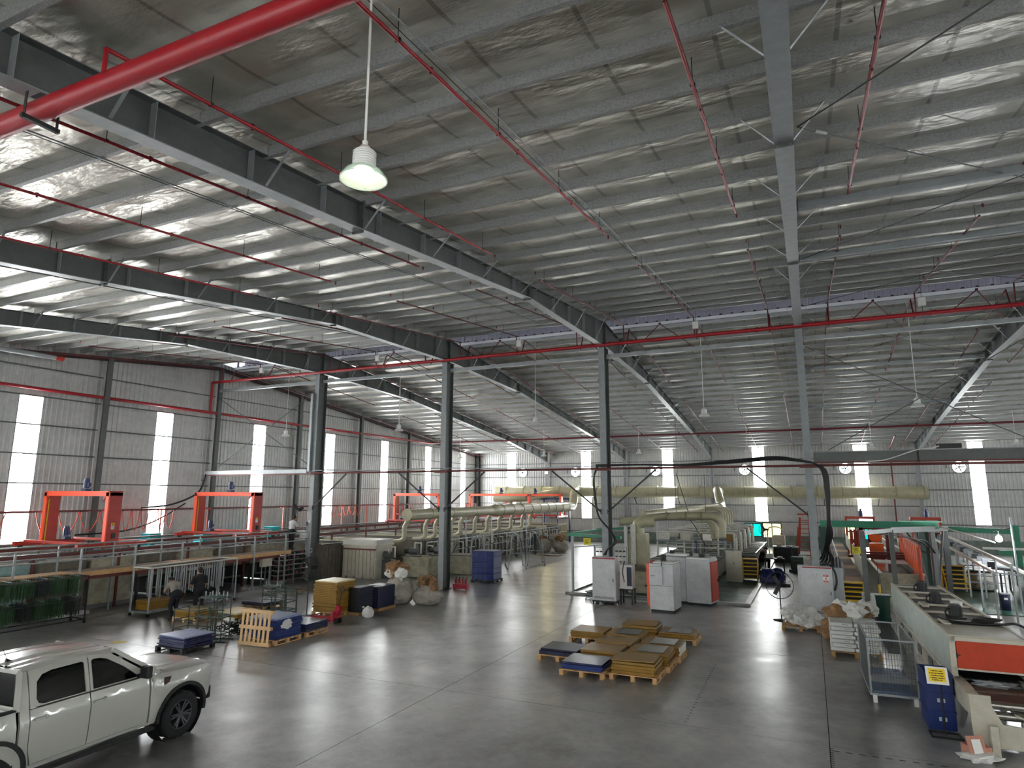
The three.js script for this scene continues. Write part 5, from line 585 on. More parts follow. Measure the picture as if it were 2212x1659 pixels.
  const cb = thing('oven_cable', 'black cable lying across the oven roof, coiled at its right', 'cable', [2.8, 0, -19.7], .022); part(cb, 'cable', [hose([[-.5, 1.755, 2.2], [-.35, 1.75, 2.55], [.1, 1.75, 2.75], [.6, 1.755, 2.65], [.9, 1.75, 2.5], [1.4, 1.4, 2.3]], .025, 50)], M.cable); for (let k = 0; k < 3; k++) part(cb, 'coil', new THREE.TorusGeometry(.13 + k * .02, .02, 6, 24).rotateX(Math.PI / 2).scale(1.4, 1, .7).translate(.3 + k * .06, 1.76 + k * .02, 2.45 - k * .05), M.cable);
  const bk = thing('bucket', 'small white bucket on the oven roof between the black motors', 'bucket', [2.98, 1.70, -18.95]); part(bk, 'pail', lathe([[0, 0], [.1, 0], [.13, .22], [.12, .22], [.09, .02], [0, .02]], 20), M.white); part(bk, 'rim', new THREE.TorusGeometry(.128, .008, 6, 22).rotateX(Math.PI / 2).translate(0, .22, 0), M.white);
  const cg = thing('mesh_cage', 'tall wire mesh cage with a blue grey board in it, left of the oven', 'cage', [1.33, 0, -17.95], .02), w = .9, d = 2.3, h = 1.3; part(cg, 'base_frame', [box(w, .05, .05, 0, .17, d / 2), box(w, .05, .05, 0, .17, -d / 2), box(.05, .05, d, -w / 2, .17, 0), box(.05, .05, d, w / 2, .17, 0)], M.tube); for (const x of [-w / 2, w / 2]) for (const z of [-d / 2, d / 2]) { part(cg, 'post', box(.035, h - .17, .035, x, .17 + (h - .17) / 2, z), M.tube); part(cg, 'foot', cbox(.08, .16, .08, x * .85, .08, z, .008), M.white); }
  part(cg, 'top_frame', [box(w, .03, .03, 0, h, d / 2), box(.03, .03, d, -w / 2, h, 0), box(.03, .03, d, w / 2, h, 0), box(w, .03, .03, 0, h, -d / 2)], M.tube);
  const wires = []; for (let k = 1; k < 16; k++) wires.push(rod([-w / 2 + w * k / 16, .18, d / 2], [-w / 2 + w * k / 16, h, d / 2], .0035, 4), rod([-w / 2 + w * k / 16, .18, -d / 2], [-w / 2 + w * k / 16, h, -d / 2], .0035, 4)); for (let k = 1; k < 30; k++) for (const x of [-w / 2, w / 2]) wires.push(rod([x, .18, -d / 2 + d * k / 30], [x, h, -d / 2 + d * k / 30], .003, 4)); for (let k = 1; k < 9; k++) wires.push(rod([-w / 2, .18 + 1.1 * k / 9, d / 2], [w / 2, .18 + 1.1 * k / 9, d / 2], .0035, 4), rod([-w / 2, .18 + 1.1 * k / 9, -d / 2], [-w / 2, .18 + 1.1 * k / 9, d / 2], .003, 4), rod([w / 2, .18 + 1.1 * k / 9, -d / 2], [w / 2, .18 + 1.1 * k / 9, d / 2], .003, 4));
  part(cg, 'wire_mesh', wires, M.steel).userData.kind = 'stuff'; part(cg, 'board', cbox(w - .1, .04, d - .1, 0, .21, 0), M.slateBlue); part(cg, 'divider', [box(w - .1, .14, .03, 0, .3, .35), box(w - .2, .03, .05, 0, .38, .35)], M.steelLight);
  // blue crates and the notice on its stand
  for (let k = 0; k < 3; k++) { const c = thing('blue_crate', ['dark blue crate under the front of the oven, bottom of the pile', 'dark blue crate under the front of the oven, middle of the pile', 'dark blue crate with a white edge, top of the pile under the oven'][k], 'crate', [1.98 - .0 * k, .005 + k * .335, -15.75], .03); part(c, 'wall', [box(.44, .32, .025, 0, .17, .36), box(.44, .32, .025, 0, .17, -.36)], M.blueBin); part(c, 'wall', [box(.025, .32, .72, -.22, .17, 0), box(.025, .32, .72, .22, .17, 0)], M.blueBin); part(c, 'floor', box(.44, .02, .72, 0, .012, 0), M.blueBin); part(c, 'rim', [box(.48, .03, .04, 0, .325, .37), box(.48, .03, .04, 0, .325, -.37), box(.04, .03, .74, -.23, .325, 0), box(.04, .03, .74, .23, .325, 0)], k === 2 ? M.motor : M.blueBin); part(c, 'label', [box(.05, .07, .004, -.03, .2, .375), box(.05, .07, .004, .05, .2, .375)], M.white); part(c, 'rib', [-.14, 0, .14].map((x) => box(.02, .28, .02, x, .16, .378)), M.blueBin); }
  const ns = thing('notice_stand', 'white notice with a yellow field on a thin black stand before the blue crates', 'sign', [1.98, 0, -15.05], .03); part(ns, 'base', [box(.5, .03, .03, 0, .02, -.16), box(.5, .03, .03, 0, .02, .16), box(.03, .03, .34, -.24, .02, 0), box(.03, .03, .34, .24, .02, 0)], M.black); part(ns, 'pole', rod([0, .02, 0], [0, 1.0, 0], .014), M.black); { const p = cbox(.36, .31, .012, 0, 0, 0, .004); p.rotateX(-.35); part(ns, 'plate', p.translate(-.05, 1.06, .0), M.white); const q = new THREE.PlaneGeometry(.35, .3); q.rotateX(-.35); q.translate(-.05, 1.0625, .0075); q.userData.keepUV = true; const m = part(ns, 'printed_notice', q, M.ovenNotice); }
  const pk = thing('torn_carton', 'torn pinkish carton with a white paper on it, at the foot of the oven chute', 'box', [2.3, 0, -14.12], .5); { const p = box(.3, .34, .02); p.rotateX(-.3); part(pk, 'flap', p.translate(-.08, .2, .08), M.pinkBox); const q = box(.16, .22, .006); q.rotateX(-.3); part(pk, 'paper', q.translate(-.08, .21, .096), M.white); } part(pk, 'carton', cbox(.34, .16, .3, .05, .09, -.1), M.pinkBox); part(pk, 'plastic_wrap', blob(.3, .06, .2, 6, .5).translate(-.05, .05, .1), M.sackWhite);
  // bins beside the oven
  const wb = thing('wheeled_bin', 'dark green wheeled bin behind the far end of the oven', 'bin', [2.06, 0, -27.0]); part(wb, 'body', lathe([[0, .06], [.24, .06], [.31, .9], [.29, .9], [0, .9]], 4).rotateY(Math.PI / 4), M.greenDark); part(wb, 'lid', cbox(.5, .05, .52, 0, .93, 0), M.greenDark); part(wb, 'wheel', cyl(.08, .05, .2, .08, -.2, 'x'), M.black); part(wb, 'wheel', cyl(.08, .05, -.2, .08, -.2, 'x'), M.black);
  const wp = thing('drum', 'white open drum beside the dark green wheeled bin', 'drum', [1.72, 0, -28.2]); part(wp, 'body', cyl(.24, .8, 0, .4, 0, 'y', 20), M.offwhite); part(wp, 'rim', new THREE.TorusGeometry(.245, .02, 6, 24).rotateX(Math.PI / 2).translate(0, .8, 0), M.white); part(wp, 'liquid', cyl(.22, .01, 0, .78, 0, 'y', 20), M.liquid);
  const yp = thing('handle_pole', 'yellow handle standing in the wheeled bin', 'pole', [2.0, .96, -27.1]); part(yp, 'grip', cyl(.04, .3, 0, .17, 0), M.yellow); part(yp, 'shaft', rod([0, 0, 0], [0, 1.1, 0], .012), M.steelDark);
  const dr = structMesh('trim_2', [box(.5, .012, 9, 1.95, .006, -26.5)], M.steelDark);
}
// ---------- pallets and stacks on the open floor ----------
function pallet(label, p, ry, mat = M.wood, w = 1.15, d = 1.0) { const o = thing('pallet', label, 'pallet', p, ry); for (let k = 0; k < 7; k++) part(o, 'deck_board', box(w, .02, .1, 0, .135, -d / 2 + .05 + k * (d - .1) / 6), mat); for (const x of [-w / 2 + .05, 0, w / 2 - .05]) { part(o, 'runner', box(.1, .02, d, x, .01, 0), mat); for (const z of [-d / 2 + .06, 0, d / 2 - .06]) part(o, 'block', cbox(.1, .085, .12, x, .0625, z, .006), mat); part(o, 'stringer', box(.1, .02, d, x, .115, 0), mat); } return o; }
let stackSeed = 3;
function sheetStack(label, p, ry, h, w, d, mat, edge, opts = {}) {
  const o = thing('sheet_stack', label, 'stack', p, ry), r = rng(stackSeed++), n = opts.n || Math.max(3, Math.round(h / .075)), t = h / n;
  for (let k = 0; k < n; k++) { const g = cbox(w - r() * .05, t * (k === n - 1 ? .8 : .93), d - r() * .05, (r() - .5) * .05, t * (k + .5), (r() - .5) * .05, .006); g.rotateY((r() - .5) * (opts.mess || .03)); part(o, 'sheet', g, k === n - 1 ? mat : edge); }
  if (opts.film) part(o, 'cover_film', [cbox(w * .62, .012, d * .8, w * .06, h + .006, 0, .004)], M.greyFilm); if (opts.flap) { const g = cbox(w * .98, .02, d * .9, -.03, 0, 0, .004); g.rotateZ(.02); g.rotateY(.05); part(o, 'loose_sheet', g.translate(0, h + .025, .02), mat); }
  if (opts.white) part(o, 'pale_edge', cbox(.04, h * .8, d * .9, w / 2, h * .45, 0), M.sackWhite);
  return o;
}
[
  ['A', -4.18, -16.55, 0.29, 'Y', 'right front one, skewed top', { flap: 1 }], ['B', -5.42, -16.4, 0.19, 'B', 'blue one at the front of the cluster', {}], ['C', -6.47, -17.55, 0.16, 'N', 'dark blue one at the left of the cluster', {}],
  ['D', -5.3, -17.55, 0.24, 'Y', 'behind the blue front one', {}], ['E', -4.1, -17.68, 0.29, 'Y', 'second at the right, grey film on top', { film: 1 }], ['F', -5.28, -18.72, 0.23, 'Y', 'third in the left file', {}],
  ['G', -4.02, -18.8, 0.27, 'Y', 'third at the right, shiny film on top', { film: 1, white: 1 }], ['H', -6.45, -20.0, 0.19, 'Y', 'left rear one of the cluster', {}], ['I', -5.3, -19.95, 0.21, 'Y', 'rear middle one under shiny grey film', { film: 1 }], ['J', -5.15, -21.2, 0.24, 'Y', 'rearmost one of the cluster', { flap: 1 }], ['K', -3.98, -21.05, 0.15, 'Y', 'rear right one, grey film on top', { film: 1 }],
].forEach(([n, x, z, h, c, where, o]) => { const m = c === 'Y' ? [M.yellowSheet, M.yellowEdge] : c === 'B' ? [M.blueSheet, M.blueBin] : [M.navy, M.navy]; pallet('wooden pallet under the sheets in the centre cluster, ' + where.replace(/( one)?( of the cluster)/, '').replace(/, (its|grey|shiny).*/, ''), [x, 0, z], 0, M.wood); sheetStack((c === 'Y' ? 'low yellow sheet stack' : 'low sheet stack') + ' of the centre cluster, ' + where.replace(' of the cluster', ''), [x, .147, z], 0, h, 1.08, .96, m[0], m[1], { ...o, mess: .05 }); });
pallet('black pallet under the grey blue sheets near the pickup', [-16.72, 0, -13.85], 0, M.black, 1.12, 1.1); sheetStack('jagged sheet stack topped by painted pale blue sheen on a black pallet near the pickup', [-16.72, .147, -13.85], 0, .3, 1.08, 1.0, M.blueTopSheen, M.blueSheet, { n: 7, mess: .08 });  // pale top sheet paints the window reflection; sheets below are plain blue
pallet('pale wooden pallet under the low yellow sheets at the left', [-20.2, 0, -17.05], 0, M.woodPale); sheetStack('low yellow sheet stack at the left, beside the workers', [-20.2, .147, -17.05], 0, .26, 1.1, 1, M.yellowSheet, M.yellowEdge); sheetStack('pale topped yellow sheets lying on the floor behind the green frames', [-19.4, 0.01, -18.15], 0, .22, 1.15, 1.1, M.sackPaleY, M.yellowEdge, { n: 3 });
pallet('wooden pallet under the black wrapped sheets behind the green frames', [-20.0, 0, -20.0], 0, M.woodDark); sheetStack('flat black wrapped sheet stack behind the green frames', [-20.0, .147, -20.0], 0, .14, 1.25, 1.1, M.navy, M.black, { n: 2 });
{ const o = thing('pallet', 'bare wooden pallet standing on edge, leaning on the blue stack', 'pallet', [-15.2, .02, -14.95], .06); const h = 1.0; for (let k = 0; k < 7; k++) part(o, 'deck_board', box(.085, h, .02, -.49 + k * .163, h / 2, .035), M.woodPale); for (const y of [.05, h / 2, h - .05]) { part(o, 'runner', cbox(1.18, .1, .02, 0, y, .055, .004), M.woodPale); part(o, 'stringer', box(1.14, .09, .02, 0, y, -.05), M.woodPale); for (const x of [-.52, 0, .52]) part(o, 'block', cbox(.12, .1, .085, x, y, -.005, .006), M.wood); } o.rotation.x = -.07; }
pallet('wooden pallet under the tall blue stack', [-15.2, 0, -15.75], 0, M.wood, 1.1, 1.1); sheetStack('tall blue sheet stack with a white smear, behind the standing pallet', [-15.2, .147, -15.75], 0, .62, 1.1, 1.1, M.blueTopSheen, M.blueBin, { n: 9 });  // same painted reflection on the top sheet of this stack
{ const m = solo('plastic_scrap', [blob(.012, .13, .2, 9, .6)], M.sackWhite, 'torn white plastic stuck to the side of the tall blue stack', 'plastic', [-14.64, .55, -15.65]); }
pallet('wooden pallet under the low dark blue stack', [-15.22, 0, -17.02], 0, M.wood); sheetStack('low dark blue sheet stack right of the tall blue one', [-15.22, .147, -17.02], 0, .24, 1.12, 1.05, M.blueSheet, M.navy, { n: 3 });
pallet('wooden pallet under the tall yellow stack', [-16.55, 0, -20.05], 0, M.wood, 1.15, 1.05); sheetStack('tall mustard yellow sheet stack beside the red pallet jack', [-16.55, .147, -20.05], 0, 1.1, 1.1, 1.05, M.sackPaleY, M.yellowEdge, { n: 18, mess: .02 });
{ const b = thing('wrapped_stack', 'black wrapped stack with a ragged edge between the tall yellow stack and the bags', 'stack', [-15.75, 0, -20.6]); part(b, 'bundle', cbox(.5, .95, .8, 0, .5, 0, .03), M.black); for (let k = 0; k < 9; k++) part(b, 'edge_tab', box(.05, .06, .82, .25, .12 + k * .1, 0), M.navy); part(b, 'base', box(.6, .1, .9, 0, .05, 0), M.woodDark); const c = thing('wrapped_stack', 'smooth navy wrapped stack, left of the big paper bag', 'stack', [-15.75, 0, -21.75]); part(c, 'bundle', cbox(.8, .85, 1.1, 0, .47, 0, .04), M.navy); part(c, 'tie', box(.82, .03, .05, 0, .9, .3), M.sackWhite); part(c, 'base', box(.85, .1, 1.1, 0, .05, 0), M.woodDark); }
{ const j = thing('pallet_jack', 'red hand pallet jack pushed in before the tall yellow stack', 'pallet jack', [-15.95, 0, -18.78], -.1); for (const z of [-.2, .2]) part(j, 'fork', [cbox(1.2, .06, .16, -.05, .1, z), cyl(.04, .1, -.55, .045, z, 'z')], M.redJack); part(j, 'mast', [cbox(.14, .32, .4, .62, .24, 0, .03), bar([.64, .3, 0], [.78, .58, 0], .12, .2)], M.redJack); part(j, 'handle', [rod([.7, .3, 0], [.85, 1.05, .0], .022), new THREE.TorusGeometry(.1, .018, 6, 18).translate(.87, 1.13, 0)], M.black); part(j, 'wheel', [cyl(.09, .06, .72, .09, .09, 'z', 16), cyl(.09, .06, .72, .09, -.09, 'z', 16)], M.black); }
// bulk bags of paper sacks
function bulkBag(label, p, rx, h, rz, seed, paper, mat = M.sack) { const o = thing('bulk_bag', label, 'bag', p); const g = blob(1, 1, 1, seed, .13, 5), q = g.attributes.position; for (let i = 0; i < q.count; i++) { let x = q.getX(i), y = q.getY(i), z = q.getZ(i); const cr = .06 * perlin.noise(x * 5 + seed, y * 7, z * 5); const s = 1 + cr + (y < 0 ? .1 * -y : -.12 * y); q.setXYZ(i, x * rx * s, Math.max(0, (y * .62 + .5)) * h, z * rz * s); } g.computeVertexNormals(); part(o, 'bag', g, mat); part(o, 'strap', [hose([[-rx * .7, h * .95, 0], [-rx * .75, h * 1.1, .1], [-rx * .4, h * 1.02, .2]], .02, 12)], mat); const r = rng(seed * 7); for (let k = 0; k < paper; k++) { const s = crumple(.24 + r() * .12, .13 + r() * .1, .18 + r() * .12, seed + k); s.rotateX(r() * 2); s.rotateY(r() * 6); part(o, 'paper_sack', s.translate((r() - .5) * rx * 1.3, h * .98 + .05 + r() * .12 + (k % 3) * .12 * (paper > 6 ? 1.4 : .7), (r() - .5) * rz * 1.2), k % 4 === 3 ? M.sackWhite : M.paper); } return o; }
bulkBag('tall grey bulk bag heaped with brown paper sacks, beside the navy stack', [-15.75, 0, -23.2], .62, 1.0, .6, 21, 9); bulkBag('lower grey bulk bag with brown paper sacks, in front of the second column', [-14.55, 0, -23.45], .66, .68, .5, 34, 6); bulkBag('small white bag on the floor in front of the navy stack', [-15.0, 0, -20.1], .2, .34, .24, 45, 0, M.sackWhite);
bulkBag('grey sack bundle lying far back before the dark dado, left one', [-19.4, 0, -48.6], .55, .9, .5, 51, 2); bulkBag('grey sack bundle far back, middle one on top', [-18.9, .5, -49.4], .5, .8, .5, 52, 0); bulkBag('grey bulk bag far back, right one with white scraps', [-18.2, 0, -48.9], .6, .95, .55, 53, 3);
{ const c = thing('cardboard_scrap', 'flat brown cardboard scrap on the floor before the far sacks', 'cardboard', [-17.8, 0, -45.6]); part(c, 'sheet', cbox(1.6, .03, .9, 0, .02, 0), M.paper); part(c, 'torn_piece', blob(.5, .04, .3, 3, .5).translate(.3, .06, 0), M.sackWhite); }
[[-22.2, -23.4, .5], [-21.3, -23.1, 1.2], [-21.8, -24.2, 2.1], [-20.7, -23.8, .2], [-22.6, -24.6, 1.7]].forEach(([x, z, a], i) => { const s = thing('cardboard_scrap', 'torn cardboard scrap littering the floor under the walkway end, ' + ord[i] + ' of five', 'cardboard', [x, 0, z], a); part(s, 'piece', cbox(.7 - i * .05, .03, .4, 0, .02, 0), i % 2 ? M.sack : M.paper); part(s, 'torn_edge', blob(.25, .03, .15, 4 + i, .6).translate(.2, .05, .05), M.sack); });
solo('paper_sheet', [cbox(.42, .006, .3, 0, .004, 0, .002)], M.yellowPaper, 'yellowish paper lying alone on the floor above the pickup', 'paper', [-19.3, 0, -13.6], .4);
// blue folded crates by the second column, extinguishers
{ pallet('dark pallet under the tall pile of blue crates', [-15.5, 0, -30.7], .06, M.navy, 1.3, 1.2); const nm = ['bottom', 'second from the bottom', 'middle', 'second from the top', 'top']; for (let k = 0; k < 5; k++) { const c = thing('blue_crate', 'folded blue crate in the tall pile right of the second column, ' + nm[k], 'crate', [-15.5, .147 + k * .285, -30.7], .06); part(c, 'case', cbox(1.2, .27, 1.1, 0, .14, 0, .015), M.blueBin); part(c, 'rim', box(1.22, .03, 1.12, 0, .27, 0), M.motor); for (let j = 0; j < 5; j++) part(c, 'rib', box(.03, .2, .02, -.5 + j * .25, .13, .56), M.blueBin); }
  const r = thing('extinguisher_stand', 'low red extinguisher stand at the foot of the second column', 'stand', [-15.3, 0, -27.6], .1); part(r, 'box', [box(.72, .22, .28, 0, .16, 0)], M.redJack); part(r, 'foot', [box(.05, .06, .3, -.3, .03, 0), box(.05, .06, .3, .3, .03, 0)], M.redJack); for (let k = 0; k < 4; k++) { const e = thing('fire_extinguisher', 'red fire extinguisher in the low stand, ' + ord[k] + ' from the left', 'extinguisher', [-15.56 + k * .17, .28, -27.6 - k * .017]); part(e, 'cylinder', cyl(.06, .2, 0, .1, 0), M.redJack); part(e, 'valve', [cyl(.02, .07, 0, .23, 0), box(.09, .02, .02, .02, .27, 0)], M.black); } }
// sacks and scrap pallets by the right cabinet
{ pallet('wooden pallet under the heap of printed white sacks', [-.6, 0, -24.6], 0, M.woodDark, 1.15, 1.0); for (let k = 0; k < 11; k++) { const r = rng(90 + k), s = crumple(.3, .16 + r() * .08, .22, 60 + k); s.rotateZ((r() - .5) * 1.4); s.rotateY(r() * 6); const o = thing('crumpled_sack', 'crumpled white printed sack in the heap left of the sack wall, ' + ['front left','front second','front third','front right','middle left','middle second','middle third','middle right','top left','top middle','top right'][k], 'sack', [-.95 + (k % 4) * .24 + r() * .1, .24 + Math.floor(k / 4) * .15, -24.9 + (k % 3) * .27], 0, 'crumpled printed sacks on the low pallet'); part(o, 'sack', s, M.sackWhite); part(o, 'print', [blob(.07, .03, .06, 20 + k, .3).translate(.06, .1 + r() * .03, .06)], M.redDark); }
  pallet('brown wooden pallet under the wall of white sacks', [.85, 0, -21.4], 0, M.woodDark, 1.25, 1.1); const rows = ['bottom', 'second', 'third', 'fourth', 'fifth', 'sixth', 'top']; const sk = cbox(.6, .108, .36, 0, .054, 0, .04); for (let k = 0; k < 7; k++) for (let i = 0; i < 2; i++) for (let j = 0; j < 3; j++) { const off = k % 2 ? .06 : -.04; const o = thing('white_sack', 'full white sack, ' + rows[k] + ' layer, ' + (i ? 'right' : 'left') + ' side, ' + ['front', 'middle', 'back'][j] + ' row of the sack wall', 'sack', [.54 + i * .61 + off * .5, .147 + k * .11, -21.05 - j * .365], (j + k) % 3 * .02 - .02, 'white sacks stacked on the brown pallet'); part(o, 'sack', sk, M.sackWhite); if (j === 0) part(o, 'print', box(.16, .012, .004, .1, .06, .181), M.steelLight); }
  for (let k = 0; k < 6; k++) { const r = rng(200 + k), s = crumple(.3, .2, .24, 80 + k); s.rotateX(r() * 2); part(thing('paper_sack', (k % 2 ? 'white' : 'brown') + ' emptied sack crumpled on top of the sack wall, ' + ord[k] + ' from the left', 'sack', [.42 + k * .17, 1.03 + (k % 2) * .08, -21.9 - (k % 3) * .2]), 'sack', s, k % 2 ? M.sackWhite : M.paper); }
  for (let k = 0; k < 3; k++) part(thing('paper_sack', 'big brown paper sack slumped behind the sack wall, ' + ord[k] + ' from the left', 'sack', [.3 + k * .3, .3, -23.1 - k * .2]), 'sack', crumple(.3, .32, .26, 120 + k), M.paper); }
// frames and racks at the left
function spikeRack(label, p, ry, w, d, h, spikes) { const o = thing('steel_frame', label, 'frame', p, ry); for (const x of [-w / 2, w / 2]) for (const z of [-d / 2, d / 2]) part(o, 'upright', rod([x, 0, z], [x, h, z], .016, 6), M.greenRack); part(o, 'rail', [.12, h * .55, h].map((y) => [box(w, .025, .025, 0, y, d / 2), box(w, .025, .025, 0, y, -d / 2), box(.025, .025, d, -w / 2, y, 0), box(.025, .025, d, w / 2, y, 0)]), M.greenRack); if (spikes) { part(o, 'cross_arm', [-.3, 0, .3].map((z) => bar([-w * .62, h + .02, z * d], [w * .62, h + .02, z * d], .03)), M.greenRack); for (let k = 0; k < 4; k++) part(o, 'spike', [rod([-w * .6 + k * w * .4, h - .1, .1 * (k % 2)], [-w * .6 + k * w * .4, h + .16, .1 * (k % 2)], .018, 6)], M.tube); part(o, 'mid_arm', [bar([-w * .5, h * .8, 0], [w * .5, h * .8, 0], .03), bar([-w * .45, h * .7, .1], [w * .45, h * .7, .1], .03)], M.greenRack); part(o, 'foot', [box(w + .3, .03, .04, 0, .02, d / 2), box(w + .3, .03, .04, 0, .02, -d / 2)], M.greenRack); } return o; }
spikeRack('thin dark table frame of bars behind the sheen-topped blue stack', [-18.6, 0, -15.6], .1, .95, .6, .72, false); spikeRack('dark green frame with upright spikes, left of the standing pallet', [-17.3, 0, -15.3], .05, .7, .6, 1.2, true); spikeRack('taller dark green spike frame beside the heap of black hoses', [-16.75, 0, -15.0], .3, .45, .45, 1.3, true); spikeRack('dark spike frame standing by the stand fan at the left', [-18.6, 0, -19.1], .1, .6, .5, 1.0, true); spikeRack('thin dark bar frame right of the spike frame by the stand fan', [-17.9, 0, -19.0], .1, .5, .6, .95, false); spikeRack('thin dark bar frame standing behind the tall blue stack', [-16.1, 0, -17.0], 0, .5, .6, 1.2, false);
{ const o = thing('hose_heap', 'heap of black hoses and clips on the floor behind the standing pallet', 'heap', [-17.0, 0, -16.0]); const g = []; const r = rng(77); for (let k = 0; k < 46; k++) { const t = new THREE.TorusGeometry(.07 + r() * .05, .018, 5, 10); t.rotateX(r() * 3); t.rotateY(r() * 3); t.translate((r() - .5) * 1.0, .06 + r() * .32, (r() - .5) * .8); g.push(t); } part(o, 'hoses', g, M.rubber).userData.kind = 'stuff'; part(o, 'white_bag', blob(.2, .06, .12, 6, .4).translate(-.3, .42, .1), M.sackWhite); }
{ // rack with hanging green fringes
  const o = thing('hanging_rack', 'black steel rack hung with dark green bundles, at the left edge', 'rack', [-23.55, 0, -13.4], 0); const d = 3.2, w = .75; for (const x of [-w / 2, w / 2]) { for (const z of [-d / 2, d / 2]) { part(o, 'post', box(.035, 1.5, .035, x, .83, z), M.black); part(o, 'castor', [cyl(.05, .03, x, .05, z, 'x'), box(.03, .08, .03, x, .1, z)], M.black); } part(o, 'base_rail', box(.035, .035, d, x, .14, 0), M.black); part(o, 'top_rail', box(.035, .035, d, x, 1.58, 0), M.black); part(o, 'mid_rail', box(.03, .03, d, x, .82, 0), M.black); } part(o, 'end_rail', [box(w, .035, .035, 0, 1.58, d / 2), box(w, .035, .035, 0, 1.58, -d / 2), box(w, .035, .035, 0, .14, d / 2), box(w, .035, .035, 0, .14, -d / 2)], M.black);
  const r = rng(303); for (let tier = 0; tier < 2; tier++) for (let k = 0; k < 6; k++) { const g = [], z0 = -d / 2 + .3 + k * .52, y0 = tier ? 1.62 : .9; for (let i = 0; i < 9; i++) for (let j = 0; j < 5; j++) { const x = -.26 + j * .13 + (r() - .5) * .03, z = z0 + (i - 4) * .042 + (r() - .5) * .02; g.push(box(.018, .5 + r() * .16, .01, x, y0 - .3 + (r() - .5) * .06, z, r() * 3)); for (let q = 0; q < 3; q++) g.push(box(.09, .008, .012, x, y0 - .14 - q * .16, z, r() * 3)); } part(o, 'green_bundle', g, (k + tier) % 3 ? M.fringe : M.fringeDark).userData.kind = 'stuff'; part(o, 'hook_row', [box(.6, .02, .02, 0, y0, z0), ...[0, 1, 2, 3, 4].map((j) => rod([-.26 + j * .13, y0 - .06, z0], [-.26 + j * .13, y0 + .08, z0 + .04], .006, 4))], M.tube); } }
{ // white tube rack with hanging bars
  const o = thing('hanging_rack', 'large white tube rack on castors with rows of grey hanging bars, under the walkway', 'rack', [-22.7, 0, -18.65], .05); const d = 4.1, w = .9, H = 1.72; for (const x of [-w / 2, w / 2]) for (const z of [-d / 2, d / 2]) { part(o, 'post', rod([x, .12, z], [x, H, z], .03, 10), M.tube); part(o, 'castor', [cyl(.06, .04, x, .06, z, 'x'), box(.04, .08, .04, x, .12, z)], M.black); } part(o, 'top_tube', [rod([-w / 2, H, d / 2], [w / 2, H, d / 2], .03), rod([-w / 2, H, -d / 2], [w / 2, H, -d / 2], .03), rod([-w / 2, H, -d / 2], [-w / 2, H, d / 2], .03), rod([w / 2, H, -d / 2], [w / 2, H, d / 2], .03)], M.offwhite); part(o, 'base_tube', [rod([-w / 2, .15, d / 2], [w / 2, .15, d / 2], .03), rod([-w / 2, .15, -d / 2], [-w / 2, .15, d / 2], .025), rod([w / 2, .15, -d / 2], [w / 2, .15, d / 2], .025)], M.tube);
  for (let k = 0; k < 30; k++) part(o, 'hanging_bar', [box(.02, 1.0, .05, -.25 + (k % 3) * .25, 1.12, -d / 2 + .25 + k * .125), box(.02, .08, .02, -.25 + (k % 3) * .25, 1.66, -d / 2 + .25 + k * .125)], k % 5 ? M.tube : M.steelLight); part(o, 'hang_rail', [-.25, 0, .25].map((x) => box(.03, .03, d, x, 1.68, 0)), M.steelDark); }
sheetStack('yellow sheets standing inside the white tube rack', [-22.7, .2, -17.3], .05, .35, .7, 1.1, M.yellowSheet, M.yellowEdge, { n: 4 });
sheetStack('white boards lying by the plinth behind the green-hung rack', [-25.0, .01, -15.6], 0, .12, .5, 1.2, M.white, M.white, { n: 2 }); solo('blue_board', cbox(.35, .16, .9, 0, .08, 0), M.navy, 'dark blue board on the floor under the walkway', 'board', [-25.0, 0, -18.9]);
// row of drilled holes and dashes in the slab
{ const g = []; for (let k = 0; k < 26; k++) g.push(box(.05, .002, .02, -2.55 + (k % 2) * .012 - k * .002, .003, -13.8 - k * .19)); for (let k = 0; k < 14; k++) g.push(box(.07, .002, .02, .02, .003, -12.2 - k * .1)); for (let k = 0; k < 9; k++) g.push(box(.1, .002, .02, .1 + k * .2, .003, -13.4 - k * .005)); const m = structMesh('trim_3', g, M.subfloor); }

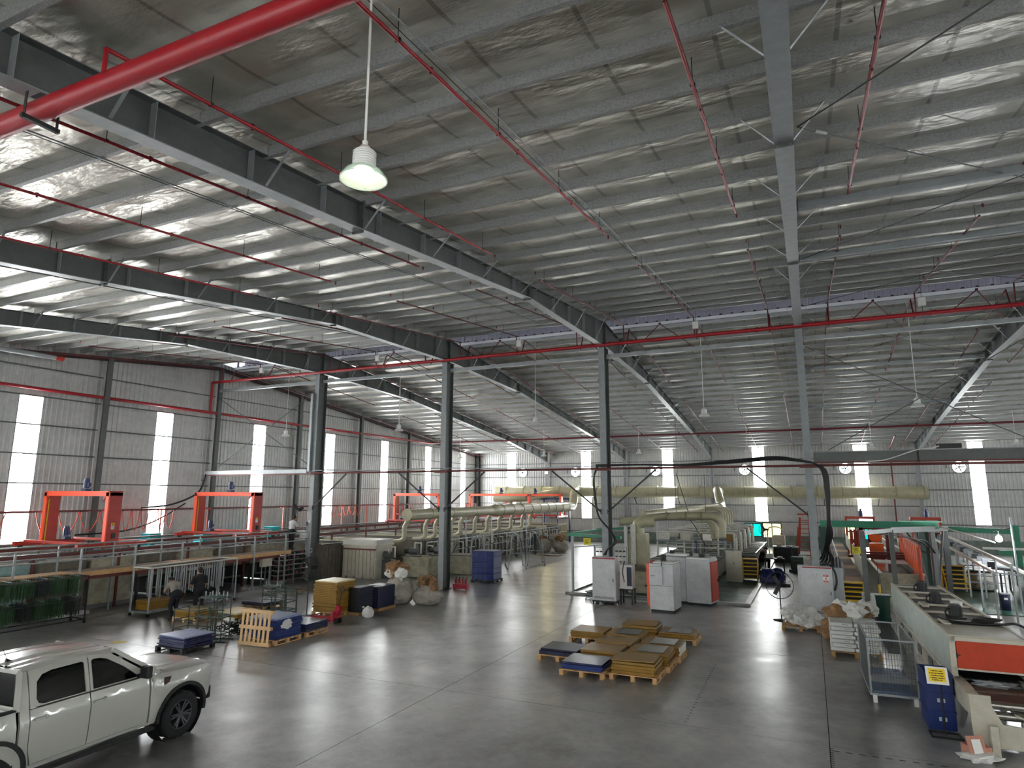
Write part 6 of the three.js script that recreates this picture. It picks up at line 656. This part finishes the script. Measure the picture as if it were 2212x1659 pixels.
// ---------- the white pickup: built with x forward from the front axle, y up, z to its right ----------
M.paint = phys('paint', { color: 0xaeafa7, roughness: .28, metalness: 0, clearcoat: 1, clearcoatRoughness: .06 });
M.glassDark = phys('glassDark', { color: 0x040505, roughness: .06, metalness: 0, specularIntensity: .6 });
M.plastic = std('plastic', 0x161718, .6); M.tyre = std('tyre', 0x17181a, .85); M.alloy = std('alloy', 0x55585c, .35, .7); M.alloyLight = std('alloyLight', 0xa9adb0, .3, .8);
{
  const t = thing('pickup_truck', 'white double cab pickup truck with dark windows, parked in the lower left corner', 'truck', [-11.8, 0, -8.98], 93 * Math.PI / 180);
  const tess = new TessellateModifier(.09, 5), arch = (cx, r, a0, a1, n = 18) => Array.from({ length: n + 1 }, (_, k) => { const a = a0 + (a1 - a0) * k / n; return [cx + r * Math.cos(a), .42 + r * Math.sin(a)]; });
  const lat = (x, y) => { if (y > 1.24) return .895 - (y - 1.24) * .30 - Math.max(0, y - 1.66) ** 2 * 1.6; let w = .935 - (y - .9) ** 2 * .16; if (y > 1.12) w -= (y - 1.12) * .25; if (x > .35) w -= (x - .35) ** 2 * .32; for (const c of [0, -3.27]) w += .03 * Math.exp(-(((Math.hypot(x - c, y - .42) - .58) / .16) ** 2)); w += .012 * Math.exp(-(((y - .98 + .02 * x) / .05) ** 2)); return w; };
  const skin = (name, pts, mat, o = {}) => { for (const s of [1, -1]) { const sh = new THREE.Shape(pts.map((p) => new THREE.Vector2(p[0], p[1]))); for (const h of o.holes || []) sh.holes.push(new THREE.Path(h.map((p) => new THREE.Vector2(p[0], p[1])))); let g = new THREE.ExtrudeGeometry(sh, { depth: .02, bevelEnabled: true, bevelThickness: .006, bevelSize: -.001, bevelOffset: -.003, bevelSegments: 1, curveSegments: 12 }); g = tess.modify(g); const p = g.attributes.position; for (let i = 0; i < p.count; i++) { const x = p.getX(i), y = p.getY(i), z = p.getZ(i); p.setZ(i, s * (lat(x, y) + (z - .026) + (o.off || 0))); } if (s < 0) { for (let i = 0; i < p.count; i += 3) { const a = [p.getX(i), p.getY(i), p.getZ(i)]; p.setXYZ(i, p.getX(i + 1), p.getY(i + 1), p.getZ(i + 1)); p.setXYZ(i + 1, ...a); } } g.deleteAttribute('uv'); g.computeVertexNormals(); part(t, name, toCreasedNormals(g, .6), mat, o.label); } };
  // side skins
  skin('front_fender', [[.84, .62], [.86, .95], [.80, 1.12], [.55, 1.17], [-.6, 1.22], [-.6, .46], [-.5, .42], ...arch(0, .5, Math.PI, .18).slice(1, -1), [.62, .56]], M.paint);
  skin('door', [[-.61, .46], [-.61, 1.235], [-1.66, 1.235], [-1.66, .46]], M.paint);
  skin('door', [[-1.67, .46], [-1.67, 1.235], [-2.68, 1.235], [-2.69, .7], [-2.62, .46]], M.paint);
  skin('cab_corner', [[-2.7, .7], [-2.69, 1.235], [-2.69, 1.775], [-2.82, 1.745], [-2.88, .46], [-2.64, .46]], M.paint);
  skin('bed_side', [[-2.895, .48], [-2.9, 1.26], [-4.4, 1.27], [-4.42, .62], [-3.88, .5], ...arch(-3.27, .52, .25, Math.PI - .12).map((p) => p), [-2.895, .48]].slice(0, -1), M.paint);
  skin('sill', [[-.5, .40], [-.5, .455], [-2.75, .455], [-2.75, .40]], M.paint, { off: -.015 });
  const hole1 = [[-.8, 1.275], [-1.06, 1.49], [-1.34, 1.67], [-1.46, 1.705], [-1.58, 1.715], [-1.61, 1.69], [-1.61, 1.275]], hole2 = [[-1.74, 1.275], [-1.74, 1.69], [-1.77, 1.715], [-2.3, 1.705], [-2.46, 1.675], [-2.55, 1.59], [-2.57, 1.36], [-2.54, 1.3], [-2.46, 1.275]];
  skin('window_frame', [[-.55, 1.24], [-1.26, 1.74], [-1.66, 1.79], [-1.66, 1.24]], M.paint, { holes: [hole1.slice().reverse()] });
  skin('window_frame', [[-1.67, 1.24], [-1.67, 1.79], [-2.3, 1.785], [-2.68, 1.775], [-2.68, 1.24]], M.paint, { holes: [hole2.slice().reverse()] });
  skin('side_window', hole1.map(([x, y]) => [x * 1, y]), M.glassDark, { off: -.014 }); skin('side_window', hole2, M.glassDark, { off: -.014 });
  skin('window_trim', [[-.62, 1.235], [-.62, 1.262], [-2.6, 1.262], [-2.6, 1.235]], M.plastic, { off: .003 });
  // wheel arches, running boards, vent, handles, mirrors
  for (const cx of [0, -3.27]) for (const s of [1, -1]) { const g = []; for (let k = 0; k < 24; k++) { const a = -.12 + (Math.PI + .2) * k / 24, b = -.12 + (Math.PI + .2) * (k + 1) / 24, P = (q, r) => [cx + r * Math.cos(q), .42 + r * Math.sin(q)]; const [x0, y0] = P(a, .515), [x1, y1] = P(b, .515); const z = (x, y) => s * (lat(x, Math.max(.46, y)) + .012); g.push(bar([x0, y0, z(x0, y0) - s * .03], [x1, y1, z(x1, y1) - s * .03], .06, .095, V(0, 0, 1))); } part(t, 'wheel_arch', g, M.plastic); part(t, 'arch_liner', [new THREE.CylinderGeometry(.5, .5, .3, 24, 1, true, Math.PI / 2 - .2, Math.PI + .4).rotateX(Math.PI / 2).rotateZ(Math.PI).translate(cx, .42, s * .76)], M.plastic); }
  for (const s of [1, -1]) {
    part(t, 'running_board', cbox(2.15, .06, .16, -1.65, .37, s * .98, .02), M.plastic); part(t, 'side_vent', prism([[-.44, .96], [-.36, .98], [-.3, 1.13], [-.44, 1.14]], .012).translate(0, 0, s * (lat(-.4, 1.05) + (s > 0 ? 0 : .012)) - (s < 0 ? .0 : .002)), M.ventRed);
    for (const x of [-1.52, -2.52]) part(t, 'door_handle', [cbox(.22, .035, .035, x, 1.09, s * (lat(x, 1.09) + .03), .012), cbox(.04, .03, .05, x - .09, 1.085, s * (lat(x, 1.09) + .01), .01), cbox(.05, .06, .03, x + .09, 1.09, s * (lat(x, 1.09) + .012), .012)], M.paint);
    const m = part(t, 'mirror', [cbox(.12, .2, .2, -.78, 1.35, s * 1.03, .03), bar([-.8, 1.28, s * .86], [-.79, 1.3, s * .98], .08, .06)], M.plastic); part(m, 'mirror_cap', cbox(.06, .17, .19, -.715, 1.37, s * 1.04, .025), M.paint);
    part(t, 'headlight', cbox(.28, .14, .3, .78, .99, s * .72, .04), M.lightGlass);
  }
  // hood, roof, windscreen, rear window as curved sheets
  const sheetGeo = (nx, nz, f) => { const g = new THREE.PlaneGeometry(1, 1, nx, nz), p = g.attributes.position; for (let i = 0; i < p.count; i++) p.setXYZ(i, ...f(p.getX(i) + .5, p.getY(i) * 2)); g.computeVertexNormals(); return g; };
  const lerp = (a, b, u) => a + (b - a) * u;
  part(t, 'hood', sheetGeo(20, 24, (u, v) => { const x = lerp(-.5, .86, u), w = lat(Math.min(.8, x), 1.14) - .02 - Math.max(0, x - .5) * .12, c = 1.205 + .035 * (1 - u) - .05 * u * u - Math.max(0, u - .86) ** 2 * 5; const rr = Math.abs(v); return [x, c + .045 * (1 - rr * rr) + (rr > .55 && rr < .8 ? .018 * Math.sin((rr - .55) / .25 * Math.PI) : 0) - Math.max(0, rr - .9) * .4, v * w]; }), M.paint);
  part(t, 'roof', sheetGeo(14, 30, (u, v) => { const x = lerp(-2.78, -1.2, u), w = lat(x, 1.76) + .0, r = Math.abs(v), e = Math.max(0, r - .9); return [x, 1.80 + .035 * (1 - v * v) + .03 * Math.sin(Math.PI * Math.min(1, u * 1.05)) + (Math.abs(r - .42) < .1 ? -.012 : 0) + (Math.abs(r - .72) < .06 ? -.01 : 0) - e * e * 7, v * w]; }), M.paint);
  part(t, 'windscreen', sheetGeo(10, 14, (u, v) => { const x = lerp(-.46, -1.2, u), y = lerp(1.235, 1.81, u) + .02 * Math.sin(u * Math.PI); return [x + .06 * (1 - v * v) * (1 - u * .3), y, v * (lat(x, y) - .05)]; }), M.glassDark);
  for (const s of [1, -1]) part(t, 'pillar', [bar([-.5, 1.235, s * .865], [-1.22, 1.79, s * (lat(-1.2, 1.76) - .02)], .07, .06)], M.paint);
  part(t, 'cowl', cbox(.16, .03, 1.6, -.46, 1.235, 0, .01), M.plastic); part(t, 'wiper', [bar([-.42, 1.265, -.1], [-.66, 1.36, .6], .02), bar([-.42, 1.265, -.7], [-.66, 1.36, -.1], .02)], M.plastic);
  part(t, 'rear_window', sheetGeo(4, 10, (u, v) => { const x = lerp(-2.87, -2.78, u), y = lerp(1.3, 1.74, u); return [x, y, v * (lat(x, y) - .1)]; }), M.glassDark); part(t, 'rear_frame', [box(.05, .12, 1.6, -2.86, 1.25, 0), box(.06, .06, 1.44, -2.8, 1.775, 0), ...[1, -1].map((s) => bar([-2.875, 1.24, s * .86], [-2.79, 1.76, s * .7], .08, .1))], M.paint);
  part(t, 'cab_interior', [box(1.9, .7, 1.5, -1.7, 1.02, 0)], M.plastic);
  part(t, 'bed_rail', [...[1, -1].map((s) => cbox(1.52, .03, .1, -3.66, 1.275, s * .86, .01)), cbox(.06, .03, 1.72, -4.38, 1.275, 0, .01)], M.plastic); part(t, 'bed_cover', [cbox(1.46, .02, 1.64, -3.65, 1.255, 0, .006), ...Array.from({ length: 9 }, (_, k) => cbox(.05, .014, 1.6, -3.05 - k * .15, 1.27, 0, .005))], M.paint); part(t, 'tailgate', cbox(.05, .62, 1.7, -4.42, .95, 0, .02), M.paint);
  part(t, 'front_face', [cbox(.1, .36, 1.2, .84, .98, 0, .03), cbox(.16, .26, 1.74, .82, .6, 0, .05)], M.plastic); part(t, 'grille_bar', [box(.02, .04, 1.1, .9, 1.02, 0), box(.02, .04, 1.1, .9, .9, 0)], M.alloyLight); part(t, 'underbody', [box(5.0, .2, 1.2, -1.8, .46, 0), box(2.4, .3, 1.7, -1.68, .56, 0)], M.plastic);
  part(t, 'antenna', [rod([-2.62, 1.85, .16], [-2.72, 2.02, .16], .006, 6), prism([[-.07, 0], [.06, 0], [-.05, .06]], .04).translate(-2.6, 1.83, .14)], M.plastic);
  // the nose is short and the cab sits a little back
  const kn = [[-4.6, -4.6], [-2.9, -2.92], [-1.67, -1.80], [-.62, -.74], [-.5, -.5], [.5, .5], [1.0, .8]], fx = (x) => { for (let i = 1; i < kn.length; i++) if (x <= kn[i][0] || i === kn.length - 1) { const [a, b] = [kn[i - 1], kn[i]]; return a[1] + (x - a[0]) * (b[1] - a[1]) / (b[0] - a[0]); } };
  t.traverse((m) => { if (m.isMesh && !/arch/.test(m.name)) { const p = m.geometry.attributes.position; for (let i = 0; i < p.count; i++) p.setX(i, fx(p.getX(i))); } });
  // wheels
  for (const [cx, s] of [[0, 1], [0, -1], [-3.27, 1], [-3.27, -1]]) {
    const tread = []; for (let k = 0; k < 48; k++) for (const q of [-1, 0, 1]) { const a = (k + (q ? .5 : 0)) / 48 * 6.2832, b = box(.03, .02, .07); b.translate(0, .392, q * .085); b.rotateZ(a); tread.push(b); }
    const w = part(t, 'wheel', [lathe([[.24, -.13], [.34, -.138], [.375, -.125], [.388, -.1], [.39, 0], [.388, .1], [.375, .125], [.34, .138], [.24, .13]], 48).rotateX(Math.PI / 2), ...tread].map((g) => g.translate(cx, .392, s * .80)), M.tyre);
    part(w, 'rim', [lathe([[.0, .03], [.17, .03], [.215, .06], [.245, .125], [.25, .12], [.24, -.1], [.0, -.1]], 40).rotateX(Math.PI / 2).scale(1, 1, s).translate(cx, .392, s * .80)], M.tyreDark);
    const sp = []; for (let k = 0; k < 6; k++) for (const d of [-.16, .16]) { const b = cbox(.175, .032, .03, .145, 0, .105, .008); b.rotateY(-.12); b.rotateZ(k * 1.0472 + d * .9); sp.push(b); } sp.push(cyl(.06, .05, 0, 0, .1, 'z', 18), new THREE.TorusGeometry(.238, .012, 8, 40).translate(0, 0, .12)); part(w, 'spokes', sp.map((g) => g.scale(1, 1, s).translate(cx, .392, s * .80)), M.alloy);
  }
}
// ---------- people ----------
function field(caps, k, cell, pad = .03) {          // one smooth surface round tapered capsules [a, b, ra, rb]
  const lo = V(1e9, 1e9, 1e9), hi = V(-1e9, -1e9, -1e9); for (const [a, b, ra, rb] of caps) for (const [p, r] of [[a, ra], [b, rb]]) { lo.min(V(p[0] - r, p[1] - r, p[2] - r)); hi.max(V(p[0] + r, p[1] + r, p[2] + r)); }
  const c = lo.clone().add(hi).multiplyScalar(.5), half = Math.max(hi.x - lo.x, hi.y - lo.y, hi.z - lo.z) / 2 + pad, n = Math.max(16, Math.min(150, Math.ceil(2 * half / cell)));
  const mc = new MarchingCubes(n, new THREE.MeshBasicMaterial(), false, false, 400000); mc.isolation = 0; const f = mc.field, s = 2 * half / n;
  const cs = caps.map(([a, b, ra, rb]) => { const d = [b[0] - a[0], b[1] - a[1], b[2] - a[2]]; return { a, d, dd: d[0] * d[0] + d[1] * d[1] + d[2] * d[2] + 1e-9, ra, rb }; });
  for (let z = 0; z < n; z++) for (let y = 0; y < n; y++) for (let x = 0; x < n; x++) {
    const px = c.x - half + x * s, py = c.y - half + y * s, pz = c.z - half + z * s; let m = 1e9;
    for (const q of cs) { const ax = px - q.a[0], ay = py - q.a[1], az = pz - q.a[2]; let t = (ax * q.d[0] + ay * q.d[1] + az * q.d[2]) / q.dd; t = t < 0 ? 0 : t > 1 ? 1 : t; const ex = ax - q.d[0] * t, ey = ay - q.d[1] * t, ez = az - q.d[2] * t; const d = Math.sqrt(ex * ex + ey * ey + ez * ez) - (q.ra + (q.rb - q.ra) * t); if (m > 1e8) m = d; else { const h = Math.max(k - Math.abs(m - d), 0) / k; m = Math.min(m, d) - h * h * k * .25; } }
    f[x + y * n + z * n * n] = -m;
  }
  mc.update(); const cnt = mc.count, pos = mc.positionArray.slice(0, cnt * 3), nor = mc.normalArray.slice(0, cnt * 3), g = new THREE.BufferGeometry();
  for (let i = 0; i < cnt; i++) { pos[i * 3] = c.x + pos[i * 3] * half; pos[i * 3 + 1] = c.y + pos[i * 3 + 1] * half; pos[i * 3 + 2] = c.z + pos[i * 3 + 2] * half; }
  g.setAttribute('position', new THREE.BufferAttribute(pos, 3)); g.setAttribute('normal', new THREE.BufferAttribute(nor, 3)); return g;
}
const add = (a, b, s = 1) => [a[0] + b[0] * s, a[1] + b[1] * s, a[2] + b[2] * s], mix = (a, b, t) => [a[0] + (b[0] - a[0]) * t, a[1] + (b[1] - a[1]) * t, a[2] + (b[2] - a[2]) * t];
function hand(w, e, side, curl) {                   // palm, four fingers and a thumb, going on from the forearm e -> w
  const d = new THREE.Vector3(w[0] - e[0], w[1] - e[1], w[2] - e[2]).normalize(), u = Math.abs(d.y) > .9 ? V(1, 0, 0) : V(0, 1, 0), x = new THREE.Vector3().crossVectors(d, u).normalize(), n = new THREE.Vector3().crossVectors(x, d).normalize(), P = (a, b, c) => [w[0] + d.x * a + x.x * b + n.x * c, w[1] + d.y * a + x.y * b + n.y * c, w[2] + d.z * a + x.z * b + n.z * c], caps = [[e, w, .034, .026]];
  for (const b of [-.026, -.009, .009, .026]) caps.push([P(.01, b * .7, 0), P(.085, b, 0), .017, .015]);
  [[-.029, .07], [-.0095, .082], [.0095, .076], [.029, .058]].forEach(([b, L]) => { const p0 = P(.088, b, 0), p1 = P(.088 + L * .48, b * 1.08, -curl * L * .28), p2 = P(.088 + L * .82, b * 1.1, -curl * L * .78); caps.push([p0, p1, .0098, .009], [p1, p2, .009, .008]); });
  caps.push([P(.025, side * .03, 0), P(.062, side * .052, -.014), .013, .011], [P(.062, side * .052, -.014), P(.092, side * .05, -.03), .0105, .009]);
  return field(caps, .007, .0045, .012);
}
// pose: joints in the figure's own axes, x forward, y up, z right
function person(label, p, ry, j, cl) {
  const o = thing('person', label, 'person', p, ry), { hips, chest, neck, head } = j, hd = j.look || [1, 0, 0], S = (q) => [q[0], q[1], -q[2]];
  const hr = [hips[0], hips[1] - .02, hips[2] + .095], hl = [hips[0], hips[1] - .02, hips[2] - .095], sr = [chest[0], chest[1] + .02, chest[2] + .185], sl = [chest[0], chest[1] + .02, chest[2] - .185];
  const up = [head[0] - neck[0], head[1] - neck[1], head[2] - neck[2]], ul = Math.hypot(...up), U = up.map((q) => q / ul), top = add(head, U, .06), face = add(add(head, hd, .045), U, -.045);
  const limbs = [[sr, j.er, j.wr], [sl, j.el, j.wl]], legs = [[hr, j.kr, j.ar], [hl, j.kl, j.al]], body = [];
  body.push([hips, mix(hips, chest, .5), .125, .12], [mix(hips, chest, .5), chest, .12, .125], [add(chest, [0, 0, .09]), add(chest, [0, 0, -.09]), .1, .1], [chest, neck, .08, .052], [neck, head, .05, .06]);
  for (const [a, b, c] of limbs) body.push([a, b, .055, .042], [b, c, .041, .027]); for (const [a, b, c] of legs) body.push([a, b, .085, .056], [b, c, .054, .038]);
  // the head gets its own finer grid, and so do the hands; all merged into one body
  const side = new THREE.Vector3(U[0], U[1], U[2]).cross(V(...hd)).normalize(), E = (a, b, c) => add(add(add(head, hd, a), U, b), [side.x, side.y, side.z], c);
  const headCaps = [[E(-.02, .03, 0), E(.015, .03, 0), .088, .08], [E(.02, -.04, 0), E(.03, -.075, 0), .06, .042], [E(.085, -.005, 0), E(.102, -.03, 0), .013, .016], [E(-.005, -.02, .082), E(-.012, .01, .086), .012, .018], [E(-.005, -.02, -.082), E(-.012, .01, -.086), .012, .018], [E(.074, .012, .03), E(.076, .012, .034), .012, .012], [E(.074, .012, -.03), E(.076, .012, -.034), .012, .012], [E(.082, -.062, .015), E(.082, -.062, -.015), .009, .009], [neck, head, .048, .058]];
  const b = part(o, 'body', [field(body, .06, .014), field(headCaps, .02, .0055), hand(j.wr, j.er, -1, j.curl ?? .5), hand(j.wl, j.el, 1, j.curl ?? .5)], M.skin);
  part(b, 'hair', [field([[E(-.035, .05, 0), E(.01, .07, 0), .093, .082], [E(-.055, 0, 0), E(-.06, -.03, 0), .075, .055], [E(.05, .085, .02), E(.05, .085, -.02), .035, .035]], .03, .008)], M.hair);
  for (const s of [1, -1]) part(b, 'eye', new THREE.SphereGeometry(.011, 8, 6).translate(...E(.079, .012, s * .031)), M.hair);
  const sh = [[add(hips, [0, -.03, 0]), mix(hips, chest, .5), .14, .137], [mix(hips, chest, .5), chest, .137, .14], [add(chest, [0, 0, .1]), add(chest, [0, 0, -.1]), .112, .112], [chest, mix(chest, neck, .75), .1, .072]]; for (const [a, e, w] of limbs) sh.push([a, mix(a, e, cl.sleeve ?? .7), .074, .066]); part(b, 'shirt', field(sh, .06, .014), cl.shirt);
  const tr = [[add(hips, [0, .03, 0]), hips, .145, .155], [hr, hl, .13, .13]]; for (const [a, k, f] of legs) tr.push([a, k, .1, .074], [k, mix(k, f, .93), .073, .062]); part(b, 'trousers', field(tr, .05, .014), cl.trousers);
  for (const [f, dx] of [[j.ar, 1], [j.al, 1]]) part(b, 'shoe', field([[add(f, [-.03, -.04, 0]), add(f, [.1, -.055, 0]), .045, .036], [add(f, [.1, -.055, 0]), add(f, [.16, -.058, 0]), .036, .03]], .02, .01), cl.shoes || M.black);
  return o;
}
const standing = (o) => ({ hips: [0, .92, 0], chest: [.02, 1.32, 0], neck: [.03, 1.46, 0], head: [.06, 1.58, 0], er: [.06, 1.08, .25], wr: [.24, .98, .2], el: [.06, 1.08, -.25], wl: [.24, .98, -.2], kr: [.02, .5, .1], ar: [-.02, .09, .11], kl: [.03, .5, -.1], al: [.02, .09, -.1], ...o });
person('man in a white shirt and dark trousers standing at the control desk on the walkway', [-24.6, 1.625, -26.22], Math.PI / 2 - .15, standing({ chest: [.05, 1.31, 0], neck: [.1, 1.45, 0], head: [.16, 1.55, 0], look: [.85, -.5, 0], er: [.2, 1.1, .24], wr: [.42, 1.06, .17], el: [.2, 1.1, -.22], wl: [.42, 1.06, -.1] }), { shirt: M.shirtWhite, trousers: M.trousers, sleeve: .75 });
person('worker in a black shirt standing, back turned, at the white tube rack', [-20.95, 0, -17.75], Math.PI - .35, standing({ er: [.1, 1.08, .28], wr: [.3, 1.12, .22], el: [.12, 1.06, -.26], wl: [.34, 1.06, -.14] }), { shirt: M.shirtBlack, trousers: M.trousers });
person('worker in a grey shirt bending toward the hanging bars of the white tube rack', [-21.0, 0, -16.75], Math.PI - .25, standing({ hips: [-.16, .88, 0], chest: [.12, 1.18, 0], neck: [.24, 1.26, 0], head: [.34, 1.31, 0], look: [.6, -.8, 0], er: [.32, .98, .2], wr: [.52, .92, .16], el: [.32, .98, -.2], wl: [.54, .95, -.1], kr: [.06, .5, .1], ar: [-.02, .09, .12], kl: [.02, .5, -.1], al: [-.08, .09, -.1] }), { shirt: M.shirtGrey, trousers: M.trousers });
{ const s = thing('stool', 'low dark stool under the seated worker', 'stool', [-2.95, 0, -42.3]); part(s, 'seat', cbox(.34, .05, .34, 0, .47, 0, .015), M.steelDark); part(s, 'leg', [[-.13, -.13], [.13, -.13], [-.13, .13], [.13, .13]].map(([x, z]) => rod([x, 0, z], [x, .46, z], .018)), M.steelDark); }
person('worker in dark clothes sitting bent over the small dark desk near the far wall', [-2.95, .03, -42.3], .15, { hips: [-.02, .58, 0], chest: [.1, .98, 0], neck: [.17, 1.11, 0], head: [.26, 1.2, 0], look: [.75, -.66, 0], er: [.3, .82, .22], wr: [.5, .8, .14], el: [.3, .82, -.22], wl: [.5, .8, -.1], kr: [.42, .56, .12], ar: [.4, .1, .13], kl: [.42, .56, -.12], al: [.36, .1, -.12] }, { shirt: M.shirtBlack, trousers: M.trousers });

scene.traverse((o) => { if (o.isMesh) o.castShadow = o.receiveShadow = true; });
renderer.render(scene, camera);
